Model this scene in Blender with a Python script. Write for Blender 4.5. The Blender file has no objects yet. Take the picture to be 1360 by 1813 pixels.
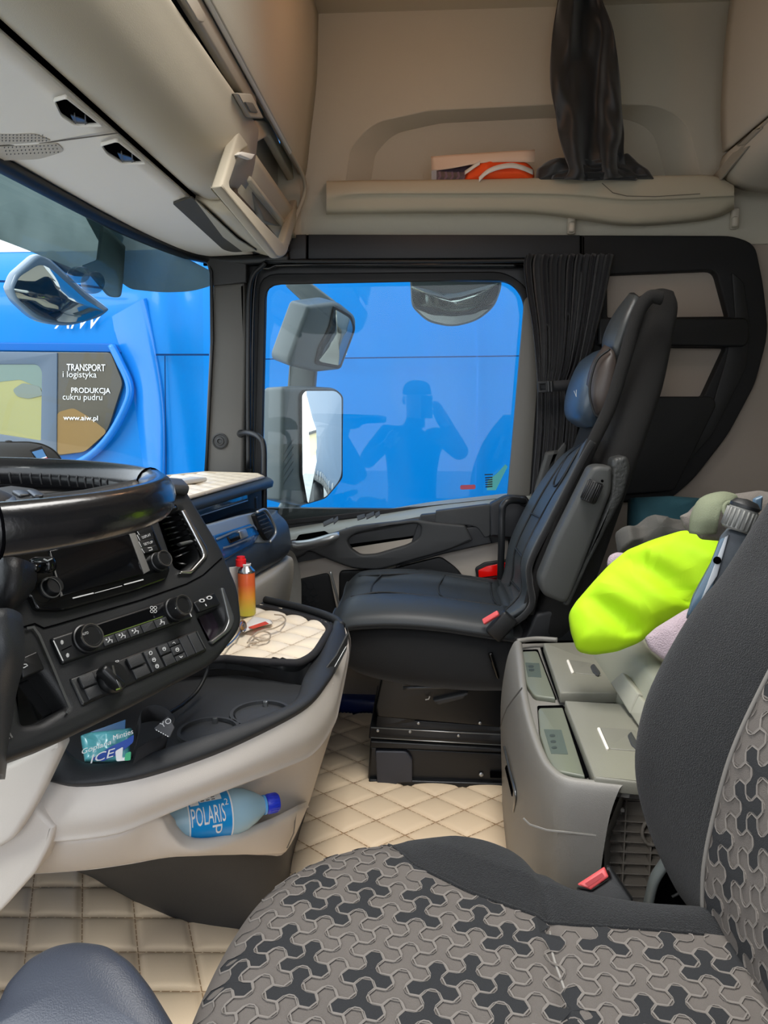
import bpy, bmesh, math, random
from mathutils import Vector, Matrix
from math import radians as R, sin, cos, pi, sqrt
random.seed(3)
V = Vector
sc = bpy.context.scene
col = sc.collection

# ------------------------------------------------------------------ camera, sky, lamps, exposure
CAM_H = 1.02
FOC = 1309.0
PITCH, YAW = R(8.32), R(3.28)
cd = bpy.data.cameras.new('camera')
cd.sensor_fit = 'VERTICAL'; cd.sensor_height = 36.0; cd.lens = 36.0*FOC/1813.0
cd.clip_start = 0.02; cd.clip_end = 500
cam = bpy.data.objects.new('camera', cd); col.objects.link(cam)
cam.location = (0, 0, CAM_H); cam.rotation_euler = (pi/2-PITCH, 0, YAW)
sc.camera = cam

w = bpy.data.worlds.new('overcast_sky'); sc.world = w; w.use_nodes = True
wn = w.node_tree.nodes; wl = w.node_tree.links
bg = wn['Background']
tc = wn.new('ShaderNodeTexCoord'); sx = wn.new('ShaderNodeSeparateXYZ'); wr = wn.new('ShaderNodeValToRGB')
wl.new(tc.outputs['Generated'], sx.inputs[0]); wl.new(sx.outputs['Z'], wr.inputs[0]); wl.new(wr.outputs[0], bg.inputs[0])
wr.color_ramp.elements[0].position = 0.0; wr.color_ramp.elements[0].color = (0.93, 0.95, 1, 1)
wr.color_ramp.elements[1].position = 0.9; wr.color_ramp.elements[1].color = (0.80, 0.88, 1, 1)
SKY = 1.65
bg.inputs[1].default_value = SKY

def lamp(name, kind, loc, power, color, size=0.1, rot=(0, 0, 0), size_y=None):
    d = bpy.data.lights.new(name, kind); d.energy = power; d.color = color
    if kind == 'AREA':
        d.size = size
        if size_y: d.shape = 'RECTANGLE'; d.size_y = size_y
    else: d.shadow_soft_size = size
    o = bpy.data.objects.new(name, d); col.objects.link(o); o.location = loc; o.rotation_euler = rot
    return o
s = bpy.data.lights.new('veiled_sun', 'SUN'); s.energy = 0.8; s.angle = R(20); s.color = (1, 0.97, 0.92)
so = bpy.data.objects.new('veiled_sun', s); col.objects.link(so); so.rotation_euler = (R(38), R(-32), 0)
# soft overhead fill, added to brighten floor and seats
lamp('overhead_fill', 'AREA', (.12, 1.15, 2.16), 6.5, (1.0, .98, .94), .5, (0, 0, 0), .9).data.spread = R(105)
# warm point light added for the orange glow on upper wall and locker
lamp('warm_glow_light', 'POINT', (0.0, 1.85, 1.92), .8, (1.0, 0.50, 0.24), 0.06)
sc.view_settings.view_transform = 'Standard'; sc.view_settings.look = 'None'
sc.view_settings.exposure = 0.85; sc.view_settings.gamma = 1.0
sc.view_settings.use_curve_mapping = False
sc.cycles.max_bounces = 8; sc.cycles.diffuse_bounces = 5; sc.cycles.glossy_bounces = 4
sc.cycles.transparent_max_bounces = 12; sc.cycles.transmission_bounces = 6
sc.cycles.use_denoising = True
sc.cycles.caustics_reflective = False; sc.cycles.caustics_refractive = False

# ------------------------------------------------------------------ sight-line maths (pixels of the survey photo onto real planes)
_f = V((-sin(YAW)*cos(PITCH), cos(YAW)*cos(PITCH), -sin(PITCH)))
_r = V((cos(YAW), sin(YAW), 0)); _u = _r.cross(_f); CAMP = V((0, 0, CAM_H))
class Pl:
    def __init__(s, o, n, ex=None):
        s.o = V(o); s.n = V(n).normalized()
        if s.n.dot(CAMP-s.o) < 0: s.n = -s.n
        if ex is None:
            ex = V((0, 0, 1)).cross(s.n)
            if ex.length < .1: ex = V((1, 0, 0))
        ex = V(ex); s.ex = (ex-s.n*ex.dot(s.n)).normalized(); s.ey = s.n.cross(s.ex)
        s.M = Matrix(((s.ex.x, s.ey.x, s.n.x, s.o.x), (s.ex.y, s.ey.y, s.n.y, s.o.y), (s.ex.z, s.ey.z, s.n.z, s.o.z), (0, 0, 0, 1)))
        s.Mi = s.M.inverted()
    def __call__(s, px, py, off=0.0):
        d = _f*FOC+_r*(px-680)+_u*(906.5-py)
        t = (s.o+s.n*off-CAMP).dot(s.n)/d.dot(s.n)
        return CAMP+d*t
    def loc(s, px, py, off=0.0):
        q = s.Mi @ s(px, py, off); return (q.x, q.y)
def YP(y): return Pl((0, y, 0), (0, 1, 0))
def XP(x): return Pl((x, 0, 0), (1, 0, 0), (0, 1, 0))
def ZP(z): return Pl((0, 0, z), (0, 0, 1), (1, 0, 0))
def PY(px, py, y): return YP(y)(px, py)
def PX(px, py, x): return XP(x)(px, py)
def PZ(px, py, z): return ZP(z)(px, py)

# ------------------------------------------------------------------ materials
def lin(c):
    r = []
    for v in c:
        v /= 255.0; r.append(v/12.92 if v <= .04045 else ((v+.055)/1.055)**2.4)
    return (r[0], r[1], r[2], 1)
MATS = {}
def mat(name, rgb, rough=.6, metal=0.0, bump=0.0, scale=200, vary=0.0, vscale=6, coat=0.0, spec=.5, emit=None, sheen=0.0, weave=0):
    if name in MATS: return MATS[name]
    m = bpy.data.materials.new(name); m.use_nodes = True; nt = m.node_tree; N = nt.nodes; L = nt.links
    b = N['Principled BSDF']; c = lin(rgb)
    b.inputs['Base Color'].default_value = c; b.inputs['Roughness'].default_value = rough
    b.inputs['Metallic'].default_value = metal; b.inputs['Coat Weight'].default_value = coat
    b.inputs['Specular IOR Level'].default_value = spec; b.inputs['Sheen Weight'].default_value = sheen
    t = N.new('ShaderNodeTexCoord')
    if vary > 0:
        n = N.new('ShaderNodeTexNoise'); n.inputs['Scale'].default_value = vscale; n.inputs['Detail'].default_value = 5
        L.new(t.outputs['Object'], n.inputs['Vector'])
        r = N.new('ShaderNodeValToRGB')
        r.color_ramp.elements[0].position = .3; r.color_ramp.elements[1].position = .7
        r.color_ramp.elements[0].color = tuple(max(0, v*(1-vary)) for v in c[:3])+(1,)
        r.color_ramp.elements[1].color = tuple(min(1, v*(1+vary)) for v in c[:3])+(1,)
        L.new(n.outputs[0], r.inputs[0]); L.new(r.outputs[0], b.inputs['Base Color'])
    if bump > 0:
        n2 = N.new('ShaderNodeTexNoise'); n2.inputs['Scale'].default_value = scale; n2.inputs['Detail'].default_value = 2
        L.new(t.outputs['Object'], n2.inputs['Vector'])
        bp = N.new('ShaderNodeBump'); bp.inputs['Strength'].default_value = bump; bp.inputs['Distance'].default_value = .002
        src = n2.outputs[0]
        if weave:
            wv = N.new('ShaderNodeTexWave'); wv.inputs['Scale'].default_value = weave; wv.bands_direction = 'DIAGONAL'
            wv.inputs['Distortion'].default_value = 1.5; wv.inputs['Detail'].default_value = 1; L.new(t.outputs['Object'], wv.inputs['Vector'])
            ad = N.new('ShaderNodeMath'); ad.operation = 'ADD'; L.new(wv.outputs['Fac'], ad.inputs[0]); L.new(n2.outputs[0], ad.inputs[1]); src = ad.outputs[0]
        L.new(src, bp.inputs['Height']); L.new(bp.outputs[0], b.inputs['Normal'])
    if emit:
        b.inputs['Emission Color'].default_value = lin(emit[0]); b.inputs['Emission Strength'].default_value = emit[1]
    MATS[name] = m; return m
def glass(name, tint=(255, 255, 255), refl=1.0, rough=0.0, dirt=0.0):
    m = bpy.data.materials.new(name); m.use_nodes = True; nt = m.node_tree; N = nt.nodes; L = nt.links
    N.remove(N['Principled BSDF']); out = N['Material Output']
    tr = N.new('ShaderNodeBsdfTransparent'); tr.inputs[0].default_value = lin(tint)
    gl = N.new('ShaderNodeBsdfGlossy'); gl.inputs['Roughness'].default_value = rough; gl.inputs[0].default_value = (refl, refl, refl, 1)
    fr = N.new('ShaderNodeFresnel'); ge = N.new('ShaderNodeNewGeometry'); mi = N.new('ShaderNodeMath'); mi.operation = 'MULTIPLY_ADD'; mi.inputs[1].default_value = 1/1.5-1.5; mi.inputs[2].default_value = 1.5
    L.new(ge.outputs['Backfacing'], mi.inputs[0]); L.new(mi.outputs[0], fr.inputs[0])
    mx = N.new('ShaderNodeMixShader'); L.new(fr.outputs[0], mx.inputs[0]); L.new(tr.outputs[0], mx.inputs[1]); L.new(gl.outputs[0], mx.inputs[2])
    last = mx
    if dirt > 0:
        df = N.new('ShaderNodeBsdfDiffuse'); df.inputs[0].default_value = (.8, .85, .9, 1)
        t = N.new('ShaderNodeTexCoord'); mp = N.new('ShaderNodeMapping'); mp.inputs['Scale'].default_value = (1, 1, .35)
        n = N.new('ShaderNodeTexNoise'); n.inputs['Scale'].default_value = 5; n.inputs['Detail'].default_value = 8
        L.new(t.outputs['Object'], mp.inputs[0]); L.new(mp.outputs[0], n.inputs['Vector'])
        r = N.new('ShaderNodeValToRGB'); r.color_ramp.elements[0].position = .45; r.color_ramp.elements[1].position = .8
        r.color_ramp.elements[0].color = (0, 0, 0, 1); r.color_ramp.elements[1].color = (dirt, dirt, dirt, 1)
        L.new(n.outputs[0], r.inputs[0])
        m2 = N.new('ShaderNodeMixShader'); L.new(r.outputs[0], m2.inputs[0]); L.new(mx.outputs[0], m2.inputs[1]); L.new(df.outputs[0], m2.inputs[2]); last = m2
    L.new(last.outputs[0], out.inputs[0]); MATS[name] = m; return m

# ------------------------------------------------------------------ object helpers
def tag(o, label=None, cat=None, group=None, kind=None):
    if label: o['label'] = label
    if cat: o['category'] = cat
    if group: o['group'] = group
    if kind: o['kind'] = kind
    return o
def thing(name, label, cat, loc=(0, 0, 0), group=None, kind=None):
    o = bpy.data.objects.new(name, None); col.objects.link(o); o.location = V(loc); o.empty_display_size = .05
    return tag(o, label, cat, group, kind)
def link(name, me, m, parent=None, smooth=False, tags=None):
    o = bpy.data.objects.new(name, me); col.objects.link(o)
    if m is not None: me.materials.clear(); me.materials.append(m)
    if smooth:
        for p in me.polygons: p.use_smooth = True
    if parent is not None:
        o.parent = parent
        o.matrix_parent_inverse = Matrix.Identity(4)
        # keep world position: data are in world space, so offset by the parents' location
        q = V((0, 0, 0)); a = parent
        while a is not None: q += a.location; a = a.parent
        o.location = -q
    if tags: tag(o, *tags)
    return o
def from_bm(name, bm, m, parent=None, smooth=False, tags=None):
    me = bpy.data.meshes.new(name); bm.normal_update(); bm.to_mesh(me); bm.free()
    return link(name, me, m, parent, smooth, tags)
def pyd(name, vs, fs, m, parent=None, smooth=False, tags=None, fixn=True):
    me = bpy.data.meshes.new(name); me.from_pydata([tuple(v) for v in vs], [], fs); me.update()
    if fixn:
        bm = bmesh.new(); bm.from_mesh(me); bmesh.ops.recalc_face_normals(bm, faces=bm.faces); bm.to_mesh(me); bm.free()
    return link(name, me, m, parent, smooth, tags)
def autosmooth(o, ang=40):
    me = o.data
    for p in me.polygons: p.use_smooth = True
    bm = bmesh.new(); bm.from_mesh(me)
    for e in bm.edges:
        if len(e.link_faces) == 2 and e.calc_face_angle(0) > R(ang): e.smooth = False
    bm.to_mesh(me); bm.free(); return o

def rnd(pts, r, n=4):
    """round the corners of a 2-D outline"""
    out = []; k = len(pts)
    for i in range(k):
        p = V(pts[i][:2]); a = V(pts[i-1][:2])-p; b = V(pts[(i+1) % k][:2])-p
        rr = pts[i][2] if len(pts[i]) > 2 else r
        d = min(rr, a.length*.48, b.length*.48)
        if d < .01: out.append((p.x, p.y)); continue
        A = p+a.normalized()*d; B = p+b.normalized()*d
        for j in range(n+1):
            t = j/n; q = A*(1-t)**2+p*2*t*(1-t)+B*t*t; out.append((q.x, q.y))
    return out
def circ(cx, cy, rx, ry=None, n=24, a0=0):
    ry = ry or rx
    return [(cx+rx*cos(a0+2*pi*i/n), cy+ry*sin(a0+2*pi*i/n)) for i in range(n)]

def plate2(name, P, loops, depth, m, parent=None, off=0.0, bev=0.0, tags=None):
    """loops: local 2-D outlines on plane P, first outer, rest holes; front face at off, body goes back by depth"""
    cu = bpy.data.curves.new(name, 'CURVE'); cu.dimensions = '2D'; cu.fill_mode = 'BOTH'
    cu.extrude = max(depth/2-bev, 1e-5); cu.bevel_depth = bev; cu.bevel_resolution = 1 if bev < .004 else 3; cu.offset = -bev
    for lp in loops:
        sp = cu.splines.new('POLY'); sp.points.add(len(lp)-1)
        for i, (a, b) in enumerate(lp): sp.points[i].co = (a, b, 0, 1)
        sp.use_cyclic_u = True
    o = bpy.data.objects.new(name, cu)
    me = bpy.data.meshes.new_from_object(o); bpy.data.objects.remove(o); bpy.data.curves.remove(cu)
    me.transform(P.M @ Matrix.Translation((0, 0, off-depth/2)))
    me.name = name
    o = link(name, me, m, parent, False, tags)
    bm = bmesh.new(); bm.from_mesh(me); bmesh.ops.remove_doubles(bm, verts=bm.verts, dist=1e-6)
    bmesh.ops.recalc_face_normals(bm, faces=bm.faces); bm.to_mesh(me); bm.free()
    if bev > 0: autosmooth(o, 50)
    return o
def plate(name, P, outer, depth, m, parent=None, holes=(), off=0.0, bev=0.0, r=0, tags=None):
    """same, with outlines given as sight lines (photo pixels) falling on plane P"""
    lps = []
    for lp in [outer]+list(holes):
        if r or any(len(q) > 2 for q in lp): lp = rnd(lp, r)
        lps.append([P.loc(a, b, off) for a, b in lp])
    return plate2(name, P, lps, depth, m, parent, off, bev, tags)
def box(name, c, s, m, parent=None, bev=.004, rot=None, tags=None, seg=2):
    bm = bmesh.new(); bmesh.ops.create_cube(bm, size=1)
    for v in bm.verts: v.co = V((v.co.x*s[0], v.co.y*s[1], v.co.z*s[2]))
    if bev: bmesh.ops.bevel(bm, geom=bm.edges[:], offset=min(bev, min(s)*.45), segments=seg, affect='EDGES', profile=.5)
    M = (rot or Matrix.Identity(3)).to_4x4(); M.translation = V(c)
    bmesh.ops.transform(bm, matrix=M, verts=bm.verts)
    o = from_bm(name, bm, m, parent, False, tags)
    if bev: autosmooth(o, 50)
    return o
def frame3(x, y=None, z=None):
    x = V(x).normalized(); z = V(z or (0, 0, 1)); z = (z-x*z.dot(x)).normalized(); y = z.cross(x)
    return Matrix((x, y, z)).transposed()
def crs(p, t):
    n = len(p)-1; i = min(int(t), n-1); f = t-i
    a = p[i-1] if i > 0 else p[0]*2-p[1]; b = p[i]; c = p[i+1]; d = p[i+2] if i+2 <= n else p[n]*2-p[n-1]
    return ((b*2)+(c-a)*f+(a*2-b*5+c*4-d)*f*f+(b*3-a-c*3+d)*f*f*f)*.5
def spline(pts, n, closed=False):
    p = [V(q) for q in pts]
    if closed:
        k = len(p); q = [p[-1]]+p+[p[0], p[1]]
        return [crs(q, 1+k*i/n) for i in range(n)]
    return [crs(p, (len(p)-1)*i/n) for i in range(n+1)]
def tube(name, pts, r, m, parent=None, n=10, seg=None, closed=False, straight=False, tags=None, cap=True, flat=1.0):
    """swept round bar; r number or list; flat squeezes it"""
    p = [V(q) for q in pts]
    k = seg or max(8, len(p)*6)
    if straight: pp = p
    else: pp = spline(p, k, closed)
    N = len(pp)
    rr = [r]*N if not isinstance(r, (list, tuple)) else [r[min(int(i/(N-1)*(len(r)-1)), len(r)-2)]*(1-(i/(N-1)*(len(r)-1)-min(int(i/(N-1)*(len(r)-1)), len(r)-2)))+r[min(int(i/(N-1)*(len(r)-1)), len(r)-2)+1]*(i/(N-1)*(len(r)-1)-min(int(i/(N-1)*(len(r)-1)), len(r)-2)) for i in range(N)]
    vs = []; fs = []; up = None
    for i in range(N):
        if closed: t = (pp[(i+1) % N]-pp[i-1])
        else: t = pp[min(i+1, N-1)]-pp[max(i-1, 0)]
        t.normalize()
        if up is None:
            up = V((0, 0, 1)) if abs(t.z) < .9 else V((1, 0, 0))
        up = (up-t*up.dot(t)).normalized(); b = t.cross(up)
        for j in range(n):
            a = 2*pi*j/n; vs.append(pp[i]+up*cos(a)*rr[i]*flat+b*sin(a)*rr[i])
    M = N if closed else N-1
    for i in range(M):
        for j in range(n):
            a = i*n+j; b2 = i*n+(j+1) % n; c = ((i+1) % N)*n+(j+1) % n; d = ((i+1) % N)*n+j; fs.append((a, b2, c, d))
    if cap and not closed: fs.append(tuple(range(n))[::-1]); fs.append(tuple((N-1)*n+j for j in range(n)))
    return pyd(name, vs, fs, m, parent, True, tags)
def lathe(name, prof, o, ax, m, parent=None, n=28, tags=None, ang=40, cap=None):
    if cap is None: cap = 'ring' not in name and 'label' not in name
    ax = V(ax).normalized(); F3 = frame3(ax, z=(0, 0, 1) if abs(ax.z) < .9 else (1, 0, 0))
    y = F3.col[1]; z = F3.col[2]; vs = []; fs = []
    for (h, r) in prof:
        for j in range(n):
            a = 2*pi*j/n; vs.append(V(o)+ax*h+(y*cos(a)+z*sin(a))*max(r, 1e-5))
    for i in range(len(prof)-1):
        for j in range(n): fs.append((i*n+j, i*n+(j+1) % n, (i+1)*n+(j+1) % n, (i+1)*n+j))
    if cap: fs.append(tuple(range(n))); fs.append(tuple((len(prof)-1)*n+j for j in range(n)))
    ob = pyd(name, vs, fs, m, parent, True, tags); return autosmooth(ob, ang)
def loft(name, rows, m, parent=None, nu=5, nv=5, closed=False, cap=False, thick=0.0, tags=None, fn=None, fixn=True, ang=None):
    rows = [[V(q) for q in r] for r in rows]
    if closed: g = [spline(r, len(r)*nv, True) for r in rows]
    else: g = [spline(r, (len(r)-1)*nv) for r in rows]
    W = len(g[0]); cols = [spline([g[i][j] for i in range(len(g))], (len(g)-1)*nu) for j in range(W)]
    Hh = len(cols[0]); vs = [cols[j][i] for i in range(Hh) for j in range(W)]
    if fn: vs = [fn(v) for v in vs]
    fs = []
    for i in range(Hh-1):
        for j in range(W if closed else W-1): fs.append((i*W+j, i*W+(j+1) % W, (i+1)*W+(j+1) % W, (i+1)*W+j))
    if cap and closed: fs.append(tuple(range(W))); fs.append(tuple((Hh-1)*W+j for j in range(W)))
    o = pyd(name, vs, fs, m, parent, True, tags, fixn)
    if thick:
        md = o.modifiers.new('thickness', 'SOLIDIFY'); md.thickness = thick; md.offset = 0
    if ang or cap: autosmooth(o, ang or 60)
    return o
def sup(c, a, b, wa, wb, e=3.5, n=20):
    """super-ellipse section about c in the plane of unit vectors a, b"""
    out = []
    for i in range(n):
        t = 2*pi*i/n; x = abs(cos(t))**(2/e)*(1 if cos(t) >= 0 else -1); y = abs(sin(t))**(2/e)*(1 if sin(t) >= 0 else -1)
        out.append(V(c)+V(a)*x*wa+V(b)*y*wb)
    return out
def text(name, s, P, bl, br, tl, m, parent=None, off=.0006, tags=None, shear=0, thick=.0004):
    """lettering as thin flat print, its box stretched over three sight-line corners on plane P"""
    cu = bpy.data.curves.new(name, 'FONT'); cu.body = s; cu.extrude = 0; cu.shear = shear; cu.resolution_u = 3
    o = bpy.data.objects.new(name, cu); me = bpy.data.meshes.new_from_object(o); bpy.data.objects.remove(o)
    xs = [v.co.x for v in me.vertices]; ys = [v.co.y for v in me.vertices]
    x0, x1, y0, y1 = min(xs), max(xs), min(ys), max(ys)
    A, B, C = P(*bl, off), P(*br, off), P(*tl, off)
    for v in me.vertices:
        v.co = A+(B-A)*((v.co.x-x0)/(x1-x0))+(C-A)*((v.co.y-y0)/(y1-y0))
    return link(name, me, m, parent, False, tags)
def strip(name, P, pts, wpx, m, parent=None, off=.0006, depth=.001, tags=None, closed=False):
    """thin raised line along sight-line points; wpx is its width in metres"""
    q = [V(P.loc(a, b, off)) for a, b in pts]; L = []; Rr = []; n = len(q)
    for i in range(n):
        a = q[i-1] if (i > 0 or closed) else q[i]; b = q[(i+1) % n] if (i < n-1 or closed) else q[i]
        t = (b-a).normalized(); nn = V((-t.y, t.x)); L.append(q[i]+nn*wpx/2); Rr.append(q[i]-nn*wpx/2)
    if closed: return plate2(name, P, [[(a.x, a.y) for a in L], [(a.x, a.y) for a in Rr]], depth, m, parent, off, 0, tags)
    return plate2(name, P, [[(a.x, a.y) for a in L]+[(a.x, a.y) for a in Rr[::-1]]], depth, m, parent, off, 0, tags)
def inpoly(x, y, poly):
    c = False; j = len(poly)-1
    for i in range(len(poly)):
        xi, yi = poly[i][0], poly[i][1]; xj, yj = poly[j][0], poly[j][1]
        if (yi > y) != (yj > y) and x < (xj-xi)*(y-yi)/(yj-yi)+xi: c = not c
        j = i
    return c
def quilt(name, P, poly, d1, d2, s1, s2, h, m, parent=None, org=(0, 0), sub=8, tags=None, pw=.45):
    """padded leatherette: each stitched diamond is its own cushion of relief; directions in plane coordinates"""
    d1 = V(d1).normalized(); d2 = V(d2).normalized(); det = d1.x*d2.y-d1.y*d2.x
    def inv(x, y): return ((x*d2.y-y*d2.x)/det/s1, (d1.x*y-d1.y*x)/det/s2)
    uv = [inv(x-org[0], y-org[1]) for x, y in poly]
    u0, u1 = math.floor(min(a for a, b in uv)), math.ceil(max(a for a, b in uv)); v0, v1 = math.floor(min(b for a, b in uv)), math.ceil(max(b for a, b in uv))
    idx = {}; vs = []; fs = []
    def vert(i, j):
        if (i, j) in idx: return idx[(i, j)]
        u = u0+i/sub; v = v0+j/sub; q = d1*(u*s1)+d2*(v*s2)+V(org)
        z = h*(min(1, abs(sin(pi*u))*1.0)**pw*min(1, abs(sin(pi*v)))**pw)-h*.0
        idx[(i, j)] = len(vs); vs.append(P.M @ V((q.x, q.y, z))); return idx[(i, j)]
    for i in range((u1-u0)*sub):
        for j in range((v1-v0)*sub):
            q = d1*((u0+(i+.5)/sub)*s1)+d2*((v0+(j+.5)/sub)*s2)+V(org)
            if inpoly(q.x, q.y, poly): fs.append((vert(i, j), vert(i+1, j), vert(i+1, j+1), vert(i, j+1)))
    sv = []; sf = []
    for ax_, n_a, n_b in ((0, u1-u0, v1-v0), (1, v1-v0, u1-u0)):
        for k in range(n_a+1):
            for j in range(n_b*6):
                a0, b0, b1 = (u0 if ax_ == 0 else v0)+k, (v0 if ax_ == 0 else u0)+j/6, (v0 if ax_ == 0 else u0)+(j+1)/6
                q0 = d1*((a0 if ax_ == 0 else b0)*s1)+d2*((b0 if ax_ == 0 else a0)*s2)+V(org); q1 = d1*((a0 if ax_ == 0 else b1)*s1)+d2*((b1 if ax_ == 0 else a0)*s2)+V(org)
                if inpoly(q0.x, q0.y, poly) and inpoly(q1.x, q1.y, poly):
                    t = (q1-q0).normalized(); nn = V((-t.y, t.x))*(.0009 if s1 > .08 else .0006); i0 = len(sv)
                    q1 = q0+(q1-q0)*.8
                    sv += [P.M @ V((p.x, p.y, h*.16)) for p in (q0-nn, q1-nn, q1+nn, q0+nn)]; sf.append((i0, i0+1, i0+2, i0+3))
    st = pyd('stitching', sv, sf, mat('stitch_brown', (168, 136, 100), .8), parent, False, fixn=False); st['kind'] = 'stuff'  # stitch thread, dark tan so it also darkens the quilt grooves
    return pyd(name, vs, fs, m, parent, True, tags)

# ------------------------------------------------------------------ materials of the place
BEIGE = mat('beige_lining', (194, 188, 172), .85, bump=.25, scale=500, vary=.03, vscale=2)
BEIGE_P = mat('beige_plastic', (200, 190, 174), .55, bump=.12, scale=700)
LIGHT_P = mat('light_headliner', (232, 226, 216), .8, bump=.1, scale=600)
GREIGE = mat('greige_plastic', (178, 168, 156), .5, bump=.12, scale=800)
GREIGE2 = mat('warm_grey_plastic', (166, 158, 144), .5, bump=.15, scale=700, vary=.05, vscale=8)
DARKP = mat('dark_grey_plastic', (54, 55, 56), .55, bump=.2, scale=900)
DARKP2 = mat('charcoal_plastic', (36, 37, 40), .5, bump=.2, scale=900)
BLACKP = mat('black_plastic', (16, 17, 19), .5, bump=.1, scale=700)
BLACKG = mat('gloss_black', (8, 9, 10), .12)
SCREEN = mat('dark_screen', (5, 6, 9), .08)
RUBBER = mat('black_rubber', (16, 17, 19), .45)
CHROME = mat('satin_chrome', (190, 190, 190), .25, metal=1)
SILVER = mat('silver_trim', (180, 182, 182), .35, metal=.8)
VOID = mat('recess_shade_black', (6, 6, 7), 1.0, spec=0)  # flat near-black standing in for shade in holes, gaps and recesses
PILLAR = mat('pillar_grey', (92, 90, 86), .6, bump=.2, scale=900)
DOORTOP = mat('door_top_grey', (150, 155, 150), .38, bump=.15, scale=900)  # grey lightened to carry the sky light on the door top
PRINT = mat('white_print', (225, 225, 222), .6)
MARK = mat('pale_icon_print', (190, 190, 188), .6)
GREYM = mat('grey_mirror_housing', (92, 100, 100), .4, bump=.08, scale=600)
MIRROR = mat('mirror_silver', (235, 238, 238), .02, metal=1)
BLUE = mat('blue_truck_paint', (0, 116, 192), .3, coat=.05, spec=.15, vary=.04, vscale=1.2)
GLASSM = glass('clear_glass', (246, 252, 252), .35, dirt=.03)
WSGLASS = glass('windscreen_glass', (244, 250, 250), .4, dirt=.04)

def struct(o, label=None):
    o['kind'] = 'structure'
    if label: o['label'] = label
    return o

# ------------------------------------------------------------------ floor, walls, ceiling
o = struct(box('floor', (0.25, 1.3, -.03), (2.2, 2.5, .06), mat('floor_rubber', (40, 40, 42), .8), bev=0), 'dark rubber cab floor under the quilted mats')
W24 = YP(2.40)
def q4(x0, x1, z0, z1): return [(x0, z0), (x1, z0), (x1, z1), (x0, z1)]
def loc_xz(P, pts):  # world x,z to local plane coords
    return [((P.Mi @ V((x, P.o.y, z))).x, (P.Mi @ V((x, P.o.y, z))).y) for x, z in pts]
WALL = thing('wall_right', 'beige lined upper side wall above the passenger door with recessed shelf', None); WALL['kind'] = 'structure'
rec = rnd([(612, 330), (622, 262, 14), (660, 218, 30), (760, 196), (980, 185), (1165, 186, 30), (1215, 215, 30), (1245, 330)], 10, 5)
recl = [W24.loc(a, b) for a, b in rec]
plate2('upper_lining', W24, [loc_xz(W24, q4(-.46, 1.5, 1.50, 2.22)), recl], .012, BEIGE, WALL, 0, .005)
# sloped cheeks of the recess down to its back panel
def ring(P, loop, s, d):
    cx = sum(a for a, b in loop)/len(loop); cy = sum(b for a, b in loop)/len(loop)
    return [(cx+(a-cx)*s, cy+(b-cy)*s) for a, b in loop]
lp0 = recl; lp1 = ring(W24, recl, .86, 0)
N0 = len(lp0); vs = [W24.M @ V((a, b, -.004)) for a, b in lp0]+[W24.M @ V((a, b, -.075)) for a, b in lp1]
pyd('recess_cheek', vs, [(i, (i+1) % N0, N0+(i+1) % N0, N0+i) for i in range(N0)], BEIGE, WALL, True)
plate2('recess_back', W24, [lp1], .006, BEIGE, WALL, -.073, 0)
# lower lining to the right of the dark surround
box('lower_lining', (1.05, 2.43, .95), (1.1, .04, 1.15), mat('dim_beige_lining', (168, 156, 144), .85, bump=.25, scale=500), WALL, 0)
struct(box('wall_rear', (1.58, 1.35, 1.1), (.05, 2.4, 2.3), BEIGE, None, 0), 'beige lined rear cab wall behind the bunk')
CEIL = struct(box('ceiling', (.45, 1.3, 2.205), (2.6, 2.4, .05), BEIGE, None, .01), 'beige roof lining over the cab')
struct(box('wall_left', (1.12, .22, 1.1), (1.0, .06, 2.3), BEIGE, None, 0), 'beige lined cab side behind the driver door')
struct(box('wall_left.001', (.1, .22, 2.0), (2.2, .06, .46), BEIGE, None, 0), 'lined header above the driver door')
struct(box('wall_front', (-.72, 1.3, 1.98), (.05, 2.4, .5), BEIGE, None, 0), 'lining of the roof front behind the overhead lockers')
# outer skin low down below the windscreen
struct(box('wall_front.001', (-1.0, 1.3, .35), (.05, 2.4, .72), BLACKP, None, 0), 'dark bulkhead under the windscreen')
struct(box('wall_door_side', (.1, 2.47, .33), (2.4, .03, .68), mat('door_shell_grey', (58, 58, 58), .6), None, 0), 'grey inner door shell below the side window')

# ---- dark trim belt over the door and the surround of the side locker
BT = YP(2.375)
TRIM = thing('trim_1', 'charcoal trim belt above the side window', None); TRIM['kind'] = 'structure'
plate('trim_backing', YP(2.395), [(360, 430), (540, 416), (1062, 417), (1062, 470), (360, 470)], .01, VOID, TRIM)
plate('trim_panel', BT, [(498, 416), (542, 415), (542, 458), (470, 462)], .03, DARKP2, TRIM, bev=.002)
plate('trim_panel', BT, [(546, 415), (1027, 416), (1027, 456), (546, 458)], .03, DARKP2, TRIM, bev=.002)
SUR = thing('trim_2', 'black curved surround with two cross bars behind the passenger seat', None); SUR['kind'] = 'structure'
BL2 = mat('soft_black_trim', (13, 14, 16), .7, bump=.2, scale=800)
plate('surround_frame', BT, [(1031, 416, 1), (1300, 417, 30), (1338, 432, 18), (1352, 500, 20), (1362, 590, 30), (1338, 680, 20), (1290, 770, 20), (1228, 850, 20), (1180, 890, 10), (1085, 890), (1060, 700), (1031, 520)], .045, BL2, SUR,
      holes=[[(1076, 486, 8), (1268, 478, 14), (1290, 560, 4), (1076, 562, 4)], [(1168, 615, 4), (1286, 616, 4), (1246, 702, 4), (1164, 702, 4)]], r=.5, bev=.006)
plate('surround_rail', BT, rnd([(1060, 562), (1325, 562, 10), (1330, 590, 10), (1322, 614, 10), (1060, 612)], 4), .03, BLACKP, SUR, off=.02, bev=.008)
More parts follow.
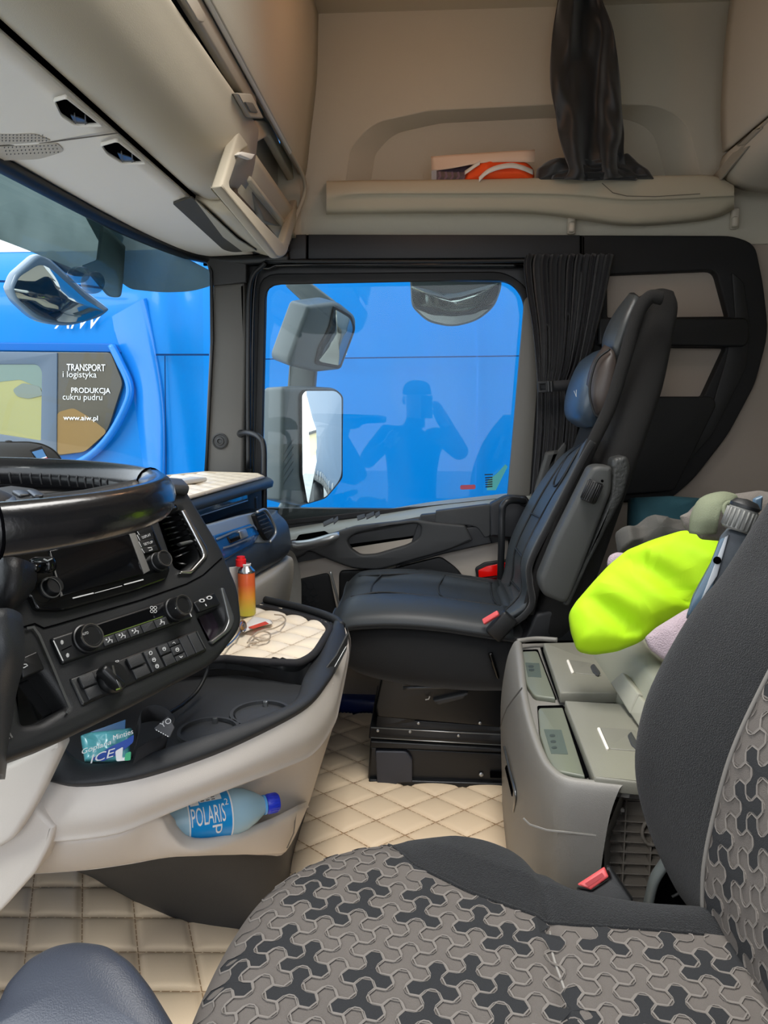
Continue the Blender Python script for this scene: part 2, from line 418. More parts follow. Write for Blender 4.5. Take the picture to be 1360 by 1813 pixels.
plate('surround_pocket', BT, rnd([(1060, 703), (1262, 702, 10), (1270, 716, 8), (1195, 870, 10), (1060, 880)], 6), .03, BLACKP, SUR, off=.018, bev=.006)
plate('inner_shade', BT, rnd([(1296, 480), (1318, 500), (1330, 580), (1322, 650), (1262, 770), (1180, 860), (1150, 860), (1255, 740), (1285, 640), (1302, 560)], 8), .01, mat('inner_black_trim', (24, 25, 26), .6), SUR, off=.006, bev=.003)  # flat strip in slightly lighter black than the frame
plate('beige_backing', YP(2.43), [(1040, 460), (1320, 460), (1320, 720), (1040, 720)], .01, mat('pale_backing', (176, 170, 154), .8, bump=.2, scale=500), SUR)

# ---- passenger door: frame, glass, jamb
DOOR = thing('door_1', 'grey and black passenger door with large side window', None); DOOR['kind'] = 'structure'
DF = YP(2.41)
win = [(469, 930, 3), (461, 880, 3), (470, 500, 34), (520, 493, 10), (905, 497, 26), (930, 530, 20), (899, 882, 3)]
plate('window_frame', DF, [(436, 458, 6), (1062, 456), (1062, 900), (960, 905), (900, 900), (470, 960), (425, 950), (428, 700)], .035, RUBBER, DOOR, holes=[win], r=2, bev=.006)
plate('window_seal', YP(2.40), [(452, 930), (449, 870), (458, 484, 34), (900, 480, 36), (945, 520, 26), (912, 882)], .02, BLACKP, DOOR, holes=[[(462, 935), (459, 870), (466, 500, 30), (900, 491, 30), (933, 525, 24), (903, 890)]], r=2, bev=.005)
plate('jamb_trim', YP(2.395), [(929, 530, 4), (941, 520, 4), (955, 640), (938, 882), (899, 878)], .02, mat('jamb_grey', (104, 102, 96), .5), DOOR, r=1, bev=.003)
gp = plate('window_glass', YP(2.447), [(458, 935), (455, 485), (940, 485), (905, 890)], .004, GLASSM, DOOR)
tube('window_channel', [PY(447, 905, 2.375), PY(446, 700, 2.375), PY(452, 500, 2.375), PY(480, 474, 2.375), PY(520, 469, 2.375), PY(720, 469, 2.375), PY(930, 470, 2.375)], .006, BLACKG, DOOR, seg=60)
tube('window_channel', [PY(440, 830, 2.36), PY(440, 600, 2.36), PY(444, 500, 2.36), PY(470, 465, 2.36)], .008, RUBBER, DOOR, seg=40)
# small printed marks on the glass
GI = YP(2.443)
plate('glass_print', GI, [(858, 839.5), (873, 839), (873, 841), (858, 841.5)], .0006, BLACKP, DOOR, off=.001)
plate('glass_sticker', GI, [(895, 822), (899, 826), (878, 868), (862, 868), (864, 850), (880, 838)], .0006, mat('teal_sticker', (90, 190, 190), .5), DOOR)
for k in range(5):
    plate('glass_print', GI, [(859+k*.3, 845+k*4), (872, 844+k*4), (872, 846+k*4), (859, 847+k*4)], .0006, BLACKP, DOOR, off=.001)
plate('glass_sticker', GI, rnd([(815, 859), (842, 858), (842, 866), (815, 867)], 3), .0006, mat('red_sticker', (190, 80, 100), .5), DOOR)

# door top sill, arm rest, handle
rowsS = [[PY(462, 938, 2.44), PY(560, 921, 2.44), PY(660, 906, 2.44), PY(760, 889, 2.44), PY(840, 880, 2.44), PY(945, 868, 2.44)],
         [PY(478, 950, 2.37), PY(560, 936, 2.37), PY(660, 919, 2.37), PY(770, 902, 2.37), PY(850, 893, 2.37), PY(945, 882, 2.37)],
         [PY(482, 962, 2.345), PY(560, 948, 2.345), PY(660, 930, 2.34), PY(770, 910, 2.34), PY(850, 900, 2.34), PY(945, 888, 2.34)],
         [PY(486, 975, 2.335), PY(560, 966, 2.335), PY(660, 945, 2.33), PY(770, 925, 2.33), PY(850, 915, 2.33), PY(945, 905, 2.33)],
         [PY(492, 1004, 2.335), PY(560, 990, 2.335), PY(660, 978, 2.34), PY(770, 972, 2.34), PY(850, 966, 2.34), PY(945, 945, 2.34)]]
loft('door_sill', rowsS[:3], DOORTOP, DOOR, nu=3, nv=3)
loft('door_upper_panel', rowsS[2:], DARKP, DOOR, nu=3, nv=3)
AR = YP(2.31)
arm_o = [(486, 978, 3), (520, 962, 6), (585, 946, 10), (628, 932, 8), (735, 920, 8), (772, 925, 8), (824, 930), (838, 957), (794, 975, 20), (722, 995, 20), (672, 1010, 14), (625, 1008, 20), (578, 990, 20), (547, 975, 12), (535, 985), (488, 1000)]
hole = [(614, 956, 8), (630, 945, 6), (734, 926, 5), (746, 932, 5), (744, 952, 8), (722, 965, 10), (664, 982, 10), (638, 983, 8), (620, 970, 6)]
plate('armrest_ring', AR, arm_o, .03, DARKP, DOOR, holes=[hole], r=4, bev=.008)
plate('armrest_extension', YP(2.322), [(745, 912), (829, 903), (829, 930), (836, 929), (820, 935), (858, 929, 10), (872, 962), (790, 980, 8), (700, 1005), (720, 985)], .03, DARKP2, DOOR, r=3, bev=.005)
plate('armrest_back_pad', YP(2.318), [(772, 905, 2), (872, 892, 10), (872, 930), (868, 950, 4), (858, 952), (846, 934, 6), (826, 930, 3), (770, 929, 3)], .03, DARKP, DOOR, r=2, bev=.004)
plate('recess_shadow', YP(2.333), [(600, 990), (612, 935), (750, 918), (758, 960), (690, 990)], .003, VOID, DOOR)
plate('pull_liner', YP(2.332), [(622, 970), (745, 951), (745, 956), (730, 975), (664, 990), (636, 990)], .003, GREIGE, DOOR, off=.004, r=3)
plate('handle_recess_shade', AR, [(521, 961, 3), (529, 947, 3), (575, 940, 3), (584, 946, 3), (560, 957)], .004, VOID, DOOR, off=.003, r=2)  # dark plate paints the shade of the recess above the handle
hh = loft('door_handle', [[PY(517, 960, 2.29), PY(550, 956, 2.28), PY(585, 946, 2.27), PY(600, 943, 2.285)],
      [PY(519, 967, 2.275), PY(552, 962, 2.262), PY(583, 954, 2.255), PY(600, 950, 2.27)],
      [PY(524, 973, 2.29), PY(556, 969, 2.28), PY(582, 963, 2.27), PY(594, 956, 2.285)]], SILVER, DOOR, nu=4, nv=4, thick=.008)
for a, b in (((572, 932), (590, 921)), ((590, 928), (598, 918)), ((632, 921), (646, 914)), ((648, 919), (662, 910)), ((664, 917), (672, 909))):
    plate('window_switch', Pl((0, 2.37, .72), (0, -.5, 1)), rnd([(a[0], a[1]-8), (b[0], b[1]-5), (b[0]+1, b[1]+2), (a[0]+1, a[1])], 1), .003, DARKP, DOOR, off=.007, bev=.001)
plate('door_end_block', YP(2.30), [(868, 893, 5), (898, 878, 8), (935, 880, 4), (935, 960), (868, 950)], .05, DARKP2, DOOR, r=3, bev=.008)
# lower door skin
LD = YP(2.36)
plate('lower_door_panel', LD, [(484, 1000), (560, 985), (660, 975), (900, 950), (900, 1290), (484, 1290)], .02, GREIGE, DOOR, bev=.002)
plate('door_pocket', YP(2.352), [(600, 1010, 10), (690, 1008), (780, 985, 8), (815, 1010, 20), (850, 1080), (850, 1110), (600, 1110)], .02, BLACKP, DOOR, r=4, bev=.006)
sg = plate('speaker_grille', YP(2.35), [(503, 1040, 9), (512, 1030, 5), (582, 1014, 9), (600, 1100, 4), (600, 1150), (506, 1120)], .02, BLACKP, DOOR, r=4, bev=.004)
for i in range(-3, 4):
    for j in range(-3, 4):
        cx = 536+i*13+(j % 2)*6.5; cy = 1060+j*11
        if (cx-536)**2+(cy-1060)**2 < 32**2:
            h6 = circ(cx, cy, 6.8, n=6, a0=pi/6); strip('grille_cell', YP(2.35), h6, .0012, mat('grille_line', (30, 34, 38), .4), DOOR, closed=True, off=.001)
tube('door_pull_strip', [PY(585, 1012, 2.33), PY(594, 1045, 2.33), PY(604, 1085, 2.33)], .004, SILVER, DOOR)
strip('panel_seam', LD, [(509, 995), (514, 1026)], .002, BLACKP, DOOR, off=.001)
plate('reflector_bezel', YP(2.345), rnd([(841, 1006, 4), (858, 996), (905, 990), (905, 1040), (848, 1041, 4)], 3), .012, BLACKP, DOOR, bev=.004)
REDR = mat('red_reflector', (255, 20, 15), .15)
plate('red_reflector', YP(2.34), [(847, 1010, 2), (862, 1003, 2), (905, 994), (905, 1016), (848, 1023)], .006, REDR, DOOR, r=1, bev=.001)
plate('red_reflector_base', YP(2.34), [(848, 1025), (905, 1018), (905, 1036), (850, 1037)], .006, mat('deep_red', (80, 6, 10), .2), DOOR, bev=.001)
struct(box('trim_4', (-.1, 2.36, .03), (1.2, .1, .05), mat('blue_sill', (10, 40, 110), .3), None, .01), 'dark blue painted door sill edge')

# ---- front pillar with round clip, and windscreen
PIL = thing('trim_3', 'dark grey windscreen pillar beside the passenger door', None); PIL['kind'] = 'structure'
PP_ = YP(2.37)
plate('pillar_cover', PP_, [(376, 505, 4), (432, 500), (436, 600), (430, 845), (361, 845), (366, 700)], .06, PILLAR, PIL, r=2, bev=.01)
plate('pillar_cap', PP_, [(362, 455), (436, 458), (436, 500), (377, 506)], .06, mat('pillar_cap_dark', (52, 52, 52), .6, bump=.2, scale=800), PIL, bev=.006)
lathe('round_clip', [(0, .026), (.004, .026), (.006, .022), (.003, .02), (.003, .014), (.007, .013), (.008, .008), (.004, .006), (.004, 0)], PP_(390, 781), (0, -1, 0), DARKP, PIL, n=32)
WIN = thing('window_1', 'curved windscreen with black upper border', None); WIN['kind'] = 'structure'
plan = [(-.86, -.1), (-.845, .7), (-.829, 1.469), (-.81, 1.946), (-.765, 2.25), (-.715, 2.40)]
def wsx(i, z):  # rakes forward towards the dash
    x, y = plan[i]; k = (1.48-z); return V((x-.16*k*(1 if i < 4 else .6 if i == 4 else .15), y, z))
loft('windscreen_pane', [[wsx(i, z) for i in range(6)] for z in (1.49, 1.2, .95, .72)], WSGLASS, WIN, nu=3, nv=6)
for dz, r, mm in ((-.012, .016, RUBBER), (.018, .014, DARKP2)):
    tube('windscreen_border', [V((x+.012+(.01 if dz > 0 else 0), y-(.03 if i == 5 else 0), 1.485+dz)) for i, (x, y) in enumerate(plan)]+[V((-.64, 2.385, 1.478+dz)), V((-.5, 2.37, 1.478+dz)), V((-.43, 2.365, 1.482+dz))], r, mm, WIN, seg=70)
plate('pillar_seal', YP(2.36), [(371, 470), (376, 480), (378, 600), (366, 842), (361, 842), (372, 640)], .01, RUBBER, WIN, bev=.002)

# ------------------------------------------------------------------ headliner panel and overhead lockers
HL = thing('headliner_panel', 'pale panel with two dark vents between windscreen and lockers', 'headliner')
hp = lambda x, y, z: V((x, y, z))
loft('panel_skin', [[hp(-.835, y, 1.497), hp(-.74, y, 1.482), hp(-.64, y, 1.484), hp(-.545, y, 1.487)] for y in (-.1, .8, 1.6, 2.2, 2.42)], LIGHT_P, HL, nu=3, nv=3, thick=.01,
     fn=lambda v: V((max(v.x, -.835+max(0, (v.y-1.7))**2*.24), v.y, v.z)))
HP = ZP(1.478)
for pts in ([(97, 182, 4), (118, 176, 5), (178, 223, 3), (135, 224, 10), (108, 206, 6)], [(180, 260, 4), (208, 252, 5), (256, 290, 3), (218, 291, 8), (190, 274, 5)]):
    v = plate('vent_hole_shade', HP, pts, .012, VOID, HL, r=3, off=.0)  # flat dark plate paints the shade inside the vent
    plate('vent_lip', HP, [(a+(a-sum(p[0] for p in pts)/5)*.12, b+(b-sum(p[1] for p in pts)/5)*.12, 5) for a, b, *c in pts], .006, LIGHT_P, HL, holes=[pts], r=4, off=.006, bev=.002)
    x0 = min(p[0] for p in pts); y1 = max(p[1] for p in pts)
    for k in range(2):
        plate('vent_fin', HP, [(x0+34+k*19, y1-20+k*3), (x0+36+k*19, y1-20+k*3), (x0+38+k*17, y1-3), (x0+36+k*17, y1-3)], .004, PILLAR, HL, off=.004)
    plate('vent_lamp', HP, [(x0+28, y1-20), (x0+52, y1-12), (x0+60, y1-4), (x0+36, y1-3)], .003, mat('smoked_grey', (60, 60, 60), .3), HL, off=.002)
strip('panel_seam', HP, [(-40, 261), (0, 259), (90, 252), (210, 236)], .003, mat('seam_shadow', (96, 90, 82), .9), HL, off=.001)
grm = mat('perforated_cream', (205, 196, 182), .8, bump=1.0, scale=900)
plate('microphone_grille', HP, [(-40, 238), (60, 237, 10), (92, 250, 6), (0, 257), (-40, 259)], .003, grm, HL, off=.002, r=2)
plate('microphone_grille', HP, [(-40, 263), (102, 254, 8), (115, 268, 8), (70, 282, 12), (-40, 286)], .003, grm, HL, off=.002, r=2)
for k in range(14):
    for j in range(3):
        a, b = 8+k*7+j*2, 262+j*6-k*.3
        if a < 104: plate('grille_hole', HP, circ(a, b, 1.0, .8, n=6), .001, PILLAR, HL, off=.0035)
        a, b = 4+k*6.5, 240+j*5
        if a < 82-j*-2: plate('grille_hole', HP, circ(a, b, 1.0, .8, n=6), .001, PILLAR, HL, off=.0035)
plate('tray_slot', HP, [(306, 361, 2), (340, 350, 3), (420, 425, 6), (456, 444, 3), (412, 447, 10), (395, 442, 5)], .004, mat('slot_shade', (70, 66, 58), .9), HL, off=.003, r=2)
plate('tray_slot_back', HP, [(345, 354), (420, 424), (455, 445), (430, 446), (395, 420)], .004, mat('slot_light', (176, 168, 150), .8), HL, off=.005, r=2)

box('locker_joint', (-.575, 1.2, 1.508), (.11, 2.5, .016), VOID, HL, 0)
OH = thing('overhead_locker', 'large beige locker over the windscreen with a dark open gap', 'overhead cabinet')
prof = [(-.535, 1.50), (-.50, 1.488), (-.46, 1.493), (-.43, 1.52), (-.412, 1.56), (-.402, 1.59), (-.398, 1.612)]
BELLY = mat('locker_belly', (188, 178, 158), .75, bump=.15, scale=600)
loft('locker_belly', [[V((x, y, z+max(0, (z-1.56)/.052)*.045*(max(0, y-.9)))) for x, z in prof]+[V((-.415, y, 1.615+.045*max(0, y-.9)))] for y in (-.1, .6, 1.3, 1.80)], BELLY, OH, nu=3, nv=4, thick=.008)
box('dark_gap', (-.46, .85, 1.69), (.02, 1.95, .22), mat('navy_recess', (14, 28, 48), .6), OH, 0)
loft('locker_door', [[V((-.392, y, 1.718)), V((-.385, y, 1.75)), V((-.372, y, 1.85)), V((-.352, y, 2.0)), V((-.345, y, 2.18))] for y in (-.1, 1.0, 1.78, 2.1, 2.405)], BEIGE, OH, nu=3, nv=4, thick=.02)
box('door_rail', (-.405, .82, 1.694), (.02, 1.95, .048), GREIGE2, OH, .006)
box('locker_gap_end', (-.475, 1.97, 1.80), (.02, .9, .36), GREIGE2, OH, 0)
tube('door_edge_bead', [V((-.388, y, 1.718)) for y in (-.1, .8, 1.6, 2.0, 2.35)], .006, LIGHT_P, OH)
# grip plates above the gap
UP = Pl((-.387, 1.5, 1.70), (1, 0, 0), (0, 1, 0))
plate('grip_plate', UP, [(325, -6, 2), (347, -6, 2), (366, 30, 5), (362, 40, 3), (352, 38, 4)], .01, GREIGE2, OH, off=.006, bev=.002, r=2)
plate('grip_plate', UP, [(420, 164, 3), (446, 166, 2), (468, 210, 3), (444, 208, 3)], .012, GREIGE2, OH, off=.006, bev=.003, r=2)
plate('grip_inset', UP, [(434, 180, 2), (448, 182, 2), (458, 200, 3), (444, 198, 2)], .004, PILLAR, OH, off=.009, bev=.001, r=1)
# the open cubby at the passenger end
CB = Pl((-.403, 2.1, 1.6), (1, 0, .12), (0, 1, 0))
plate('cubby_frame', CB, [(392, 330, 3), (428, 214, 10), (446, 212, 5), (474, 214, 6), (541, 330, 8), (508, 452, 14), (494, 458, 8)], .022, BELLY, OH,
      holes=[rnd([(406, 328, 4), (426, 268, 8), (478, 240, 6), (530, 336, 8), (502, 430, 5)], 3)], r=4, bev=.006)
pyd('cubby_back', [V((-.50, 1.72, 1.50)), V((-.50, 2.42, 1.50)), V((-.50, 2.42, 1.86)), V((-.50, 1.72, 1.86))], [(0, 1, 2, 3)], GREIGE2, OH)
pyd('cubby_end', [V((-.395, 2.385, 1.50)), V((-.53, 2.385, 1.50)), V((-.53, 2.385, 1.8)), V((-.395, 2.385, 1.8))], [(0, 1, 2, 3)], BELLY, OH)
box('cubby_shelf', (-.455, 2.08, 1.535), (.09, .6, .012), BELLY, OH, .003)
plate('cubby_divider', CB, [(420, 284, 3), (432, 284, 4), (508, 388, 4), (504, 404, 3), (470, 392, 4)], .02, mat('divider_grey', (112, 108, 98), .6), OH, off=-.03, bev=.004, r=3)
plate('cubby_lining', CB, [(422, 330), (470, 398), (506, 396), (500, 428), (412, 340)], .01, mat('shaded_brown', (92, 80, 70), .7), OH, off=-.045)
plate('hook_tab', CB, [(421, 274, 2), (428, 268, 3), (452, 273, 2), (446, 283, 3)], .01, LIGHT_P, OH, off=.008, bev=.002, r=1)
# end cap along the wall
loft('locker_end', [[V((-.535, y, 1.492)), V((-.485, y, 1.478)), V((-.445, y, 1.495)), V((-.425, y, 1.54)), V((-.41, y, 1.6))] for y in (1.76, 2.1, 2.35, 2.39)], BELLY, OH, nu=3, nv=4, thick=.01)
tube('end_bead', [PY(506, 440, 2.33), PY(520, 395, 2.34), PY(540, 326, 2.34), PY(500, 245, 2.1), PY(470, 200, 1.95)], .006, BELLY, OH)

# ---- rear locker, upper right
RL = thing('bunk_locker', 'beige locker above the bunk with a diagonal slotted grip', 'overhead cabinet')
rx = lambda y, d, z: V((.845+d+(2.33-y)*.0, y, z))
profR = [(.015, 2.2), (.002, 2.05), (0, 1.9), (.004, 1.80), (.014, 1.735)]
loft('locker_front', [[V((.835+d, y, z)) for d, z in profR] for y in (.6, 1.5, 2.1, 2.3)], BEIGE_P, RL, nu=3, nv=4, thick=.015)
profL = [(.018, 1.725), (.012, 1.70), (.022, 1.672), (.06, 1.645), (.13, 1.632), (.3, 1.625), (.6, 1.625)]
loft('locker_underside', [[V((.835+d, y, z)) for d, z in profL] for y in (.6, 1.5, 2.1, 2.31)], BEIGE_P, RL, nu=3, nv=4, thick=.015)
pyd('locker_end_cheek', [V((.85+d if i else .85, 2.305, z)) for i, (d, z) in enumerate([(0, 2.2), (0, 1.735), (0.01, 1.68), (.06, 1.65), (.7, 1.63), (.7, 2.2)])], [(0, 1, 2, 3, 4, 5)], BEIGE_P, RL)
box('grip_gap', (.862, 1.5, 1.728), (.01, 1.6, .014), VOID, RL, 0)
RP = XP(.838)
tube('grip_rail', [PX(1262, 318, .842), PX(1290, 288, .842), PX(1330, 246, .842), PX(1380, 192, .842)], .005, GREIGE2, RL)
plate('grip_latch', RP, [(1303, 259, 2), (1335, 228, 3), (1349, 226, 2), (1318, 256, 2)], .012, GREIGE2, RL, off=.004, bev=.003, r=2)
plate('grip_latch', RP, [(1261, 313, 2), (1298, 270, 1), (1326, 258, 2), (1272, 322, 3)], .006, GREIGE2, RL, off=.002, bev=.001, r=1)

# ---- shelf moulding on the side wall
SH = thing('side_shelf', 'long beige moulded shelf rim on the side wall', 'shelf')
def shrow(pts, Y): return [PY(a, b, Y) for a, b in pts]
xs = (578, 640, 800, 940, 1030, 1100, 1180, 1260, 1300)
def yrow(ys): return list(zip(xs, ys))
loft('shelf_rim', [shrow(yrow((322, 319, 318, 315, 313, 312, 311, 311, 318)), 2.40), shrow(yrow((321, 320, 318, 315, 313, 312, 311, 311, 325)), 2.315),
     shrow(yrow((330, 324, 322, 319, 317, 316, 315, 316, 332)), 2.295), shrow(yrow((345, 342, 341, 341, 343, 350, 350, 346, 345)), 2.288),
     shrow(yrow((362, 347, 346, 346, 351, 357, 356, 352, 350)), 2.30), shrow(yrow((374, 372, 371, 372, 380, 390, 388, 378, 362)), 2.318), shrow(yrow((378, 377, 376, 377, 388, 398, 396, 386, 368)), 2.35),
     shrow(yrow((380, 379, 378, 379, 390, 400, 398, 388, 372)), 2.40)], mat('shelf_beige', (186, 176, 154), .65, bump=.15, scale=700), SH, nu=4, nv=6)
strip('shelf_crease', YP(2.286), [(1066, 324), (1085, 341), (1110, 347), (1160, 348), (1240, 343)], .0018, mat('seam_shadow', (96, 90, 82), .9), SH, off=.002)
for i, (a, b) in enumerate(((1012, 396), (1301, 387))):
    h = thing('coat_hook', ('small beige coat hook under the middle of the shelf rim', 'small beige coat hook at the right end of the shelf rim')[i], 'hook', PY(a, b, 2.38), 'coat hooks')
    box('hook_plate', PY(a, b, 2.382), (.024, .02, .062), BEIGE_P, h, .006)
    box('hook_peg', PY(a, b+6, 2.362), (.018, .022, .03), BEIGE_P, h, .006)

# ================================================================== OUTSIDE
o = struct(box('ground', (2, 8, -1.45), (60, 60, .1), mat('pale_asphalt', (172, 172, 168), .9, vary=.15, vscale=.8), None, 0), 'grey asphalt yard outside')
BT_ = thing('blue_truck', 'bright blue truck parked alongside, seen through both windows', 'truck', (0, 4.1, -1.4))
YT = 4.05
TR = YP(YT)
# body side: near-flat flank, rounding over at the roof and creased behind the cab window
def tside(px, z):   # depth profile of the flank
    x = px
    d = 0
    if z > 1.45: d += (z-1.45)**2*1.6
    return d
xsT = [-6.0, -4.5, -3.4, -2.8, -2.2, -1.75, -1.55, -1.40, -1.28, -1.1, -.8, 0, 1, 2, 3]
dep = [0, 0, 0, 0, 0, 0, -.015, -.035, .02, .05, .06, .06, .06, .06, .06]
zsT = [-1.0, -.2, .3, .7, 1.1, 1.4, 1.62, 1.74, 1.83, 1.90]
def roofz(x, z):
    if x < -1.2: return z
    return z+(z+1)/2.9*1.4*min(1, (x+1.2)/.5)
loft('truck_body', [[V((x+(.12*(1.3-z) if -1.8 < x < -1.0 else 0), YT+d+(tside(x, z) if x < -1.2 else 0), roofz(x, z))) for x, d in zip(xsT, dep)] for z in zsT], BLUE, BT_, nu=3, nv=4)
BLUE_L = mat('blue_fairing', (24, 122, 205), .25, coat=.2)
pyd('truck_roof', [V((-6, YT+.32, 1.90)), V((-1.2, YT+.32, 1.90)), V((-1.2, YT+2.4, 1.95)), V((-6, YT+2.4, 1.95))], [(0, 1, 2, 3)], BLUE, BT_)
# flank creases
G = mat('blue_seam', (0, 44, 92), .6, spec=.1)
TP = YP(YT-.012)
strip('body_crease', TP, [(-30, 497), (60, 500), (150, 506), (210, 514)], .012, G, BT_)
plate('sill_moulding', TP, [(-30, 606), (120, 607), (207, 608, 12), (216, 625), (-30, 621)], .03, mat('blue_band', (0, 92, 172), .35, coat=0, spec=.2), BT_, r=2, bev=.006)
tube('window_arch', [PY(198, 612, YT-.03), PY(212, 640, YT-.04), PY(230, 684, YT-.045), PY(222, 722, YT-.045), PY(188, 780, YT-.04), PY(140, 818, YT-.03), PY(60, 838, YT-.02), PY(-30, 850, YT-.02)], .028, BLUE_L, BT_, flat=.7)
lf = [[PY(a, b, YT-dd) for a, b, dd in r] for r in (
    [(198, 560, .0), (225, 545, .04), (252, 530, .03), (262, 528, -.03)],
    [(208, 610, .0), (236, 600, .05), (268, 600, .05), (282, 604, -.03)],
    [(228, 660, .0), (254, 660, .05), (284, 690, .05), (296, 696, -.03)],
    [(240, 740, .0), (262, 740, .05), (290, 770, .05), (298, 780, -.03)],
    [(256, 850, .0), (272, 850, .05), (288, 880, .05), (296, 880, -.03)])]
loft('body_fairing', lf, BLUE_L, BT_, nu=4, nv=4)
strip('body_seam', YP(YT-.06), [(276, 628), (370, 628)], .010, G, BT_)
strip('body_seam', YP(YT-.06), [(292, 630), (294, 850)], .006, G, BT_)
strip('body_seam', YP(YT-.0), [(455, 636), (930, 630)], .006, G, BT_)
strip('body_seam', YP(YT-.0), [(838, 498), (846, 660), (842, 860)], .008, BLUE_L, BT_)
# window of the neighbouring cab, opened out of a grey frame
WF = YP(YT-.03)
plate('window_surround', WF, [(-40, 622), (196, 624, 6), (218, 678, 10), (190, 766, 20), (152, 800, 14), (96, 808), (-40, 790)], .03, mat('smoked_glass_rear', (72, 66, 48), .12, vary=.25, vscale=1.5), BT_, r=3, bev=.004)
plate('window_divider', WF, rnd([(-40, 622), (101, 624), (100, 808), (-40, 792)], 2), .02, mat('window_frame_grey', (84, 98, 112), .35), BT_, holes=[rnd([(-30, 645), (66, 645, 12), (74, 656, 8), (72, 780), (-30, 764)], 3)], off=.008, bev=.003)
pane = mat('yellow_reflection_pane', (150, 148, 88), .1, vary=.12, vscale=1.3)  # yellow-green lit reflection painted into the pane colour
plate('window_pane', WF, [(-40, 640), (80, 640), (80, 790), (-40, 780)], .004, pane, BT_, off=.002)
plate('pane_upper_band', WF, rnd([(-40, 640), (80, 640), (78, 690), (36, 672), (-40, 680)], 5), .003, mat('upper_green_grey', (104, 124, 112), .1), BT_, off=.004)  # green grey area over the upper pane
plate('pane_mirror_image', WF, rnd([(22, 690), (40, 678), (70, 684), (76, 700), (50, 706), (30, 702)], 5), .003, mat('hazy_grey', (110, 120, 108), .2), BT_, off=.006)
plate('cab_interior_shape', WF, rnd([(101, 730), (130, 722), (160, 740), (190, 764), (150, 800), (101, 805)], 8), .002, mat('cab_ochre', (128, 98, 42), .3), BT_, off=.0015)
for sN, y, x0, x1, h in (('TRANSPORT', 656, 118, 186, 12), ('i logistyka', 671, 111, 171, 14), ('PRODUKCJA', 698, 126, 195, 12), ('cukru pudru', 711, 111, 181, 14), ('www.aiw.pl', 746, 112, 173, 11)):
    text('lettering', sN, WF, (x0, y), (x1, y+1), (x0, y-h), PRINT, BT_, off=.006)
    if sN in ('TRANSPORT', 'PRODUKCJA', 'www.aiw.pl'): text('lettering', sN, WF, (x0+.5, y+.4), (x1+.5, y+1.4), (x0+.5, y-h+.4), PRINT, BT_, off=.007)
text('lettering', 'AiW', YP(YT-.02), (96, 582), (180, 582), (100, 552), PRINT, BT_, off=.003, shear=.3)
text('lettering', 'M', YP(YT-.0), (596, 628), (614, 628), (596, 614), PRINT, BT_, off=.003)
# yard behind: neighbouring truck's trailer seen in the mirrors, low building, trees
TL = thing('trailer', 'grey blue curtain sided trailer seen receding in the big door mirror', 'trailer', (6, 4.1, -1.4))
TLM = mat('trailer_curtain', (92, 118, 146), .5, vary=.06, vscale=1)
box('trailer_curtain', (9.4, 5.32, 1.15), (12, 2.4, 2.7), TLM, TL, .03)
box('trailer_rail', (9.4, 4.10, -.20), (12, .06, .14), DARKP, TL, .01)
for k in range(24): box('curtain_buckle', (3.6+k*.5, 4.07, -.1), (.05, .03, .22), SILVER, TL, .005)
for k in range(3):
    lathe('trailer_wheel', [(0, .1), (0, .46), (.05, .5), (.25, .5), (.3, .46), (.3, .1)], (11+k*1.3, 4.15, -.9), (0, 1, 0), RUBBER, TL, n=20)
BD = thing('yard_building', 'low cream building at the far end of the yard in the mirror', 'building', (61, 14, -1.4))
box('building_wall', (61, 14, -.2), (4, 20, 2.4), mat('cream_render', (214, 200, 160), .8), BD, 0); box('building_roof', (61, 14, 1.1), (4.6, 20.6, .3), DARKP, BD, 0)

# exterior sun visor seen through the top of the windscreen
VZ = bpy.data.materials.new('smoked_visor'); VZ.use_nodes = True; _n = VZ.node_tree.nodes; _l = VZ.node_tree.links; _n.remove(_n['Principled BSDF'])
_a = _n.new('ShaderNodeBsdfTransparent'); _a.inputs[0].default_value = lin((190, 200, 198)); _b = _n.new('ShaderNodeBsdfTranslucent'); _b.inputs[0].default_value = lin((122, 134, 132))
_t = _n.new('ShaderNodeTexCoord'); _z = _n.new('ShaderNodeTexNoise'); _z.inputs['Scale'].default_value = 7; _z.inputs['Detail'].default_value = 6; _l.new(_t.outputs['Object'], _z.inputs['Vector'])
_r1 = _n.new('ShaderNodeMapRange'); _r1.inputs[3].default_value = .5; _r1.inputs[4].default_value = .95; _l.new(_z.outputs[0], _r1.inputs[0])
_m = _n.new('ShaderNodeMixShader'); _l.new(_r1.outputs[0], _m.inputs[0]); _l.new(_a.outputs[0], _m.inputs[1]); _l.new(_b.outputs[0], _m.inputs[2]); _l.new(_m.outputs[0], _n['Material Output'].inputs[0])
vs_ = thing('sun_visor', 'smoked translucent sun visor outside the top of the windscreen', 'visor')
loft('visor_blade', [[V((-.94, .2, 1.60)), V((-.93, 1.0, 1.60)), V((-.92, 1.6, 1.60)), V((-.90, 2.22, 1.60))], [V((-1.0, .2, 1.36)), V((-.98, 1.0, 1.37)), V((-.96, 1.6, 1.385)), V((-.91, 2.22, 1.36))]], VZ, vs_, nu=2, nv=4, thick=.004)
XV = Pl((-.93, 1.8, 1.4), (1, -.25, 0), (0, 1, 0))
plate('visor_bracket', XV, [(184, 395), (222, 436), (218, 500, 6), (214, 528, 12), (196, 524, 6), (150, 470), (176, 460)], .01, VZ, vs_, off=.02, r=3)
plate('visor_corner', Pl((-.80, 2.2, 1.4), (1, -.6, 0), (.6, 1, 0)), [(150, 380), (222, 400), (374, 480), (374, 506, 5), (340, 516, 20), (290, 518, 20), (232, 512, 20), (216, 500)], .003, VZ, vs_, r=2)
VK = glass('clear_knob', (190, 200, 200), .8, rough=.05, dirt=.4)
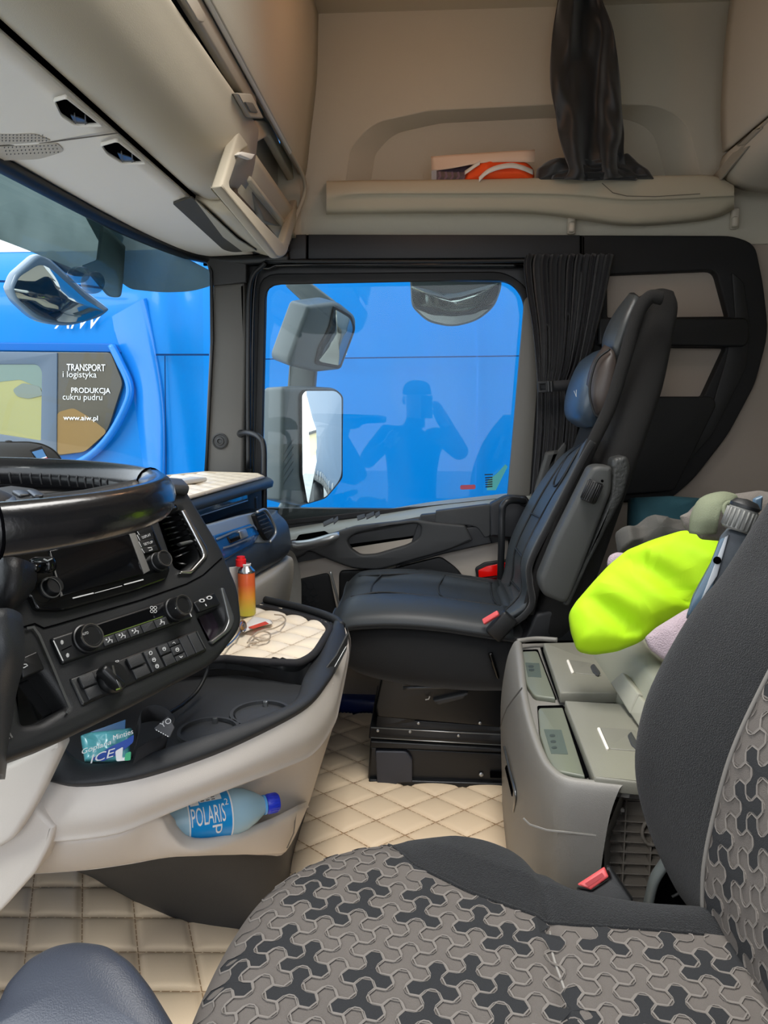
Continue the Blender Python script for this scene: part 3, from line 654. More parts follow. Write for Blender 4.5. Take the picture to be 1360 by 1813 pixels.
plate('visor_knob', XV, circ(170, 500, 17, 20, 20), .02, VK, vs_, off=.03, bev=.004)
plate('visor_knob', XV, circ(145, 486, 16, 15, 20), .02, VK, vs_, off=.045, bev=.004)

def dome(name, P, loop, h, m, parent, off=0):
    c = [P.loc(a, b, off) for a, b in loop]; n = len(c); cx = sum(a for a, b in c)/n; cy = sum(b for a, b in c)/n
    vs = []; fs = []; K = 7
    for k in range(K+1):
        s_ = 1-k/K*.999
        for a, b in c: vs.append(P.M @ V((cx+(a-cx)*s_, cy+(b-cy)*s_, off+h*(1-s_*s_))))
    for k in range(K):
        for i in range(n): fs.append((k*n+i, k*n+(i+1) % n, (k+1)*n+(i+1) % n, (k+1)*n+i))
    return pyd(name, vs, fs, m, parent, True)
# front blind-spot mirror
FM = thing('blind_spot_mirror', 'curved grey front mirror hanging outside the windscreen corner', 'mirror')
FP = Pl((-1.15, 2.25, 1.3), (.85, -.53, -.1))
fo = [(18, 510, 6), (28, 484, 8), (70, 447, 12), (92, 458, 6), (150, 512, 8), (197, 548, 6), (180, 562, 10), (120, 580, 30), (66, 568, 20), (28, 532, 10)]
plate('mirror_housing', FP, fo, .05, mat('mirror_shell_blue_grey', (96, 116, 132), .25, coat=.4), FM, r=5, bev=.012)
fi = rnd([(24, 512, 6), (34, 490, 8), (72, 466, 14), (96, 480, 10), (150, 528, 10), (186, 552, 6), (150, 568, 14), (112, 572, 20), (70, 560, 18), (32, 530, 8)], 5, 5)
MIRROR2 = mat('convex_mirror', (150, 154, 148), .05, metal=1)
dome('mirror_glass', FP, fi, .035, MIRROR2, FM, .003)
tube('mirror_arm', [FP(88, 452, -.02), FP(130, 478, -.04), FP(176, 470, -.08), FP(210, 420, -.15)], .018, GREYM, FM)
FM.location = (0, 0, 0)

# main mirror pair outside the door window
MM = thing('door_mirror', 'tall pair of grey door mirrors outside the side window', 'mirror')
def aim(c, tgt):   # mirror normal that sends the driver's look towards tgt
    return ((CAMP-V(c)).normalized()+V(tgt).normalized()).normalized()
c1 = PY(574, 790, 2.84); n1 = aim(c1, (.985, .13, -.02))
M1 = Pl(c1, n1)
c2 = PY(584, 605, 2.83); M2 = Pl(c2, aim(c2, (.9, .12, -.30)))

MP = M1
MP2 = YP(2.92)
plate('upper_arm', MP2, [(505, 492, 3), (545, 496), (598, 536, 8), (560, 560), (546, 544, 6), (505, 506)], .06, GREYM, MM, r=3, bev=.012)
plate('upper_housing', M2, [(546, 542, 6), (600, 534, 10), (632, 560, 10), (632, 586, 6), (606, 655, 6), (560, 660, 6), (512, 648, 6), (511, 636, 6)], .11, GREYM, MM, r=4, bev=.016)
plate('mirror_stem', MP2, [(512, 640), (560, 652), (556, 700), (508, 690)], .05, mat('stem_grey', (70, 78, 78), .5), MM, r=3, bev=.01)
plate('lower_housing', MP, [(500, 684, 8), (536, 683, 8), (596, 686, 12), (611, 700, 8), (609, 850, 10), (580, 884, 12), (536, 896, 6), (498, 886, 4)], .11, GREYM, MM, r=4, bev=.016)
plate('lower_foot', YP(2.8), [(474, 930, 4), (498, 886, 4), (536, 886), (530, 900, 6), (490, 930)], .1, mat('pale_grey_foot', (120, 132, 134), .4), MM, r=3, bev=.012)
for q in range(5):
    strip('housing_rib', MP, [(502, 806+q*13), (520, 778+q*13)], .003, mat('stem_grey', (70, 78, 78), .5), MM, off=.002)
m1 = [(541, 692, 5), (594, 692, 6), (605, 702, 6), (605, 845, 14), (578, 880, 10), (545, 891, 4), (536, 840), (535, 700, 4)]
plate('mirror_rim', M1, [(a+(a-572)*.08, b+(b-790)*.025) for a, b, *c in m1], .03, BLACKP, MM, r=6, bev=.004, off=.008)
dome('mirror_glass', M1, rnd(m1, 4), .0035, MIRROR, MM, .0125)
m2 = [(592, 542, 6), (622, 560, 8), (628, 582, 8), (602, 652, 6), (560, 644, 8), (566, 615), (584, 580)]
plate('mirror_rim', M2, [(a+(a-595)*.06, b+(b-600)*.03) for a, b, *c in m2], .02, BLACKP, MM, r=6, bev=.004, off=.006)
dome('mirror_glass', M2, rnd(m2, 6), .012, MIRROR2, MM, .004)
tube('mirror_bracket', [PY(500, 925, 2.80), V((-.60, 2.68, .60)), V((-.60, 2.52, .58))], .02, GREYM, MM)
# kerb mirror above the window
KM = thing('kerb_mirror', 'wide dark kerb mirror hanging outside above the side window', 'mirror')
KP = Pl((.13, 2.72, 1.36), (-.1, -.8, -.45))
km = [(724, 480), (888, 480), (888, 512, 10), (876, 545, 14), (846, 570, 20), (800, 582, 20), (756, 572, 14), (728, 545, 10)]
plate('mirror_housing', KP, km, .06, GREYM, KM, r=5, bev=.012)
dome('mirror_glass', KP, rnd([(728, 506, 4), (800, 522, 20), (884, 500, 5), (882, 520, 8), (870, 544, 10), (842, 566, 14), (800, 577, 20), (758, 566, 12), (732, 542, 8)], 5), .02, MIRROR2, KM, .004)
plate('mirror_arm', KP, [(770, 470), (845, 470), (845, 500), (770, 500)], .05, BLACKP, KM, off=.01, bev=.01)
tube('mirror_bracket', [KP(805, 470, -.02), V((.10, 2.66, 1.56)), V((.10, 2.50, 1.60))], .02, GREYM, KM)

# ================================================================== PASSENGER SIDE DASH
DB = thing('dashboard', 'grey dashboard with gloss drawer tinted by a painted blue reflection in front of the passenger seat', 'dashboard', (-.6, 1.9, .4))
DSOFT = mat('dash_slate', (50, 56, 62), .42, bump=.2, scale=800)
A_ = V((-.549, 1.71, 0)); B_ = V((-.478, 2.18, 0)); dAB = (B_-A_).normalized()
DPn = V((dAB.y, -dAB.x, 0))
def DPL(off=0): return Pl((A_.x+DPn.x*off, A_.y+DPn.y*off, .7), DPn)
D0 = DPL()
zt = .80
topo = [A_-dAB*.75+V((.0, 0, 0)), B_+dAB*.02, V((-.50, 2.29, 0)), V((-.70, 2.36, 0)), V((-.86, 2.2, 0)), V((-.98, 1.8, 0)), V((-1.0, .6, 0)), A_-dAB*.75-V((.1, 0, 0))]
ZT = ZP(zt); bm = None
plate2('dash_top', ZT, [rnd([((ZT.Mi @ V((p.x, p.y, zt))).x, (ZT.Mi @ V((p.x, p.y, zt))).y) for p in topo], .02)], .03, DSOFT, DB, 0, .004)
lp_ = []
for t in (-.75, -.3, .2, .46, .505):
    p = A_+dAB*t
    k = 1 if t < .5 else .7
    lp_.append([V((p.x-.10, p.y, zt-.005)), V((p.x-.02, p.y, zt+.002)), V((p.x+.012*k, p.y, zt-.008)), V((p.x+.014*k, p.y, zt-.022)), V((p.x-.0, p.y, zt-.032)), V((p.x-.06, p.y, zt-.034))])
loft('dash_lip', lp_, DSOFT, DB, nu=4, nv=4)
NAVY = mat('blue_reflection_gloss', (44, 82, 116), .18, coat=.5)  # blue reflection of sky and truck put into the drawer colour
plate('upper_drawer', D0, [(320, 898, 3), (338, 888), (436, 862, 4), (439, 885, 4), (352, 914, 3)], .04, NAVY, DB, off=-.004, r=1, bev=.003)
strip('drawer_edge', D0, [(352, 914), (439, 886), (437, 863)], .003, SILVER, DB, off=-.002)
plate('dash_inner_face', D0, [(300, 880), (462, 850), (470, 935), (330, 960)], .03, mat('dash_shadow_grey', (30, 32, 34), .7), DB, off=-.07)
# lower pod
def pod(t, k): p = A_+dAB*t; return p
rowsP = []
for t in (-.5, -.1, .2, .42, .50):
    p = A_+dAB*t; q = .0 if t < .45 else -.02
    rowsP.append([V((p.x-.12, p.y, .705)), V((p.x+.01, p.y, .702)), V((p.x+.045+q, p.y, .69)), V((p.x+.075+q, p.y, .655)), V((p.x+.08+q, p.y, .59)), V((p.x+.05+q, p.y, .555)), V((p.x+.0, p.y, .53)), V((p.x-.05, p.y, .50))])
loft('pod_shell', rowsP, DSOFT, DB, nu=4, nv=4)
D1 = Pl((A_.x+.077, A_.y, .63), (DPn.x, DPn.y, .12))
plate('pod_fascia', D1, [(350, 935), (430, 912), (458, 906, 4), (482, 945, 6), (478, 962, 4), (450, 962), (400, 992), (380, 1000)], .02, mat('fascia_silver', (142, 150, 156), .3, metal=.3), DB, off=.004, r=2, bev=.004)
BLP = mat('blue_fascia', (24, 80, 138), .2, coat=.5)
plate('pod_insert', D1, [(380, 948, 2), (445, 927, 4), (460, 945, 3), (450, 962), (398, 990, 3), (386, 976)], .012, BLP, DB, off=.009, r=2, bev=.002)
strip('pod_chrome_line', D1, [(384, 955), (412, 942), (450, 930), (455, 938)], .004, SILVER, DB, off=.012)
plate('latch_button', D1, [(404, 950, 2), (428, 941, 2), (436, 950, 2), (410, 962, 2)], .012, BLACKG, DB, off=.014, bev=.002, r=1)
plate('latch_bezel', D1, [(424, 940, 2), (436, 936, 2), (441, 950, 2), (428, 955, 2)], .012, SILVER, DB, off=.016, bev=.002, r=1)
strip('pod_chrome_line', D1, [(396, 970), (410, 966), (444, 952)], .004, SILVER, DB, off=.013)
vb = plate('vent_bezel', D1, [(451, 910, 4), (468, 904, 4), (484, 930, 5), (487, 944, 4), (476, 958, 4), (462, 940)], .02, BLACKP, DB, off=.016, r=3, bev=.003)
for k in range(5): strip('vent_slat', D1, [(456+k*3, 916+k*7), (471+k*3, 910+k*7)], .003, DARKP, DB, off=.02)
tube('vent_rim', [D1(455, 907, .02), D1(470, 903, .022), D1(484, 926, .024), D1(488, 944, .024), D1(478, 960, .022)], .004, SILVER, DB)
rowsL = []
for t in (.12, .2, .3, .46, .5):
    p = A_+dAB*t; q = .03 if t < .45 else .01
    rowsL.append([V((p.x-.04, p.y, .565)), V((p.x+.04+q, p.y, .56)), V((p.x+.06+q, p.y, .53)), V((p.x+.045+q, p.y, .42)), V((p.x+.0, p.y, .2)), V((p.x-.02, p.y, 0))])
loft('lower_dash', rowsL, GREIGE2, DB, nu=4, nv=4)
loft('lower_dash_cheek', [[V((-.56, 2.2, .6)), V((-.44, 2.22, .58)), V((-.40, 2.24, .54)), V((-.39, 2.25, .4)), V((-.42, 2.26, 0.02))], [V((-.58, 2.33, .6)), V((-.50, 2.34, .58)), V((-.47, 2.34, .54)), V((-.45, 2.34, .4)), V((-.45, 2.34, 0.02))]], GREIGE2, DB, nu=3, nv=4)
tube('dash_closing_post', [PY(446, 880, 2.28), PY(447, 905, 2.28)], .018, BLACKP, DB)
# tube under the lip to the pillar
QB = mat('quilt_beige', (232, 206, 168), .42, bump=.12, scale=900)
QBP = mat('quilt_cream', (236, 220, 196), .4, bump=.12, scale=900)
qm = thing('dash_mat', 'cream quilted mat lying on the dashboard top', 'mat', (-.7, 1.8, zt))
mp = [(-.56, 1.62), (-.485, 2.17), (-.52, 2.25), (-.70, 2.3), (-.82, 2.1), (-.9, 1.75), (-.92, 1.0), (-.62, 1.0)]
ZM = ZP(zt+.003)
def wl_(P, pts): return [((P.Mi @ V((a, b, P.o.z))).x, (P.Mi @ V((a, b, P.o.z))).y) for a, b in pts]
quilt('mat_padding', ZM, wl_(ZM, mp), (.8, .6), (-.7, .7), .05, .05, .005, QBP, qm, sub=5)
tube('mat_binding', [V((a, b, zt+.004)) for a, b in mp], .005, mat('cream_binding', (200, 184, 160), .5), qm, closed=True, straight=True)
box('dash_tray_edge', (-.72, 1.75, zt+.014), (.05, .55, .012), mat('pale_strip', (205, 200, 190), .5), DB, .004, rot=Matrix.Rotation(R(-20), 3, 'Z'))

# cap with a flag patch on the dash top, left
CP = thing('baseball_cap', 'dark cap with a stars and stripes patch at the left end of the dashboard', 'cap', PY(20, 830, 1.25))
cc = PY(18, 822, 1.25)
vs = []; fs = []; nn = 28; kk = 10
for k in range(kk+1):
    ph = pi/2*k/kk
    for j in range(nn):
        a = 2*pi*j/nn; r_ = .088*(cos(ph)**.55)
        vs.append(cc+V((r_*cos(a)*1.0, r_*sin(a)*.9, .058*sin(ph)**.9-.02)))
for k in range(kk):
    for j in range(nn): fs.append((k*nn+j, k*nn+(j+1) % nn, (k+1)*nn+(j+1) % nn, (k+1)*nn+j))
CAPM = mat('cap_cloth', (50, 50, 48), .9, bump=.5, scale=1200)
pyd('cap_crown', vs, fs, CAPM, CP, True)
for j in range(4):
    a = j*pi/4+.3
    tube('cap_seam', [cc+V((.089*(cos(pi/2*k/6)**.55)*cos(a), .0895*.9*(cos(pi/2*k/6)**.55)*sin(a), .0585*sin(pi/2*k/6)**.9-.02)) for k in range(7)], .0012, mat('cap_thread', (36, 36, 34), .9), CP)
lathe('cap_button', [(0, .006), (.003, .005), (.004, 0)], cc+V((0, 0, .038)), (0, 0, 1), CAPM, CP, n=12)
PTC = Pl(PY(76, 808, 1.150), (.62, -.62, .5))
plate('flag_patch', PTC, [(53, 797), (74, 790), (86, 812), (96, 824), (72, 824), (62, 812)], .003, mat('patch_black', (20, 20, 22), .9), CP, off=0)
plate('flag_canton', PTC, [(57, 800), (75, 795), (82, 808), (67, 813)], .002, mat('flag_blue', (70, 120, 170), .8), CP, off=.0015)
for k in range(4):
    plate('flag_stripe', PTC, [(67+k*2.6, 813+k*3), (82+k*3, 808+k*3.6), (83.2+k*3, 809.6+k*3.6), (68.2+k*2.6, 814.6+k*3)], .002, PRINT, CP, off=.0015)
    plate('flag_stripe', PTC, [(68.2+k*2.6, 814.6+k*3), (83.2+k*3, 809.6+k*3.6), (84.6+k*3, 811.4+k*3.6), (69.5+k*2.6, 816+k*3)], .002, mat('flag_red', (160, 40, 50), .8), CP, off=.0015)

# door-pillar grab handle
for nm, lb, pts, r in (('grab_handle', 'black grab handle on the windscreen pillar beside the dashboard', [PY(426, 768, 2.34), PY(440, 766, 2.29), PY(458, 773, 2.25), PY(467, 790, 2.24), PY(468, 840, 2.24), PY(468, 900, 2.24), PY(466, 936, 2.26)], .0085),
     ('grab_handle', 'black tubular grab handle between the door and the passenger seat', [PY(928, 888, 2.28), PY(905, 886, 2.23), PY(892, 894, 2.22), PY(889, 912, 2.22), PY(888, 960, 2.22), PY(886, 1032, 2.25)], .0105)):
    g = thing(nm, lb, 'handle', pts[0], 'black grab handles')
    tube('handle_bar', pts, r, mat('handle_black', (30, 31, 33), .4), g, seg=50, n=12)
    for e in (0, -1): lathe('handle_foot', [(0, r*1.5), (.006, r*1.5), (.012, r*1.1)], pts[e]+V((0, .008, 0)), (0, -1, 0), BLACKP, g, n=14)

# ================================================================== CENTRE FASCIA
u_ = V((.414, .91, 0)).normalized(); nh_ = V((.91, -.414, 0)).normalized(); al = R(28)
w_ = V((0, 0, -1))*cos(al)+nh_*sin(al)
FA = Pl(PY(430, 1110, 1.15), u_.cross(w_), u_)
CF = thing('center_dashboard', 'black driver-facing fascia with screen, air vent, dials and switches', 'dashboard', (-.5, 1.0, .55))
FAS = mat('fascia_black', (24, 25, 26), .5, bump=.22, scale=1000)
FAS2 = mat('fascia_charcoal', (38, 39, 40), .5, bump=.22, scale=1000)
BTN = mat('switch_black', (18, 19, 20), .38)
EDGE = mat('brushed_edge', (120, 122, 122), .3, metal=.8)
pocket = [(30, 1207, 3), (74, 1190, 4), (119, 1250, 5), (72, 1278, 6), (42, 1282, 6)]
usbp = [(353, 1093, 3), (389, 1075, 3), (403, 1103, 5), (396, 1120, 6), (373, 1135, 4)]
vent = [(281, 912, 3), (323, 903, 3), (356, 975, 6), (354, 989, 5), (326, 1008, 5), (312, 1003, 6)]
plate('fascia_body', FA, [(-90, 1400), (0, 1352, 4), (110, 1312), (240, 1248), (385, 1172, 26), (432, 1108, 18), (424, 1040, 16), (392, 965, 20), (340, 880, 8), (330, 862), (200, 868), (-90, 960)], .07, FAS, CF, holes=[pocket, usbp, vent], r=4, bev=.010)
plate('fascia_backing', FA, [(-90, 1380), (385, 1150), (415, 1100), (385, 970), (320, 872), (-90, 960)], .01, VOID, CF, off=-.06)
plate('pocket_floor', FA, [(30, 1205), (76, 1188), (124, 1254), (70, 1290), (34, 1290)], .004, BLACKG, CF, off=-.03)
# joint line of upper and lower panel
strip('panel_joint', FA, [(28, 1114), (62, 1104), (78, 1112), (100, 1106), (250, 1062), (330, 1034), (360, 1018), (393, 988)], .002, VOID, CF, off=.0012)
# hood over the top
loft('fascia_hood', [[FA(a, b, o) for a, b, o in r] for r in (
   [(-60, 880, -.06), (-60, 876, .0), (-60, 880, .012), (-60, 892, .012), (-60, 896, .0)],
   [(200, 842, -.08), (200, 852, .0), (200, 858, .012), (200, 868, .012), (200, 872, .0)],
   [(300, 846, -.08), (306, 856, .0), (306, 862, .012), (303, 872, .010), (300, 875, .0)],
   [(322, 848, -.08), (332, 858, .0), (335, 864, .010), (332, 874, .006), (326, 878, .0)])], FAS2, CF, nu=3, nv=4)
# touch screen
plate('screen_bezel', FA, [(-20, 1070, 4), (53, 1053, 5), (67, 1079, 8), (116, 1080, 10), (240, 1046), (296, 1026, 8), (303, 1008, 6), (268, 924, 4), (180, 930), (-20, 990)], .012, BLACKG, CF, off=.010, r=3, bev=.004)
plate('screen', FA, [(88, 975), (229, 946), (254, 1016), (111, 1054)], .003, SCREEN, CF, off=.013, bev=.0008)
plate('screen_side_strip', FA, [(229, 945), (240, 943), (266, 1010), (255, 1016)], .003, PILLAR, CF, off=.0128, bev=.0008)
plate('screen_side_strip', FA, [(88, 975), (92, 974), (115, 1053), (108, 1056)], .003, PILLAR, CF, off=.0128, bev=.0008)
strip('screen_sill_line', FA, [(129, 1059), (165, 1050), (166, 1050)], .0016, MARK, CF, off=.0125)
strip('screen_sill_line', FA, [(168, 1050), (216, 1037)], .0008, MARK, CF, off=.0125)
strip('screen_sill_line', FA, [(220, 1035), (254, 1026)], .0016, MARK, CF, off=.0125)
def knob(name, P, px, py, r, h, m, parent, off=.01, ring=True, n=28):
    o = lathe(name, [(0, r*1.12), (h*.25, r*1.1), (h*.3, r), (h*.9, r*.94), (h, r*.86), (h, r*.72), (h*.95, r*.68), (h*.95, 0)], P(px, py, off), P.n, m, parent, n=n)
    if ring: lathe('knob_ring', [(h*.93, r*.95), (h*1.03, r*.93), (h*1.03, r*.84), (h*.95, r*.82)], P(px, py, off), P.n, CHROME, o, n=n)
    return o
knob('screen_knob', FA, 89, 1041, .0125, .012, BTN, CF, .01, ring=False)
lathe('knob_ring', [(.0, .0138), (.002, .0135), (.002, .0125)], FA(89, 1041, .0205), FA.n, EDGE, CF)
knob('screen_knob', FA, 279, 996, .0135, .018, BTN, CF, .01)
for q, tx in (([(240, 936), (267, 929), (272, 941), (246, 948)], ''), ([(242, 946, 1), (269, 940, 1), (273, 952, 1), (247, 958, 1)], 'DISPLAY'), ([(245, 958, 1), (272, 952, 1), (277, 965, 1), (250, 970, 1)], 'SETUP'), ([(250, 970, 1), (277, 964, 1), (281, 974, 1), (255, 980, 1)], '')):
    plate('screen_button', FA, q, .003, BTN, CF, off=.0135, bev=.0008)
    strip('button_edge', FA, [(q[0][0]+1, q[0][1]+1), (q[3][0]+1, q[3][1]-1)], .0007, MARK, CF, off=.0137)
    if tx: text('lettering', tx, FA, (q[3][0]+6, q[3][1]-4), (q[2][0]-5, q[2][1]-4), (q[0][0]+8.5, q[0][1]+4), MARK, CF, off=.0139)
strip('button_mark', FA, [(262, 970), (268, 969), (270, 973), (264, 975)], .001, MARK, CF, off=.0139)
# air vent
plate('vent_cavity', FA, [(276, 908), (325, 898), (362, 980), (330, 1014), (308, 1006)], .004, VOID, CF, off=-.045)
for k in range(9):
    t = k/8
    a = (284+t*30, 919+t*78); b = (326+t*26, 911+t*70) if k < 8 else (330, 1000)
    L0 = FA(a[0], a[1], -.012); R0 = FA(b[0], b[1], -.012)
    d = (FA.n*.018-FA.ey*.004)
    pyd('vent_slat', [L0, R0, R0-d, L0-d, L0+V((0, 0, .002)), R0+V((0, 0, .002)), R0-d+V((0, 0, .002)), L0-d+V((0, 0, .002))], [(0, 1, 2, 3), (4, 7, 6, 5), (0, 4, 5, 1), (1, 5, 6, 2), (2, 6, 7, 3), (3, 7, 4, 0)], BLACKG, CF)
plate('vent_slider', FA, rnd([(318, 960), (340, 955), (344, 959), (324, 965)], 2), .01, EDGE, CF, off=.0, bev=.002)
plate('vent_chrome', FA, [(322, 903, 1), (329, 901, 2), (368, 970, 8), (371, 983, 6), (340, 1016, 4), (318, 1015, 1), (321, 1010, 1), (338, 1009, 4), (361, 984, 5), (359, 974, 6)], .012, CHROME, CF, off=.006, r=1, bev=.0025)
plate('vent_tab_bezel', FA, [(279, 898, 3), (312, 892, 3), (316, 902, 3), (284, 908, 3)], .004, BLACKG, CF, off=.004, bev=.001)
tube('vent_tab', [FA(286, 903, .006), FA(298, 899, .010), (FA(310, 898, .006))], .0022, CHROME, CF, seg=12)
# usb block
plate('usb_frame', FA, [(392, 1040, 2), (397, 1040, 3), (417, 1096, 9), (410, 1115, 8), (379, 1140, 3), (372, 1135, 2), (398, 1116, 6), (406, 1098, 7)], .010, EDGE, CF, off=.005, r=1, bev=.002)
plate('usb_block', FA, [(343, 1066, 3), (380, 1048, 3), (391, 1070, 3), (354, 1084, 3)], .012, BTN, CF, off=.007, bev=.002)
for a, b in ((358, 1063), (371, 1058)):
    plate('usb_cap', FA, circ(a, b, 5, 3.2, 16), .003, MARK, CF, off=.0085); plate('usb_hole', FA, circ(a, b, 2.6, 1.6, 12), .001, VOID, CF, off=.0092)
strip('usb_mark', FA, [(364, 1069), (366, 1073)], .0016, MARK, CF, off=.008)
plate('usb_pocket_floor', FA, [(350, 1090), (392, 1070), (408, 1105), (375, 1140)], .003, mat('dark_mauve', (34, 26, 34), .2), CF, off=-.02)
# climate panel
def bil(q, s, t):
    a = [q[0][i]+(q[1][i]-q[0][i])*s for i in (0, 1)]; b = [q[3][i]+(q[2][i]-q[3][i])*s for i in (0, 1)]
    return (a[0]+(b[0]-a[0])*t, a[1]+(b[1]-a[1])*t)
CQ = [(91, 1129), (325, 1054), (342, 1093), (112, 1174)]
plate('climate_panel', FA, [(91, 1129, 5), (325, 1053, 4), (343, 1094, 4), (112, 1176, 5)], .012, BTN, CF, off=.006, bev=.003)
plate('climate_display', FA, [bil(CQ, .28, .08), bil(CQ, .84, .1), bil(CQ, .86, .5), bil(CQ, .30, .52)], .002, SCREEN, CF, off=.0068)
strip('climate_light_line', FA, [bil(CQ, .31, .56), bil(CQ, .8, .56)], .0009, mat('green_print', (90, 110, 36), .6), CF, off=.0068)
strip('panel_edge', FA, [bil(CQ, 0.006, .12), bil(CQ, .006, .92)], .0014, MARK, CF, off=.0066)
strip('panel_edge', FA, [bil(CQ, .985, .05), bil(CQ, .992, .95)], .0018, MARK, CF, off=.0066)
for k in range(5):
    s0 = .33+k*.1; q = [bil(CQ, s0, .60), bil(CQ, s0+.094, .60), bil(CQ, s0+.094, .93), bil(CQ, s0, .93)]
    plate('climate_button', FA, [(a, b, 1) for a, b in q], .003, FAS2, CF, off=.0085, bev=.0008)
    if k != 3:
        c = bil(CQ, s0+.045, .76)
        strip('icon', FA, [(c[0]-2.5, c[1]+4), (c[0]+1, c[1]-1), (c[0]-1, c[1]-5)], .0011, MARK, CF, off=.0090)
        strip('icon', FA, [(c[0]+1, c[1]), (c[0]+5, c[1]-1), (c[0]+5, c[1]+4)], .0011, MARK, CF, off=.0090)
        plate('icon', FA, circ(c[0]+(-5 if k < 3 else 0), c[1]-1, 1.6, n=8), .0005, MARK, CF, off=.0090)
for cx, cy in ((110, 1137), (120, 1160)):
    for k in range(4): strip('icon', FA, [(cx-3*cos(k*pi/4), cy-4*sin(k*pi/4)), (cx+3*cos(k*pi/4), cy+4*sin(k*pi/4))], .0008, MARK, CF, off=.0070)
for k in range(4): strip('icon', FA, circ(272+3.2*(1 if k % 2 else -1), 1079+3.2*(1 if k > 1 else -1), 2.6, n=8), .0007, MARK, CF, off=.0072, closed=True)
strip('climate_joint', FA, [bil(CQ, .03, .55), bil(CQ, .11, .50)], .001, VOID, CF, off=.0068)
strip('climate_joint', FA, [bil(CQ, .88, .9), bil(CQ, .93, .06)], .001, VOID, CF, off=.0068)
kn = knob('temperature_dial', FA, 151, 1132, .0175, .016, BTN, CF, .006)
text('lettering', 'AUTO', FA, (146, 1125.5), (157, 1122), (145, 1121), MARK, CF, off=.0228)
kn = knob('fan_dial', FA, 306, 1081, .0165, .026, BTN, CF, .006)
plate('icon', FA, circ(311, 1077, .8, n=8), .0005, MARK, CF, off=.033)
for a, b in ((316, 1064), (326, 1087)): strip('icon', FA, [(a, b), (a+2, b+1), (a+1, b+3)], .0008, MARK, CF, off=.0072)
# switch bank
SQ = [(125, 1201), (349, 1115), (367, 1151), (147, 1248)]
plate('switch_bank', FA, [(124, 1201, 4), (350, 1114, 4), (368, 1152, 4), (147, 1250, 4)], .010, BTN, CF, off=.003, bev=.003)
def sw(s0, s1, t0, t1, off=.006, m=FAS2): return plate('switch', FA, [(*bil(SQ, s0, t0), 1), (*bil(SQ, s1, t0), 1), (*bil(SQ, s1, t1), 1), (*bil(SQ, s0, t1), 1)], .005, m, CF, off=off, bev=.0012)
sw(.06, .17, .06, .48, .008); sw(.06, .17, .52, .94)
sw(.44, .555, .06, .48, .009); sw(.44, .555, .52, .94)
for s0, s1 in ((.57, .665), ): sw(s0, s1, .06, .94)
sw(.68, .76, .06, .45, .008); sw(.68, .76, .50, .94)
sw(.765, .845, .04, .27); sw(.765, .845, .30, .66, .008); sw(.765, .845, .69, .94)
sw(.85, .915, .06, .94); sw(.92, .985, .06, .94)
for s_, t_, r_ in ((.617, .2, 2.6), (.617, .5, 2.8), (.617, .78, 2.8), (.72, .25, 2.6), (.805, .48, 2.8)):
    c = bil(SQ, s_, t_); strip('icon', FA, circ(c[0], c[1], r_*1.0, r_*1.2, n=8), .0009, MARK, CF, off=.0092, closed=True)
    if t_ > .3 or s_ > .65: strip('icon', FA, [(c[0]-r_, c[1]), (c[0]+r_, c[1]-1)], .0009, MARK, CF, off=.0092)
for t_, d in ((.16, -1), (.82, 1)):
    c = bil(SQ, .805, t_); strip('icon', FA, [(c[0]-2.5, c[1]-d*1), (c[0], c[1]+d*1.5), (c[0]+2.5, c[1]-d*1.6)], .0009, MARK, CF, off=.0072)
strip('bank_edge', FA, [bil(SQ, .008, .06), bil(SQ, .01, .94)], .0026, EDGE, CF, off=.0036)
strip('bank_edge', FA, [bil(SQ, .995, .06), bil(SQ, .995, .9)], .0016, EDGE, CF, off=.0036)
lathe('light_switch', [(0, .021), (.006, .021), (.010, .019), (.010, 0)], FA(196, 1201, .003), FA.n, BTN, CF, n=32)
q = FA(196, 1201, .018); box('light_switch_grip', q, (.012, .038, .018), BTN, CF, .004, rot=Matrix((FA.ex, FA.ey, FA.n)).transposed() @ Matrix.Rotation(R(28), 3, 'Z'))
strip('grip_chrome', FA, [(200, 1178), (203, 1192), (210, 1208), (215, 1220)], .0028, CHROME, CF, off=.027)
text('lettering', 'P', FA, (206, 1176), (212, 1174), (204, 1170), MARK, CF, off=.0045)
text('lettering', '1', FA, (203, 1182), (206, 1181), (202, 1176), MARK, CF, off=.0045)
strip('icon', FA, [(206, 1221), (215, 1218)], .0018, mat('green_print', (110, 150, 40), .5), CF, off=.027)
# left pocket frame
strip('pocket_edge', FA, [(48, 1112), (60, 1110), (70, 1124), (98, 1190), (124, 1252), (118, 1262)], .0032, EDGE, CF, off=.004)
plate('left_module', FA, [(34, 1166, 3), (66, 1152, 3), (80, 1184, 3), (40, 1202, 3)], .012, BTN, CF, off=.005, bev=.002)
strip('icon', FA, [(36, 1180), (41, 1176), (47, 1176), (49, 1178), (43, 1182), (36, 1182)], .0012, MARK, CF, off=.006)
for k in range(3): strip('grip_rib', FA, [(2+k*5, 1294-k*2), (12+k*5, 1310-k*2)], .002, PILLAR, CF, off=.002)

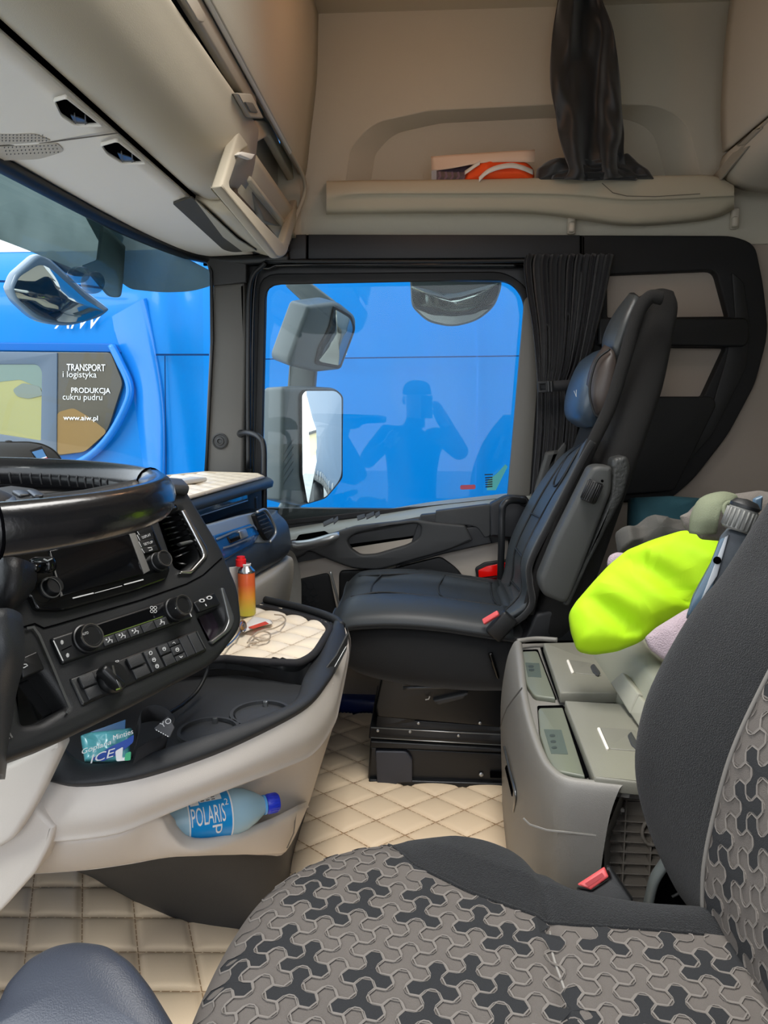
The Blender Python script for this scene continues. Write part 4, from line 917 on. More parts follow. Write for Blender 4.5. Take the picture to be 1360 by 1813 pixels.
# ================================================================== STEERING WHEEL
SW = thing('steering_wheel', 'glossy black leather steering wheel at the left edge', 'steering wheel', (-.46, .62, .94))
LEA = mat('worn_black_leather', (16, 16, 18), .24, bump=.06, scale=300, coat=.25)
LEA2 = mat('matt_black_leather', (24, 24, 26), .5, bump=.2, scale=500)
pa, pb, pc = PY(0, 938, .485), PY(253, 896, .62), PY(0, 838, .845)
ab = pb-pa; ac = pc-pa; nw = ab.cross(ac).normalized()
cen = pa+((ac.length_squared*ab.cross(ac).cross(ab))+(ab.length_squared*ac.cross(ab.cross(ac))))/(2*ab.cross(ac).length_squared)
RW = (pa-cen).length
if nw.z < 0: nw = -nw
e1 = (pb-cen).normalized(); e2 = nw.cross(e1)
WP = lambda a, r=1.0, h=0: cen+(e1*cos(a)+e2*sin(a))*RW*r+nw*h
rowsW = []
NW = 72
vs = []; fs = []; nj = 14
for i in range(NW):
    a = 2*pi*i/NW; rad = (e1*cos(a)+e2*sin(a)); c = cen+rad*RW
    for j in range(nj):
        b = 2*pi*j/nj; vs.append(c+rad*.0145*cos(b)+nw*.0195*sin(b))
for i in range(NW):
    for j in range(nj): fs.append((i*nj+j, i*nj+(j+1) % nj, ((i+1) % NW)*nj+(j+1) % nj, ((i+1) % NW)*nj+j))
pyd('rim', vs, fs, LEA, SW, True)
for a in (R(38), R(142), R(218), R(322)):
    rad = (e1*cos(a)+e2*sin(a)); c = cen+rad*RW
    tube('leather_joint', [c+rad*.0152*cos(b)+nw*.0202*sin(b) for b in [2*pi*k/20 for k in range(20)]], .0009, VOID, SW, closed=True, straight=True, n=5)
for k in range(15):
    a = R(58+k*3.4); rad = (e1*cos(a)+e2*sin(a)); c = cen+rad*(RW-.0150)
    tube('stitch', [c+nw*.003-rad*-.002, c-rad*.0006, c-nw*.010+e2*.003], .0010, DARKP, SW, n=6, seg=4)
# spokes, hub, button pads
for a in (R(35), R(145), R(270)):
    tube('spoke', [WP(a, .93, -.004), WP(a, .7, -.012), WP(a+.0, .4, -.022), WP(a, .15, -.03)], [.014, .013, .017, .022], LEA2, SW, n=12)
hub = loft('hub', [sup(cen+nw*h, e1, e2, r, r*.8, 2.6, 24) for h, r in ((-.06, .05), (-.05, .085), (-.02, .098), (0.0, .09), (.008, .06), (.010, .01))], LEA2, SW, nu=3, nv=1, closed=True, cap=True)
for a, o in ((R(35), PY(42, 886, .66)), ):
    pp = Pl(o, nw, e1)
    pd_ = plate('button_pad', pp, [(-60, 870, 10), (20, 858, 10), (70, 864, 8), (104, 884, 8), (100, 898, 8), (40, 905, 8), (-60, 910)], .022, LEA2, SW, r=8, bev=.007)
    for q in ([(20, 868), (44, 867), (54, 874), (34, 876)], [(46, 866), (66, 868), (78, 876), (60, 877)], [(8, 878), (28, 878), (30, 888), (8, 888)], [(56, 882), (72, 880), (74, 888), (58, 889)]):
        plate('pad_button', pp, q, .004, BTN, SW, off=.003, r=3, bev=.0015)
    for x_ in (30, 50, 66): strip('pad_groove', pp, [(x_, 894), (x_+8, 900), (x_+12, 904)], .0012, PILLAR, SW, off=.0005)
loft('steering_column', [sup(cen-nw*h+V((-.02-h*.4, 0.0, 0)), V((1, 0, 0)), V((0, 1, 0)), wa, wb, 2.8, 20) for h, wa, wb in ((.05, .07, .08), (.10, .08, .10), (.2, .075, .09), (.4, .06, .07))], LEA2, SW, nu=3, nv=1, closed=True, cap=True)
loft('column_shroud', [[PY(a, b, y) for a, b, y in r] for r in ([(-60, 985, .9), (10, 985, .80), (56, 998, .84), (60, 1004, .92)], [(-60, 1040, .88), (10, 1050, .78), (52, 1040, .84), (60, 1040, .93)], [(-60, 1090, .87), (2, 1086, .80), (20, 1082, .86), (30, 1080, .92)])], LEA2, SW, nu=3, nv=4, thick=.006)
box('stalk_switch', PY(76, 1000, .88), (.03, .02, .02), BLACKG, SW, .006)
tube('stalk', [PY(40, 1010, .86), PY(56, 1008, .855), PY(66, 1004, .85)], .005, BLACKG, SW)
strip('icon', YP(.869), [(77, 990), (84, 993), (92, 989)], .0015, MARK, SW)
KS = thing('knee_shroud', 'black curved shroud and beige knee panel at the left edge under the fascia', 'panel', (-.5, .8, .3))
loft('shroud', [[PY(a, b, y) for a, b, y in r] for r in ([(-40, 1085, .7), (8, 1078, .72), (34, 1090, .76), (30, 1110, .8)], [(-40, 1150, .7), (10, 1150, .7), (38, 1160, .76), (34, 1170, .8)], [(-40, 1230, .7), (2, 1230, .72), (20, 1240, .76), (20, 1250, .8)], [(-40, 1370, .7), (-6, 1370, .72), (4, 1372, .76), (4, 1380, .8)])], mat('shroud_grey', (46, 48, 50), .45, bump=.2, scale=800), KS, nu=4, nv=4, thick=.006)
BEC = mat('console_beige', (208, 199, 189), .5, bump=.14, scale=900)
plate('knee_panel', YP(.90), [(-80, 1400), (0, 1362), (80, 1322, 4), (104, 1312, 6), (109, 1325, 5), (62, 1425, 60), (22, 1488, 30), (0, 1502), (-80, 1530)], .03, BEC, KS, r=3, bev=.008)
plate('knee_panel_lower', YP(.932), [(-80, 1430), (60, 1430), (96, 1466), (86, 1500, 8), (62, 1546, 6), (0, 1616, 20), (-80, 1680)], .12, BEC, KS, r=3, bev=.006)

# ================================================================== CENTRE CONSOLE
CC = thing('center_console', 'low beige console with black rimmed tray, cup holders and bottle pocket', 'console', (-.35, 1.3, 0))
CD = mat('console_black', (38, 39, 41), .55, bump=.3, scale=900)
inner = [(104, 1316, .985), (150, 1350, .975), (228, 1345, .99), (300, 1322, 1.03), (400, 1290, 1.10), (500, 1254, 1.20), (526, 1234, 1.26), (538, 1200, 1.36), (556, 1168, 1.45), (585, 1118, 1.6), (592, 1098, 1.72)]
outer = [(80, 1376, .95), (130, 1386, .937), (215, 1378, .955), (300, 1356, .999), (400, 1320, 1.07), (505, 1270, 1.17), (550, 1240, 1.24), (578, 1205, 1.34), (594, 1178, 1.44), (611, 1128, 1.6), (606, 1098, 1.73)]
Ri = [PY(*q) for q in inner]; Ro = [PY(*q) for q in outer]
mid = [(a*.45+b*.55)+V((0, 0, .006)) for a, b in zip(Ri, Ro)]
low = [a+V((0, .01, -.012)) for a in Ro]
inn = [a+V((0, .012, -.02)) for a in Ri]
rb = loft('tray_rim', [[inn[i], Ri[i], mid[i], Ro[i], low[i]] for i in range(11)], CD, CC, nu=4, nv=4)
bot = [(18, 1492, .965), (110, 1490, .95), (210, 1476, .965), (300, 1440, 1.01), (400, 1400, 1.08), (500, 1362, 1.18), (556, 1335, 1.26), (588, 1290, 1.36), (600, 1250, 1.46), (616, 1160, 1.62), (608, 1120, 1.74)]
Bo = [PY(*q) for q in bot]
loft('upper_band', [[low[i]+V((0, .004, .006)), low[i]+V((0, -.004, -.006)), (low[i]*.5+Bo[i]*.5)+V((.004, -.012, 0)), Bo[i]+V((0, -.004, .012)), Bo[i], Bo[i]+V((0, .03, -.004)), Bo[i]+V((-.01, .09, 0))] for i in range(11)], BEC, CC, nu=4, nv=4)
# lower panel set back, with the bottle pocket in front of it
lw = [(58, 1548, 1.08), (150, 1541, 1.08), (230, 1530, 1.09), (300, 1518, 1.11), (400, 1512, 1.17), (470, 1514, 1.24), (506, 1508, 1.30), (540, 1440, 1.40), (560, 1380, 1.48), (598, 1240, 1.66), (604, 1200, 1.76)]
Lw = [PY(*q) for q in lw]
loft('lower_panel', [[Bo[i]+V((-.0, .07, 0)), (Bo[i]+V((0, .07, 0)))*.5+Lw[i]*.5+V((0, .03, 0)), Lw[i]] for i in range(11)], BEC, CC, nu=4, nv=4)
lipT = [(30, 1486, .985), (120, 1486, .97), (210, 1474, .985), (278, 1446, 1.02), (300, 1470, 1.04), (328, 1494, 1.06), (375, 1494, 1.09), (430, 1478, 1.14), (480, 1458, 1.20), (524, 1436, 1.27), (540, 1428, 1.34)]
lipB = [(62, 1546, 1.05), (130, 1542, 1.04), (210, 1532, 1.06), (270, 1522, 1.07), (300, 1518, 1.08), (328, 1515, 1.10), (375, 1513, 1.13), (430, 1513, 1.18), (475, 1512, 1.23), (506, 1507, 1.29), (520, 1480, 1.36)]
LT = [PY(*q) for q in lipT]; LB = [PY(*q) for q in lipB]
loft('pocket_lip', [[LT[i]+V((0, .05, -.03)), LT[i]+V((0, .02, .0)), LT[i]+V((0, .004, .002)), LT[i]+V((0, -.002, -.008)), LT[i]*.45+LB[i]*.55+V((0, -.012, 0)), LB[i], LB[i]+V((0, .03, 0))] for i in range(11)], BEC, CC, nu=4, nv=4)
strip('panel_line', YP(1.27), [(524, 1440), (520, 1475), (508, 1502)], .002, mat('seam_shadow', (96, 90, 82), .9), CC)
skb = [(140, 1538), (200, 1576), (262, 1608), (320, 1630), (400, 1648), (470, 1645), (505, 1590), (522, 1505), (545, 1430), (580, 1310), (602, 1235)]
Sb = [PZ(a, b, .004) for a, b in skb]
skt = [(140, 1536, 1.12), (200, 1530, 1.12), (262, 1522, 1.13), (320, 1514, 1.15), (400, 1508, 1.20), (470, 1508, 1.27), (505, 1502, 1.33), (520, 1470, 1.42), (542, 1400, 1.50), (578, 1290, 1.64), (600, 1215, 1.74)]
St = [PY(*q) for q in skt]
loft('skirt', [[St[i]+V((0, .01, .03)), St[i]+V((0, -.004, 0)), St[i]*.5+Sb[i]*.5+V((0, -.01, 0)), Sb[i]] for i in range(11)], mat('skirt_black', (44, 45, 47), .6, bump=.3, scale=700), CC, nu=4, nv=4)
# tray bottom with cup wells
ZC = ZP(.474)
c1_ = circ(370, 1297, 50, 21, 28); c2_ = circ(462, 1266, 46, 20, 28)
plate('tray_floor', ZC, [(60, 1330), (150, 1372), (300, 1345), (500, 1272), (545, 1215), (420, 1195), (330, 1200), (180, 1250)], .006, CD, CC, holes=[c1_, c2_])
for cx_, cy_ in ((370, 1297), (462, 1266)):
    c = ZC(cx_, cy_); rr_ = (ZC(cx_+50, cy_)-c).length*.97
    o = lathe('cup_holder', [(0, rr_*1.12), (.006, rr_*1.12), (.006, rr_), (-.07, rr_*.88), (-.07, 0)], c, (0, 0, 1), mat('cup_black', (52, 53, 55), .45, bump=.2, scale=900), CC, n=32)
    box('cup_spring_tab', c+V((.0, rr_*.82, -.012)), (.009, .008, .045), EDGE if cx_ > 400 else DARKP, CC, .002)
loft('tray_bridge', [[ZP(.47)(a, b) for a, b in r] for r in ([(300, 1330), (318, 1292), (350, 1262), (400, 1256)], [(330, 1328), (400, 1300), (420, 1262), (424, 1250)])], CD, CC, nu=3, nv=4, thick=.003)
loft('tray_wall', [[PZ(a, b, .452)+V((0, .01, 0)) for a, b in ((330, 1216), (380, 1206), (450, 1208), (515, 1225), (548, 1232))], [PZ(a, b, .50) for a, b in ((330, 1172), (380, 1168), (450, 1176), (520, 1190), (552, 1172))]], CD, CC, nu=2, nv=5)
loft('tray_left_pit', [[PZ(a, b, .42) for a, b in ((104, 1330), (150, 1390), (320, 1365))], [PZ(a, b, .42) for a, b in ((104, 1230), (200, 1250), (340, 1240))]], VOID, CC, nu=2, nv=3)
plate('console_top', ZP(.498), [(250, 1210), (330, 1172), (400, 1170), (500, 1180), (545, 1172), (592, 1105), (560, 1085), (470, 1062), (380, 1060), (200, 1070)], .02, CD, CC, r=3, bev=.004)
box('console_core', (-.50, 1.72, .22), (.34, .3, .42), CD, CC, .01)
tube('console_back_edge', [PZ(470, 1062, .505), PZ(540, 1078, .505), PZ(588, 1094, .505), PZ(605, 1108, .5)], .010, CD, CC)
SP = Pl(PY(595, 1180, 1.5), (1, -.25, 0), (0, 1, 0))
plate('side_cover', Pl(PY(590, 1180, 1.45), (.95, -.45, 0)), [(568, 1196, 2), (596, 1160), (617, 1120, 2), (616, 1140, 2), (598, 1172), (571, 1216, 2)], .004, FAS2, CC, off=.012, bev=.001)
plate('side_cover', Pl(PY(590, 1180, 1.45), (.95, -.45, 0)), [(588, 1190, 1), (614, 1144, 1), (614, 1150, 1), (590, 1198, 1)], .004, EDGE, CC, off=.014)
plate('side_recess', Pl(PY(590, 1240, 1.42), (.95, -.45, 0)), [(573, 1230, 2), (591, 1208, 2), (590, 1246, 3), (576, 1276, 3)], .004, BEC, CC, holes=[[(575, 1232), (589, 1214), (588, 1245), (578, 1270)]], off=.012)
# quilted pad on the console
QM = thing('console_mat', 'cream quilted pad with black edge on top of the console', 'mat', PZ(480, 1130, .51))
ZQ = ZP(.508)
qp = rnd([(220, 1190), (330, 1172), (398, 1166, 4), (470, 1172), (530, 1174, 10), (556, 1160, 14), (586, 1112, 8), (556, 1098, 8), (470, 1076, 10), (400, 1078), (250, 1085)], 4, 4)
ql = [ZQ.loc(a, b) for a, b in qp]
quilt('pad_padding', ZQ, ql, (.45, .89), (-.88, .47), .060, .072, .010, QBP, QM, sub=8, pw=.5)
tube('pad_binding', [ZQ(a, b, .004) for a, b in qp], .008, mat('black_binding', (30, 28, 30), .8, bump=.4, scale=900), QM, closed=True, straight=True)

# ================================================================== FLOOR MATS
FM1 = thing('floor_mat', 'tan quilted floor mat at the lower left, before the console skirt', 'mat', (-.4, 1.1, 0), 'quilted floor mats')
Z1 = ZP(.006)
QT = mat('quilt_tan', (236, 212, 180), .42, bump=.12, scale=900)
quilt('mat_padding', Z1, wl_(Z1, [(-.95, .75), (.1, .75), (.1, 1.30), (-.3, 1.42), (-.62, 1.6), (-.98, 1.6)]), (1, .05), (-.42, .9), .105, .10, .011, QT, FM1, org=(.02, .04), sub=12, pw=.3)
FM2 = thing('floor_mat', 'tan diamond quilted floor mat between console and passenger seat base', 'mat', (.1, 1.6, 0), 'quilted floor mats')
quilt('mat_padding', Z1, wl_(Z1, [(-.35, 1.43), (.4, 1.40), (.4, 2.0), (.3, 2.3), (-.35, 2.3)]), (.78, .63), (-.78, .63), .094, .094, .011, QT, FM2, org=(.03, .03), sub=12, pw=.3)
FM2['label'] = 'tan diamond quilted floor mat between console and passenger seat base'

# ================================================================== PASSENGER SEAT
BF = mat('black_seat_fabric', (17, 18, 20), .9, bump=.4, scale=900, sheen=.2)
BF2 = mat('black_fuzzy_side', (28, 27, 26), .95, bump=.6, scale=700)
LC = mat('seat_cover_leatherette', (44, 48, 51), .48, bump=.12, scale=500)
SEAM = mat('cover_seam', (22, 24, 26), .6)
PS = thing('passenger_seat', 'black reclined passenger seat by the door on a metal rail base', 'seat', (0, 2.05, 0))
cs = []
for x, zc, hz, wy in ((-.235, .42, .02, .17), (-.222, .405, .060, .215), (-.18, .395, .087, .24), (-.08, .385, .105, .25), (.05, .375, .110, .25), (.16, .365, .103, .245), (.26, .36, .09, .235), (.30, .36, .05, .20)):
    cs.append(sup((x, 2.05, zc), (0, 1, 0), (0, 0, 1), wy, hz, 3.4, 24))
loft('seat_cushion', cs, BF, PS, nu=4, nv=2, closed=True, cap=True)
# back rest, sections along a leaning spine
spine = [((930, 1120), .075, .22), ((968, 1060), .070, .235), ((1008, 960), .060, .24), ((1046, 860), .055, .235), ((1082, 760), .055, .225), ((1110, 680), .058, .20), ((1135, 600), .05, .17), ((1150, 550), .044, .15), ((1158, 525), .026, .12)]
sp3 = [(PY(a, b, 2.05)) for (a, b), t, w in spine]
bs = []
for i, ((_, t, w), p) in enumerate(zip(spine, sp3)):
    tg = (sp3[min(i+1, 8)]-sp3[max(i-1, 0)]).normalized(); nb = V((0, 1, 0)).cross(tg)
    bs.append(sup(p, (0, 1, 0), nb, w, t, 3.2, 24))
loft('backrest', bs, BF2, PS, nu=4, nv=2, closed=True, cap=True)
# fuzzy edge roll and front leather parts of the head area
tube('back_edge_roll', [PY(a, b, 1.83) for a, b in ((935, 1085), (955, 1010), (1000, 900), (1042, 800), (1080, 720), (1105, 640), (1128, 560), (1150, 527), (1172, 528))], .016, BF2, PS, seg=60)
HLM = mat('head_leather', (62, 65, 66), .4, bump=.1, scale=300)
loft('head_panel', [[PY(a, b, y) for a, b, y in r] for r in ([(1128, 522, 2.2), (1122, 522, 2.1), (1120, 524, 1.98), (1132, 526, 1.90)], [(1096, 560, 2.22), (1092, 560, 2.1), (1094, 562, 1.97), (1114, 566, 1.88)], [(1080, 600, 2.22), (1074, 602, 2.1), (1076, 605, 1.97), (1098, 612, 1.88)], [(1084, 640, 2.2), (1078, 640, 2.1), (1078, 642, 1.97), (1092, 650, 1.90)])], HLM, PS, nu=4, nv=4, thick=.02)
hc = []
for (a, b), t, w in (((1068, 618), .012, .10), ((1056, 632), .034, .125), ((1046, 665), .046, .14), ((1040, 700), .052, .145), ((1038, 730), .046, .135), ((1042, 752), .022, .11)):
    hc.append(sup(PY(a, b, 2.03), (0, 1, 0), V((.94, 0, .34)), w, t, 2.7, 20))
HRM = mat('headrest_leather', (58, 70, 82), .32, bump=.1, scale=400)
loft('head_cushion', hc, HRM, PS, nu=4, nv=2, closed=True, cap=True)
loft('head_cushion_cheek', [[PY(a, b, y) for a, b, y in r] for r in ([(1072, 612, 1.92), (1085, 620, 1.885), (1090, 640, 1.88)], [(1048, 650, 1.915), (1070, 650, 1.875), (1086, 668, 1.87)], [(1040, 700, 1.915), (1056, 700, 1.875), (1078, 712, 1.87)], [(1050, 738, 1.92), (1062, 736, 1.89), (1072, 730, 1.88)])], mat('cheek_brown', (66, 58, 54), .45, bump=.1), PS, nu=4, nv=4, thick=.01)
tube('head_cushion_piping', [PY(a, b, 1.872) for a, b in ((1080, 618), (1056, 640), (1044, 690), (1052, 730), (1066, 742))], .003, SEAM, PS)
text('lettering', 'V', YP(1.85), (1018, 704), (1023, 702), (1016, 692), MARK, PS)
# arm rests with ribbed adjuster wheels
def armrest(out, Y, th, parent, m=DARKP, back=None):
    o = plate('armrest', YP(Y), out, th, m, parent, r=8, bev=.012)
    return o
ARM = mat('armrest_grey', (66, 67, 66), .5, bump=.25, scale=900)
armrest([(1048, 828, 10), (1062, 824, 6), (1086, 826, 8), (1084, 870), (1030, 1010), (1004, 1072, 14), (962, 1055, 10), (954, 1030, 14), (985, 955)], 1.72, .07, PS, ARM)
plate('armrest_underside', YP(1.735), [(1086, 812, 8), (1112, 806, 10), (1118, 830, 10), (1105, 880), (1042, 1000), (1008, 1075, 8), (996, 1072), (1040, 980), (1080, 880)], .06, mat('scuffed_dark', (52, 53, 52), .5, bump=1, scale=120, vary=.25, vscale=60), PS, r=5, bev=.01)
def ribwheel(p, ax, r, h, m, parent, n=20):
    ax = V(ax).normalized(); o = lathe('adjuster_wheel', [(0, r*.9), (.002, r), (h-.002, r), (h, r*.9), (h, 0)], p, ax, m, parent, n=24)
    F3 = frame3(ax, z=(0, 1, 0)); y = F3.col[1]; z = F3.col[2]
    for k in range(n):
        a = 2*pi*k/n; q = V(p)+(y*cos(a)+z*sin(a))*r; tube('wheel_rib', [q+ax*.003, q+ax*(h-.003)], .0018, m, o, n=5, straight=True)
    return o
a0 = PY(1030, 886, 1.70)
ribwheel(PY(1040, 888, 1.71), PY(1056, 852, 1.71)-PY(1040, 888, 1.71), .017, .05, BLACKP, PS)
tube('armrest_button', [PY(1066, 851, 1.683), PY(1067, 852, 1.680)], .003, VOID, PS)
armrest([(966, 800, 4), (990, 796, 4), (975, 840), (950, 880, 4), (945, 870)], 2.31, .05, PS, ARM)
plate('armrest_underside', YP(2.315), [(985, 800), (1000, 782, 4), (1004, 790), (985, 850), (968, 880)], .04, ARM, PS, r=3, bev=.004)
# belt buckle
bk = box('belt_buckle', PY(888, 1108, 1.79), (.045, .03, .07), BLACKP, PS, .006, rot=Matrix.Rotation(R(40), 3, 'Y'))
PINK = mat('buckle_red', (226, 90, 92), .4)
bb = Pl(PY(872, 1092, 1.775), (-.5, -1, .6)); plate('buckle_button', bb, [(853, 1096, 2), (880, 1080, 2), (883, 1088, 2), (856, 1105, 2)], .012, PINK, PS, bev=.002)
# seat base
MB_ = mat('black_base_metal', (17, 18, 20), .35, bump=.1, scale=300)
def nface(nm, pts, Y, th, m=MB_, bev=.006, r=4, off=0): return plate(nm, YP(Y), pts, th, m, PS, r=r, bev=bev, off=off)
nface('seat_valance', [(618, 1160), (900, 1175), (905, 1215), (880, 1205), (700, 1188), (640, 1180)], 1.84, .3, BF)
text('lettering', 'UKUI', YP(1.836), (616, 1167), (632, 1169), (616, 1157), PRINT, PS)
nface('suspension_cover', [(680, 1178, 6), (900, 1190), (900, 1290), (668, 1270, 6), (664, 1250, 4)], 1.86, .3, mat('base_gloss', (18, 19, 21), .3))
tube('base_side_bar', [PY(720, 1200, 1.84), PY(800, 1200, 1.84), PY(895, 1198, 1.84)], .0045, MB_, PS)
tube('base_side_bar', [PY(714, 1218, 1.84), PY(800, 1216, 1.84), PY(872, 1214, 1.84), PY(885, 1206, 1.84), PY(900, 1205, 1.84)], .005, mat('bar_sheen', (52, 54, 56), .35), PS)
nface('adjuster_lever', [(765, 1240, 4), (830, 1226, 3), (822, 1238, 4), (775, 1250, 4)], 1.845, .02, DARKP)
strip('lever_mark', YP(1.844), [(753, 1239), (759, 1238), (761, 1233)], .003, MARK, PS)
tube('recline_lever', [PY(868, 1156, 1.80), PY(876, 1180, 1.80), PY(884, 1205, 1.82)], .006, BLACKG, PS)
nface('rail_bracket', [(668, 1264, 2), (735, 1268, 2), (735, 1276), (900, 1288), (900, 1300), (665, 1292, 2)], 1.865, .25, MB_, .002, 1)
nface('upper_rail', [(655, 1288, 2), (900, 1300), (900, 1320), (653, 1308, 2)], 1.86, .3, MB_, .003, 1)
nface('lower_rail', [(656, 1312, 2), (900, 1326), (900, 1334), (655, 1324, 2)], 1.85, .3, MB_, .003, 1)
for a, b in (((657, 1288), (900, 1302)), ((657, 1306), (900, 1320))): tube('rail_edge', [PY(*a, 1.848), PY(*b, 1.848)], .0016, SILVER, PS, straight=True, n=6)
for x_, y_ in ((669, 1293), (726, 1295), (741, 1280), (812, 1302), (850, 1280)): lathe('rail_bolt', [(0, .004), (.003, .004), (.004, .002), (.004, 0)], PY(x_, y_, 1.856), (0, -1, 0), SILVER, PS, n=8)
nface('base_plinth', [(655, 1322, 3), (900, 1334), (900, 1396), (700, 1392), (651, 1385, 8)], 1.87, .3, MB_, .006, 2)
nface('plinth_foot', [(652, 1380, 4), (900, 1388), (900, 1400), (655, 1394, 4)], 1.855, .34, MB_, .004, 2)
nface('plinth_box', [(664, 1330, 4), (720, 1331, 6), (730, 1346), (730, 1386, 2), (704, 1387), (700, 1392, 3), (668, 1391, 4)], 1.85, .06, mat('slate_box', (56, 58, 66), .5), .004, 2)
nface('plinth_hole', [(868, 1366), (900, 1368), (900, 1378), (868, 1377)], 1.862, .003, VOID, 0, 1)
lathe('plinth_bolt', [(0, .006), (.003, .006), (.005, .003), (.005, 0)], PY(852, 1371, 1.866), (0, -1, 0), SILVER, PS, n=12)
nface('recline_housing', [(935, 1120, 6), (948, 1088, 6), (975, 1082, 6), (1060, 1092), (1060, 1140), (920, 1140)], 1.82, .1, DARKP2, .008, 4)

# padded cover lying on the seat
SCV = thing('seat_cover', 'black padded leatherette cover lying over the passenger seat', 'seat cover', (.02, 2.05, .53))
def topz(x, y):   # top of the cushion plus pad
    xx = [-.235, -.222, -.18, -.08, .05, .16, .26, .30]; zz = [.445, .468, .482, .488, .480, .464, .452, .42]
    for i in range(7):
        if x <= xx[i+1]: t = max(0, (x-xx[i])/(xx[i+1]-xx[i])); z = zz[i]*(1-t)+zz[i+1]*t; break
    else: z = .45
    e = abs(y-2.05)/.25
    return z+.012-.010*max(0, e-.72)**2*14
rows = []
for x in (-.245, -.235, -.20, -.14, -.06, .04, .14, .22):
    rows.append([V((x, y, topz(x, y)-(.018 if abs(y-2.05) > .245 else 0)+(.012 if .1 < abs(y-2.05) < .2 else 0))) for y in (1.795, 1.81, 1.87, 1.93, 1.97, 2.05, 2.13, 2.17, 2.23, 2.29, 2.305)])
loft('cover_seat_pad', rows, LC, SCV, nu=4, nv=3, thick=.012)
def onseat(pts, m=SEAM, r=.0028, dz=.006, name='cover_seam'): return tube(name, [V((x, y, topz(x, y)+dz+(.012 if .1 < abs(y-2.05) < .2 else 0))) for x, y in pts], r, m, SCV, seg=30, n=6)
onseat([(-.20, 1.93), (-.12, 1.945), (-.02, 1.925), (.08, 1.915), (.20, 1.92)]); onseat([(-.20, 2.17), (-.12, 2.155), (-.02, 2.175), (.08, 2.185), (.20, 2.17)])
onseat([(-.13, 1.94), (-.15, 2.0), (-.15, 2.1), (-.13, 2.16)]); onseat([(.06, 1.915), (.04, 2.0), (.04, 2.1), (.06, 2.185)])
onseat([(.195, 1.92), (.19, 2.05), (.195, 2.17)])
onseat([(-.05, 2.19), (0, 2.24), (.08, 2.255), (.14, 2.22), (.10, 2.195)])
tube('cover_piping', [V((x, 1.797, topz(x, 1.8)-.020)) for x in (-.24, -.2, -.14, -.06, .04, .14, .22, .25)], .007, BF, SCV, seg=40)
tube('cover_roll', [V((.225, y, .468)) for y in (1.86, 1.95, 2.05, 2.15, 2.24)], .018, LC, SCV, n=12)
tube('cover_roll', [V((.250, y, .478)) for y in (1.88, 1.95, 2.05, 2.15, 2.22)], .018, LC, SCV, n=12)
bp = lambda a, b, y: PY(a, b, y)
backr = []
for f0, n0 in (((878, 1064), (893, 1100)), ((896, 1015), (940, 1064)), ((908, 960), (938, 1000)), ((932, 905), (974, 925)), ((960, 858), (1010, 855)), ((995, 815), (1040, 798)), ((1030, 790), (1052, 778))):
    row = []
    for t in (0, .12, .3, .5, .7, .88, 1):
        yy = 2.26-t*.44; row.append(bp(f0[0]+(n0[0]-f0[0])*t-(6 if t in (.12, .88) else 0)+0, f0[1]+(n0[1]-f0[1])*t, yy))
    backr.append(row)
loft('cover_back_pad', backr, mat('cover_back_leatherette', (58, 63, 66), .45, bump=.12, scale=500), SCV, nu=5, nv=4, thick=.014)
OFF_ = V((-.008, -.008, .004))
def BS(pts, r=.003): return tube('cover_seam', [backr[a][b]+OFF_ for a, b in pts], r, SEAM, SCV, seg=36, n=6)
BS([(0, 2), (1, 2), (2, 2), (3, 2), (4, 2), (5, 2), (6, 3)]); BS([(0, 5), (1, 4), (2, 4), (3, 4), (4, 5), (5, 5), (6, 4)])
BS([(2, 2), (2, 3), (2, 4)]); BS([(3, 2), (3, 3), (3, 4)]); BS([(5, 2), (4, 3), (4, 4), (5, 5)]); BS([(1, 2), (1, 3), (1, 4)])
tube('cover_piping', [PY(a, b, 1.80) for a, b in ((896, 1104), (918, 1098), (942, 1070), (938, 1030), (940, 995), (976, 922), (1012, 852), (1040, 798), (1050, 782))], .008, BF, SCV, seg=50)

# ================================================================== SIDE CURTAIN
CU = thing('side_curtain', 'dark pleated curtain gathered by a strap beside the door window', 'curtain', PY(1000, 450, 2.3))
CM = mat('curtain_cloth', (20, 21, 27), .85, bump=.3, scale=900, sheen=.2)
rowsd = [(450, 930, 1084), (470, 926, 1080), (520, 932, 1070), (580, 942, 1056), (640, 948, 1040), (680, 951, 1022), (700, 951, 1022), (760, 950, 1020), (840, 944, 1010), (905, 938, 1000)]
g = []
NP = 66
for (py, xa, xb) in rowsd:
    r_ = []
    for j in range(NP+1):
        t = j/NP; ph = t*11*2*pi+sin(t*9)*1.2
        amp = .016*(1.2 if py < 480 else 1 if py < 650 else .5)
        r_.append(PY(xa+(xb-xa)*t+3*sin(ph*2+1), py+(2*sin(ph) if py == 450 else 0), 2.325+amp*sin(ph)))
    g.append(r_)
loft('curtain_cloth', g, CM, CU, nu=3, nv=1, thick=.0015)
plate('buckle', YP(2.27), [(951, 675, 2), (980, 674, 2), (981, 694, 2), (953, 696, 2)], .008, BLACKP, CU, holes=[[(956, 680), (966, 679), (967, 690), (957, 691)]], bev=.0015)
tube('buckle_bar', [PY(971, 675, 2.262), PY(972, 694, 2.262)], .003, DARKP, CU); tube('buckle_bar', [PY(976, 675, 2.262), PY(977, 694, 2.262)], .003, DARKP, CU)
loft('tie_strap', [[PY(952, 676, 2.285), PY(985, 674, 2.275), (PY(1020, 671, 2.285)), PY(1045, 668, 2.34)], [PY(953, 694, 2.285), PY(985, 693, 2.275), (PY(1020, 690, 2.285)), PY(1045, 686, 2.34)]], mat('strap_black', (36, 37, 40), .7), CU, nu=1, nv=5, thick=.002)
tube('curtain_rail', [PY(470, 462, 2.36), PY(800, 463, 2.355), PY(1085, 458, 2.35)], .006, BLACKP, CU)

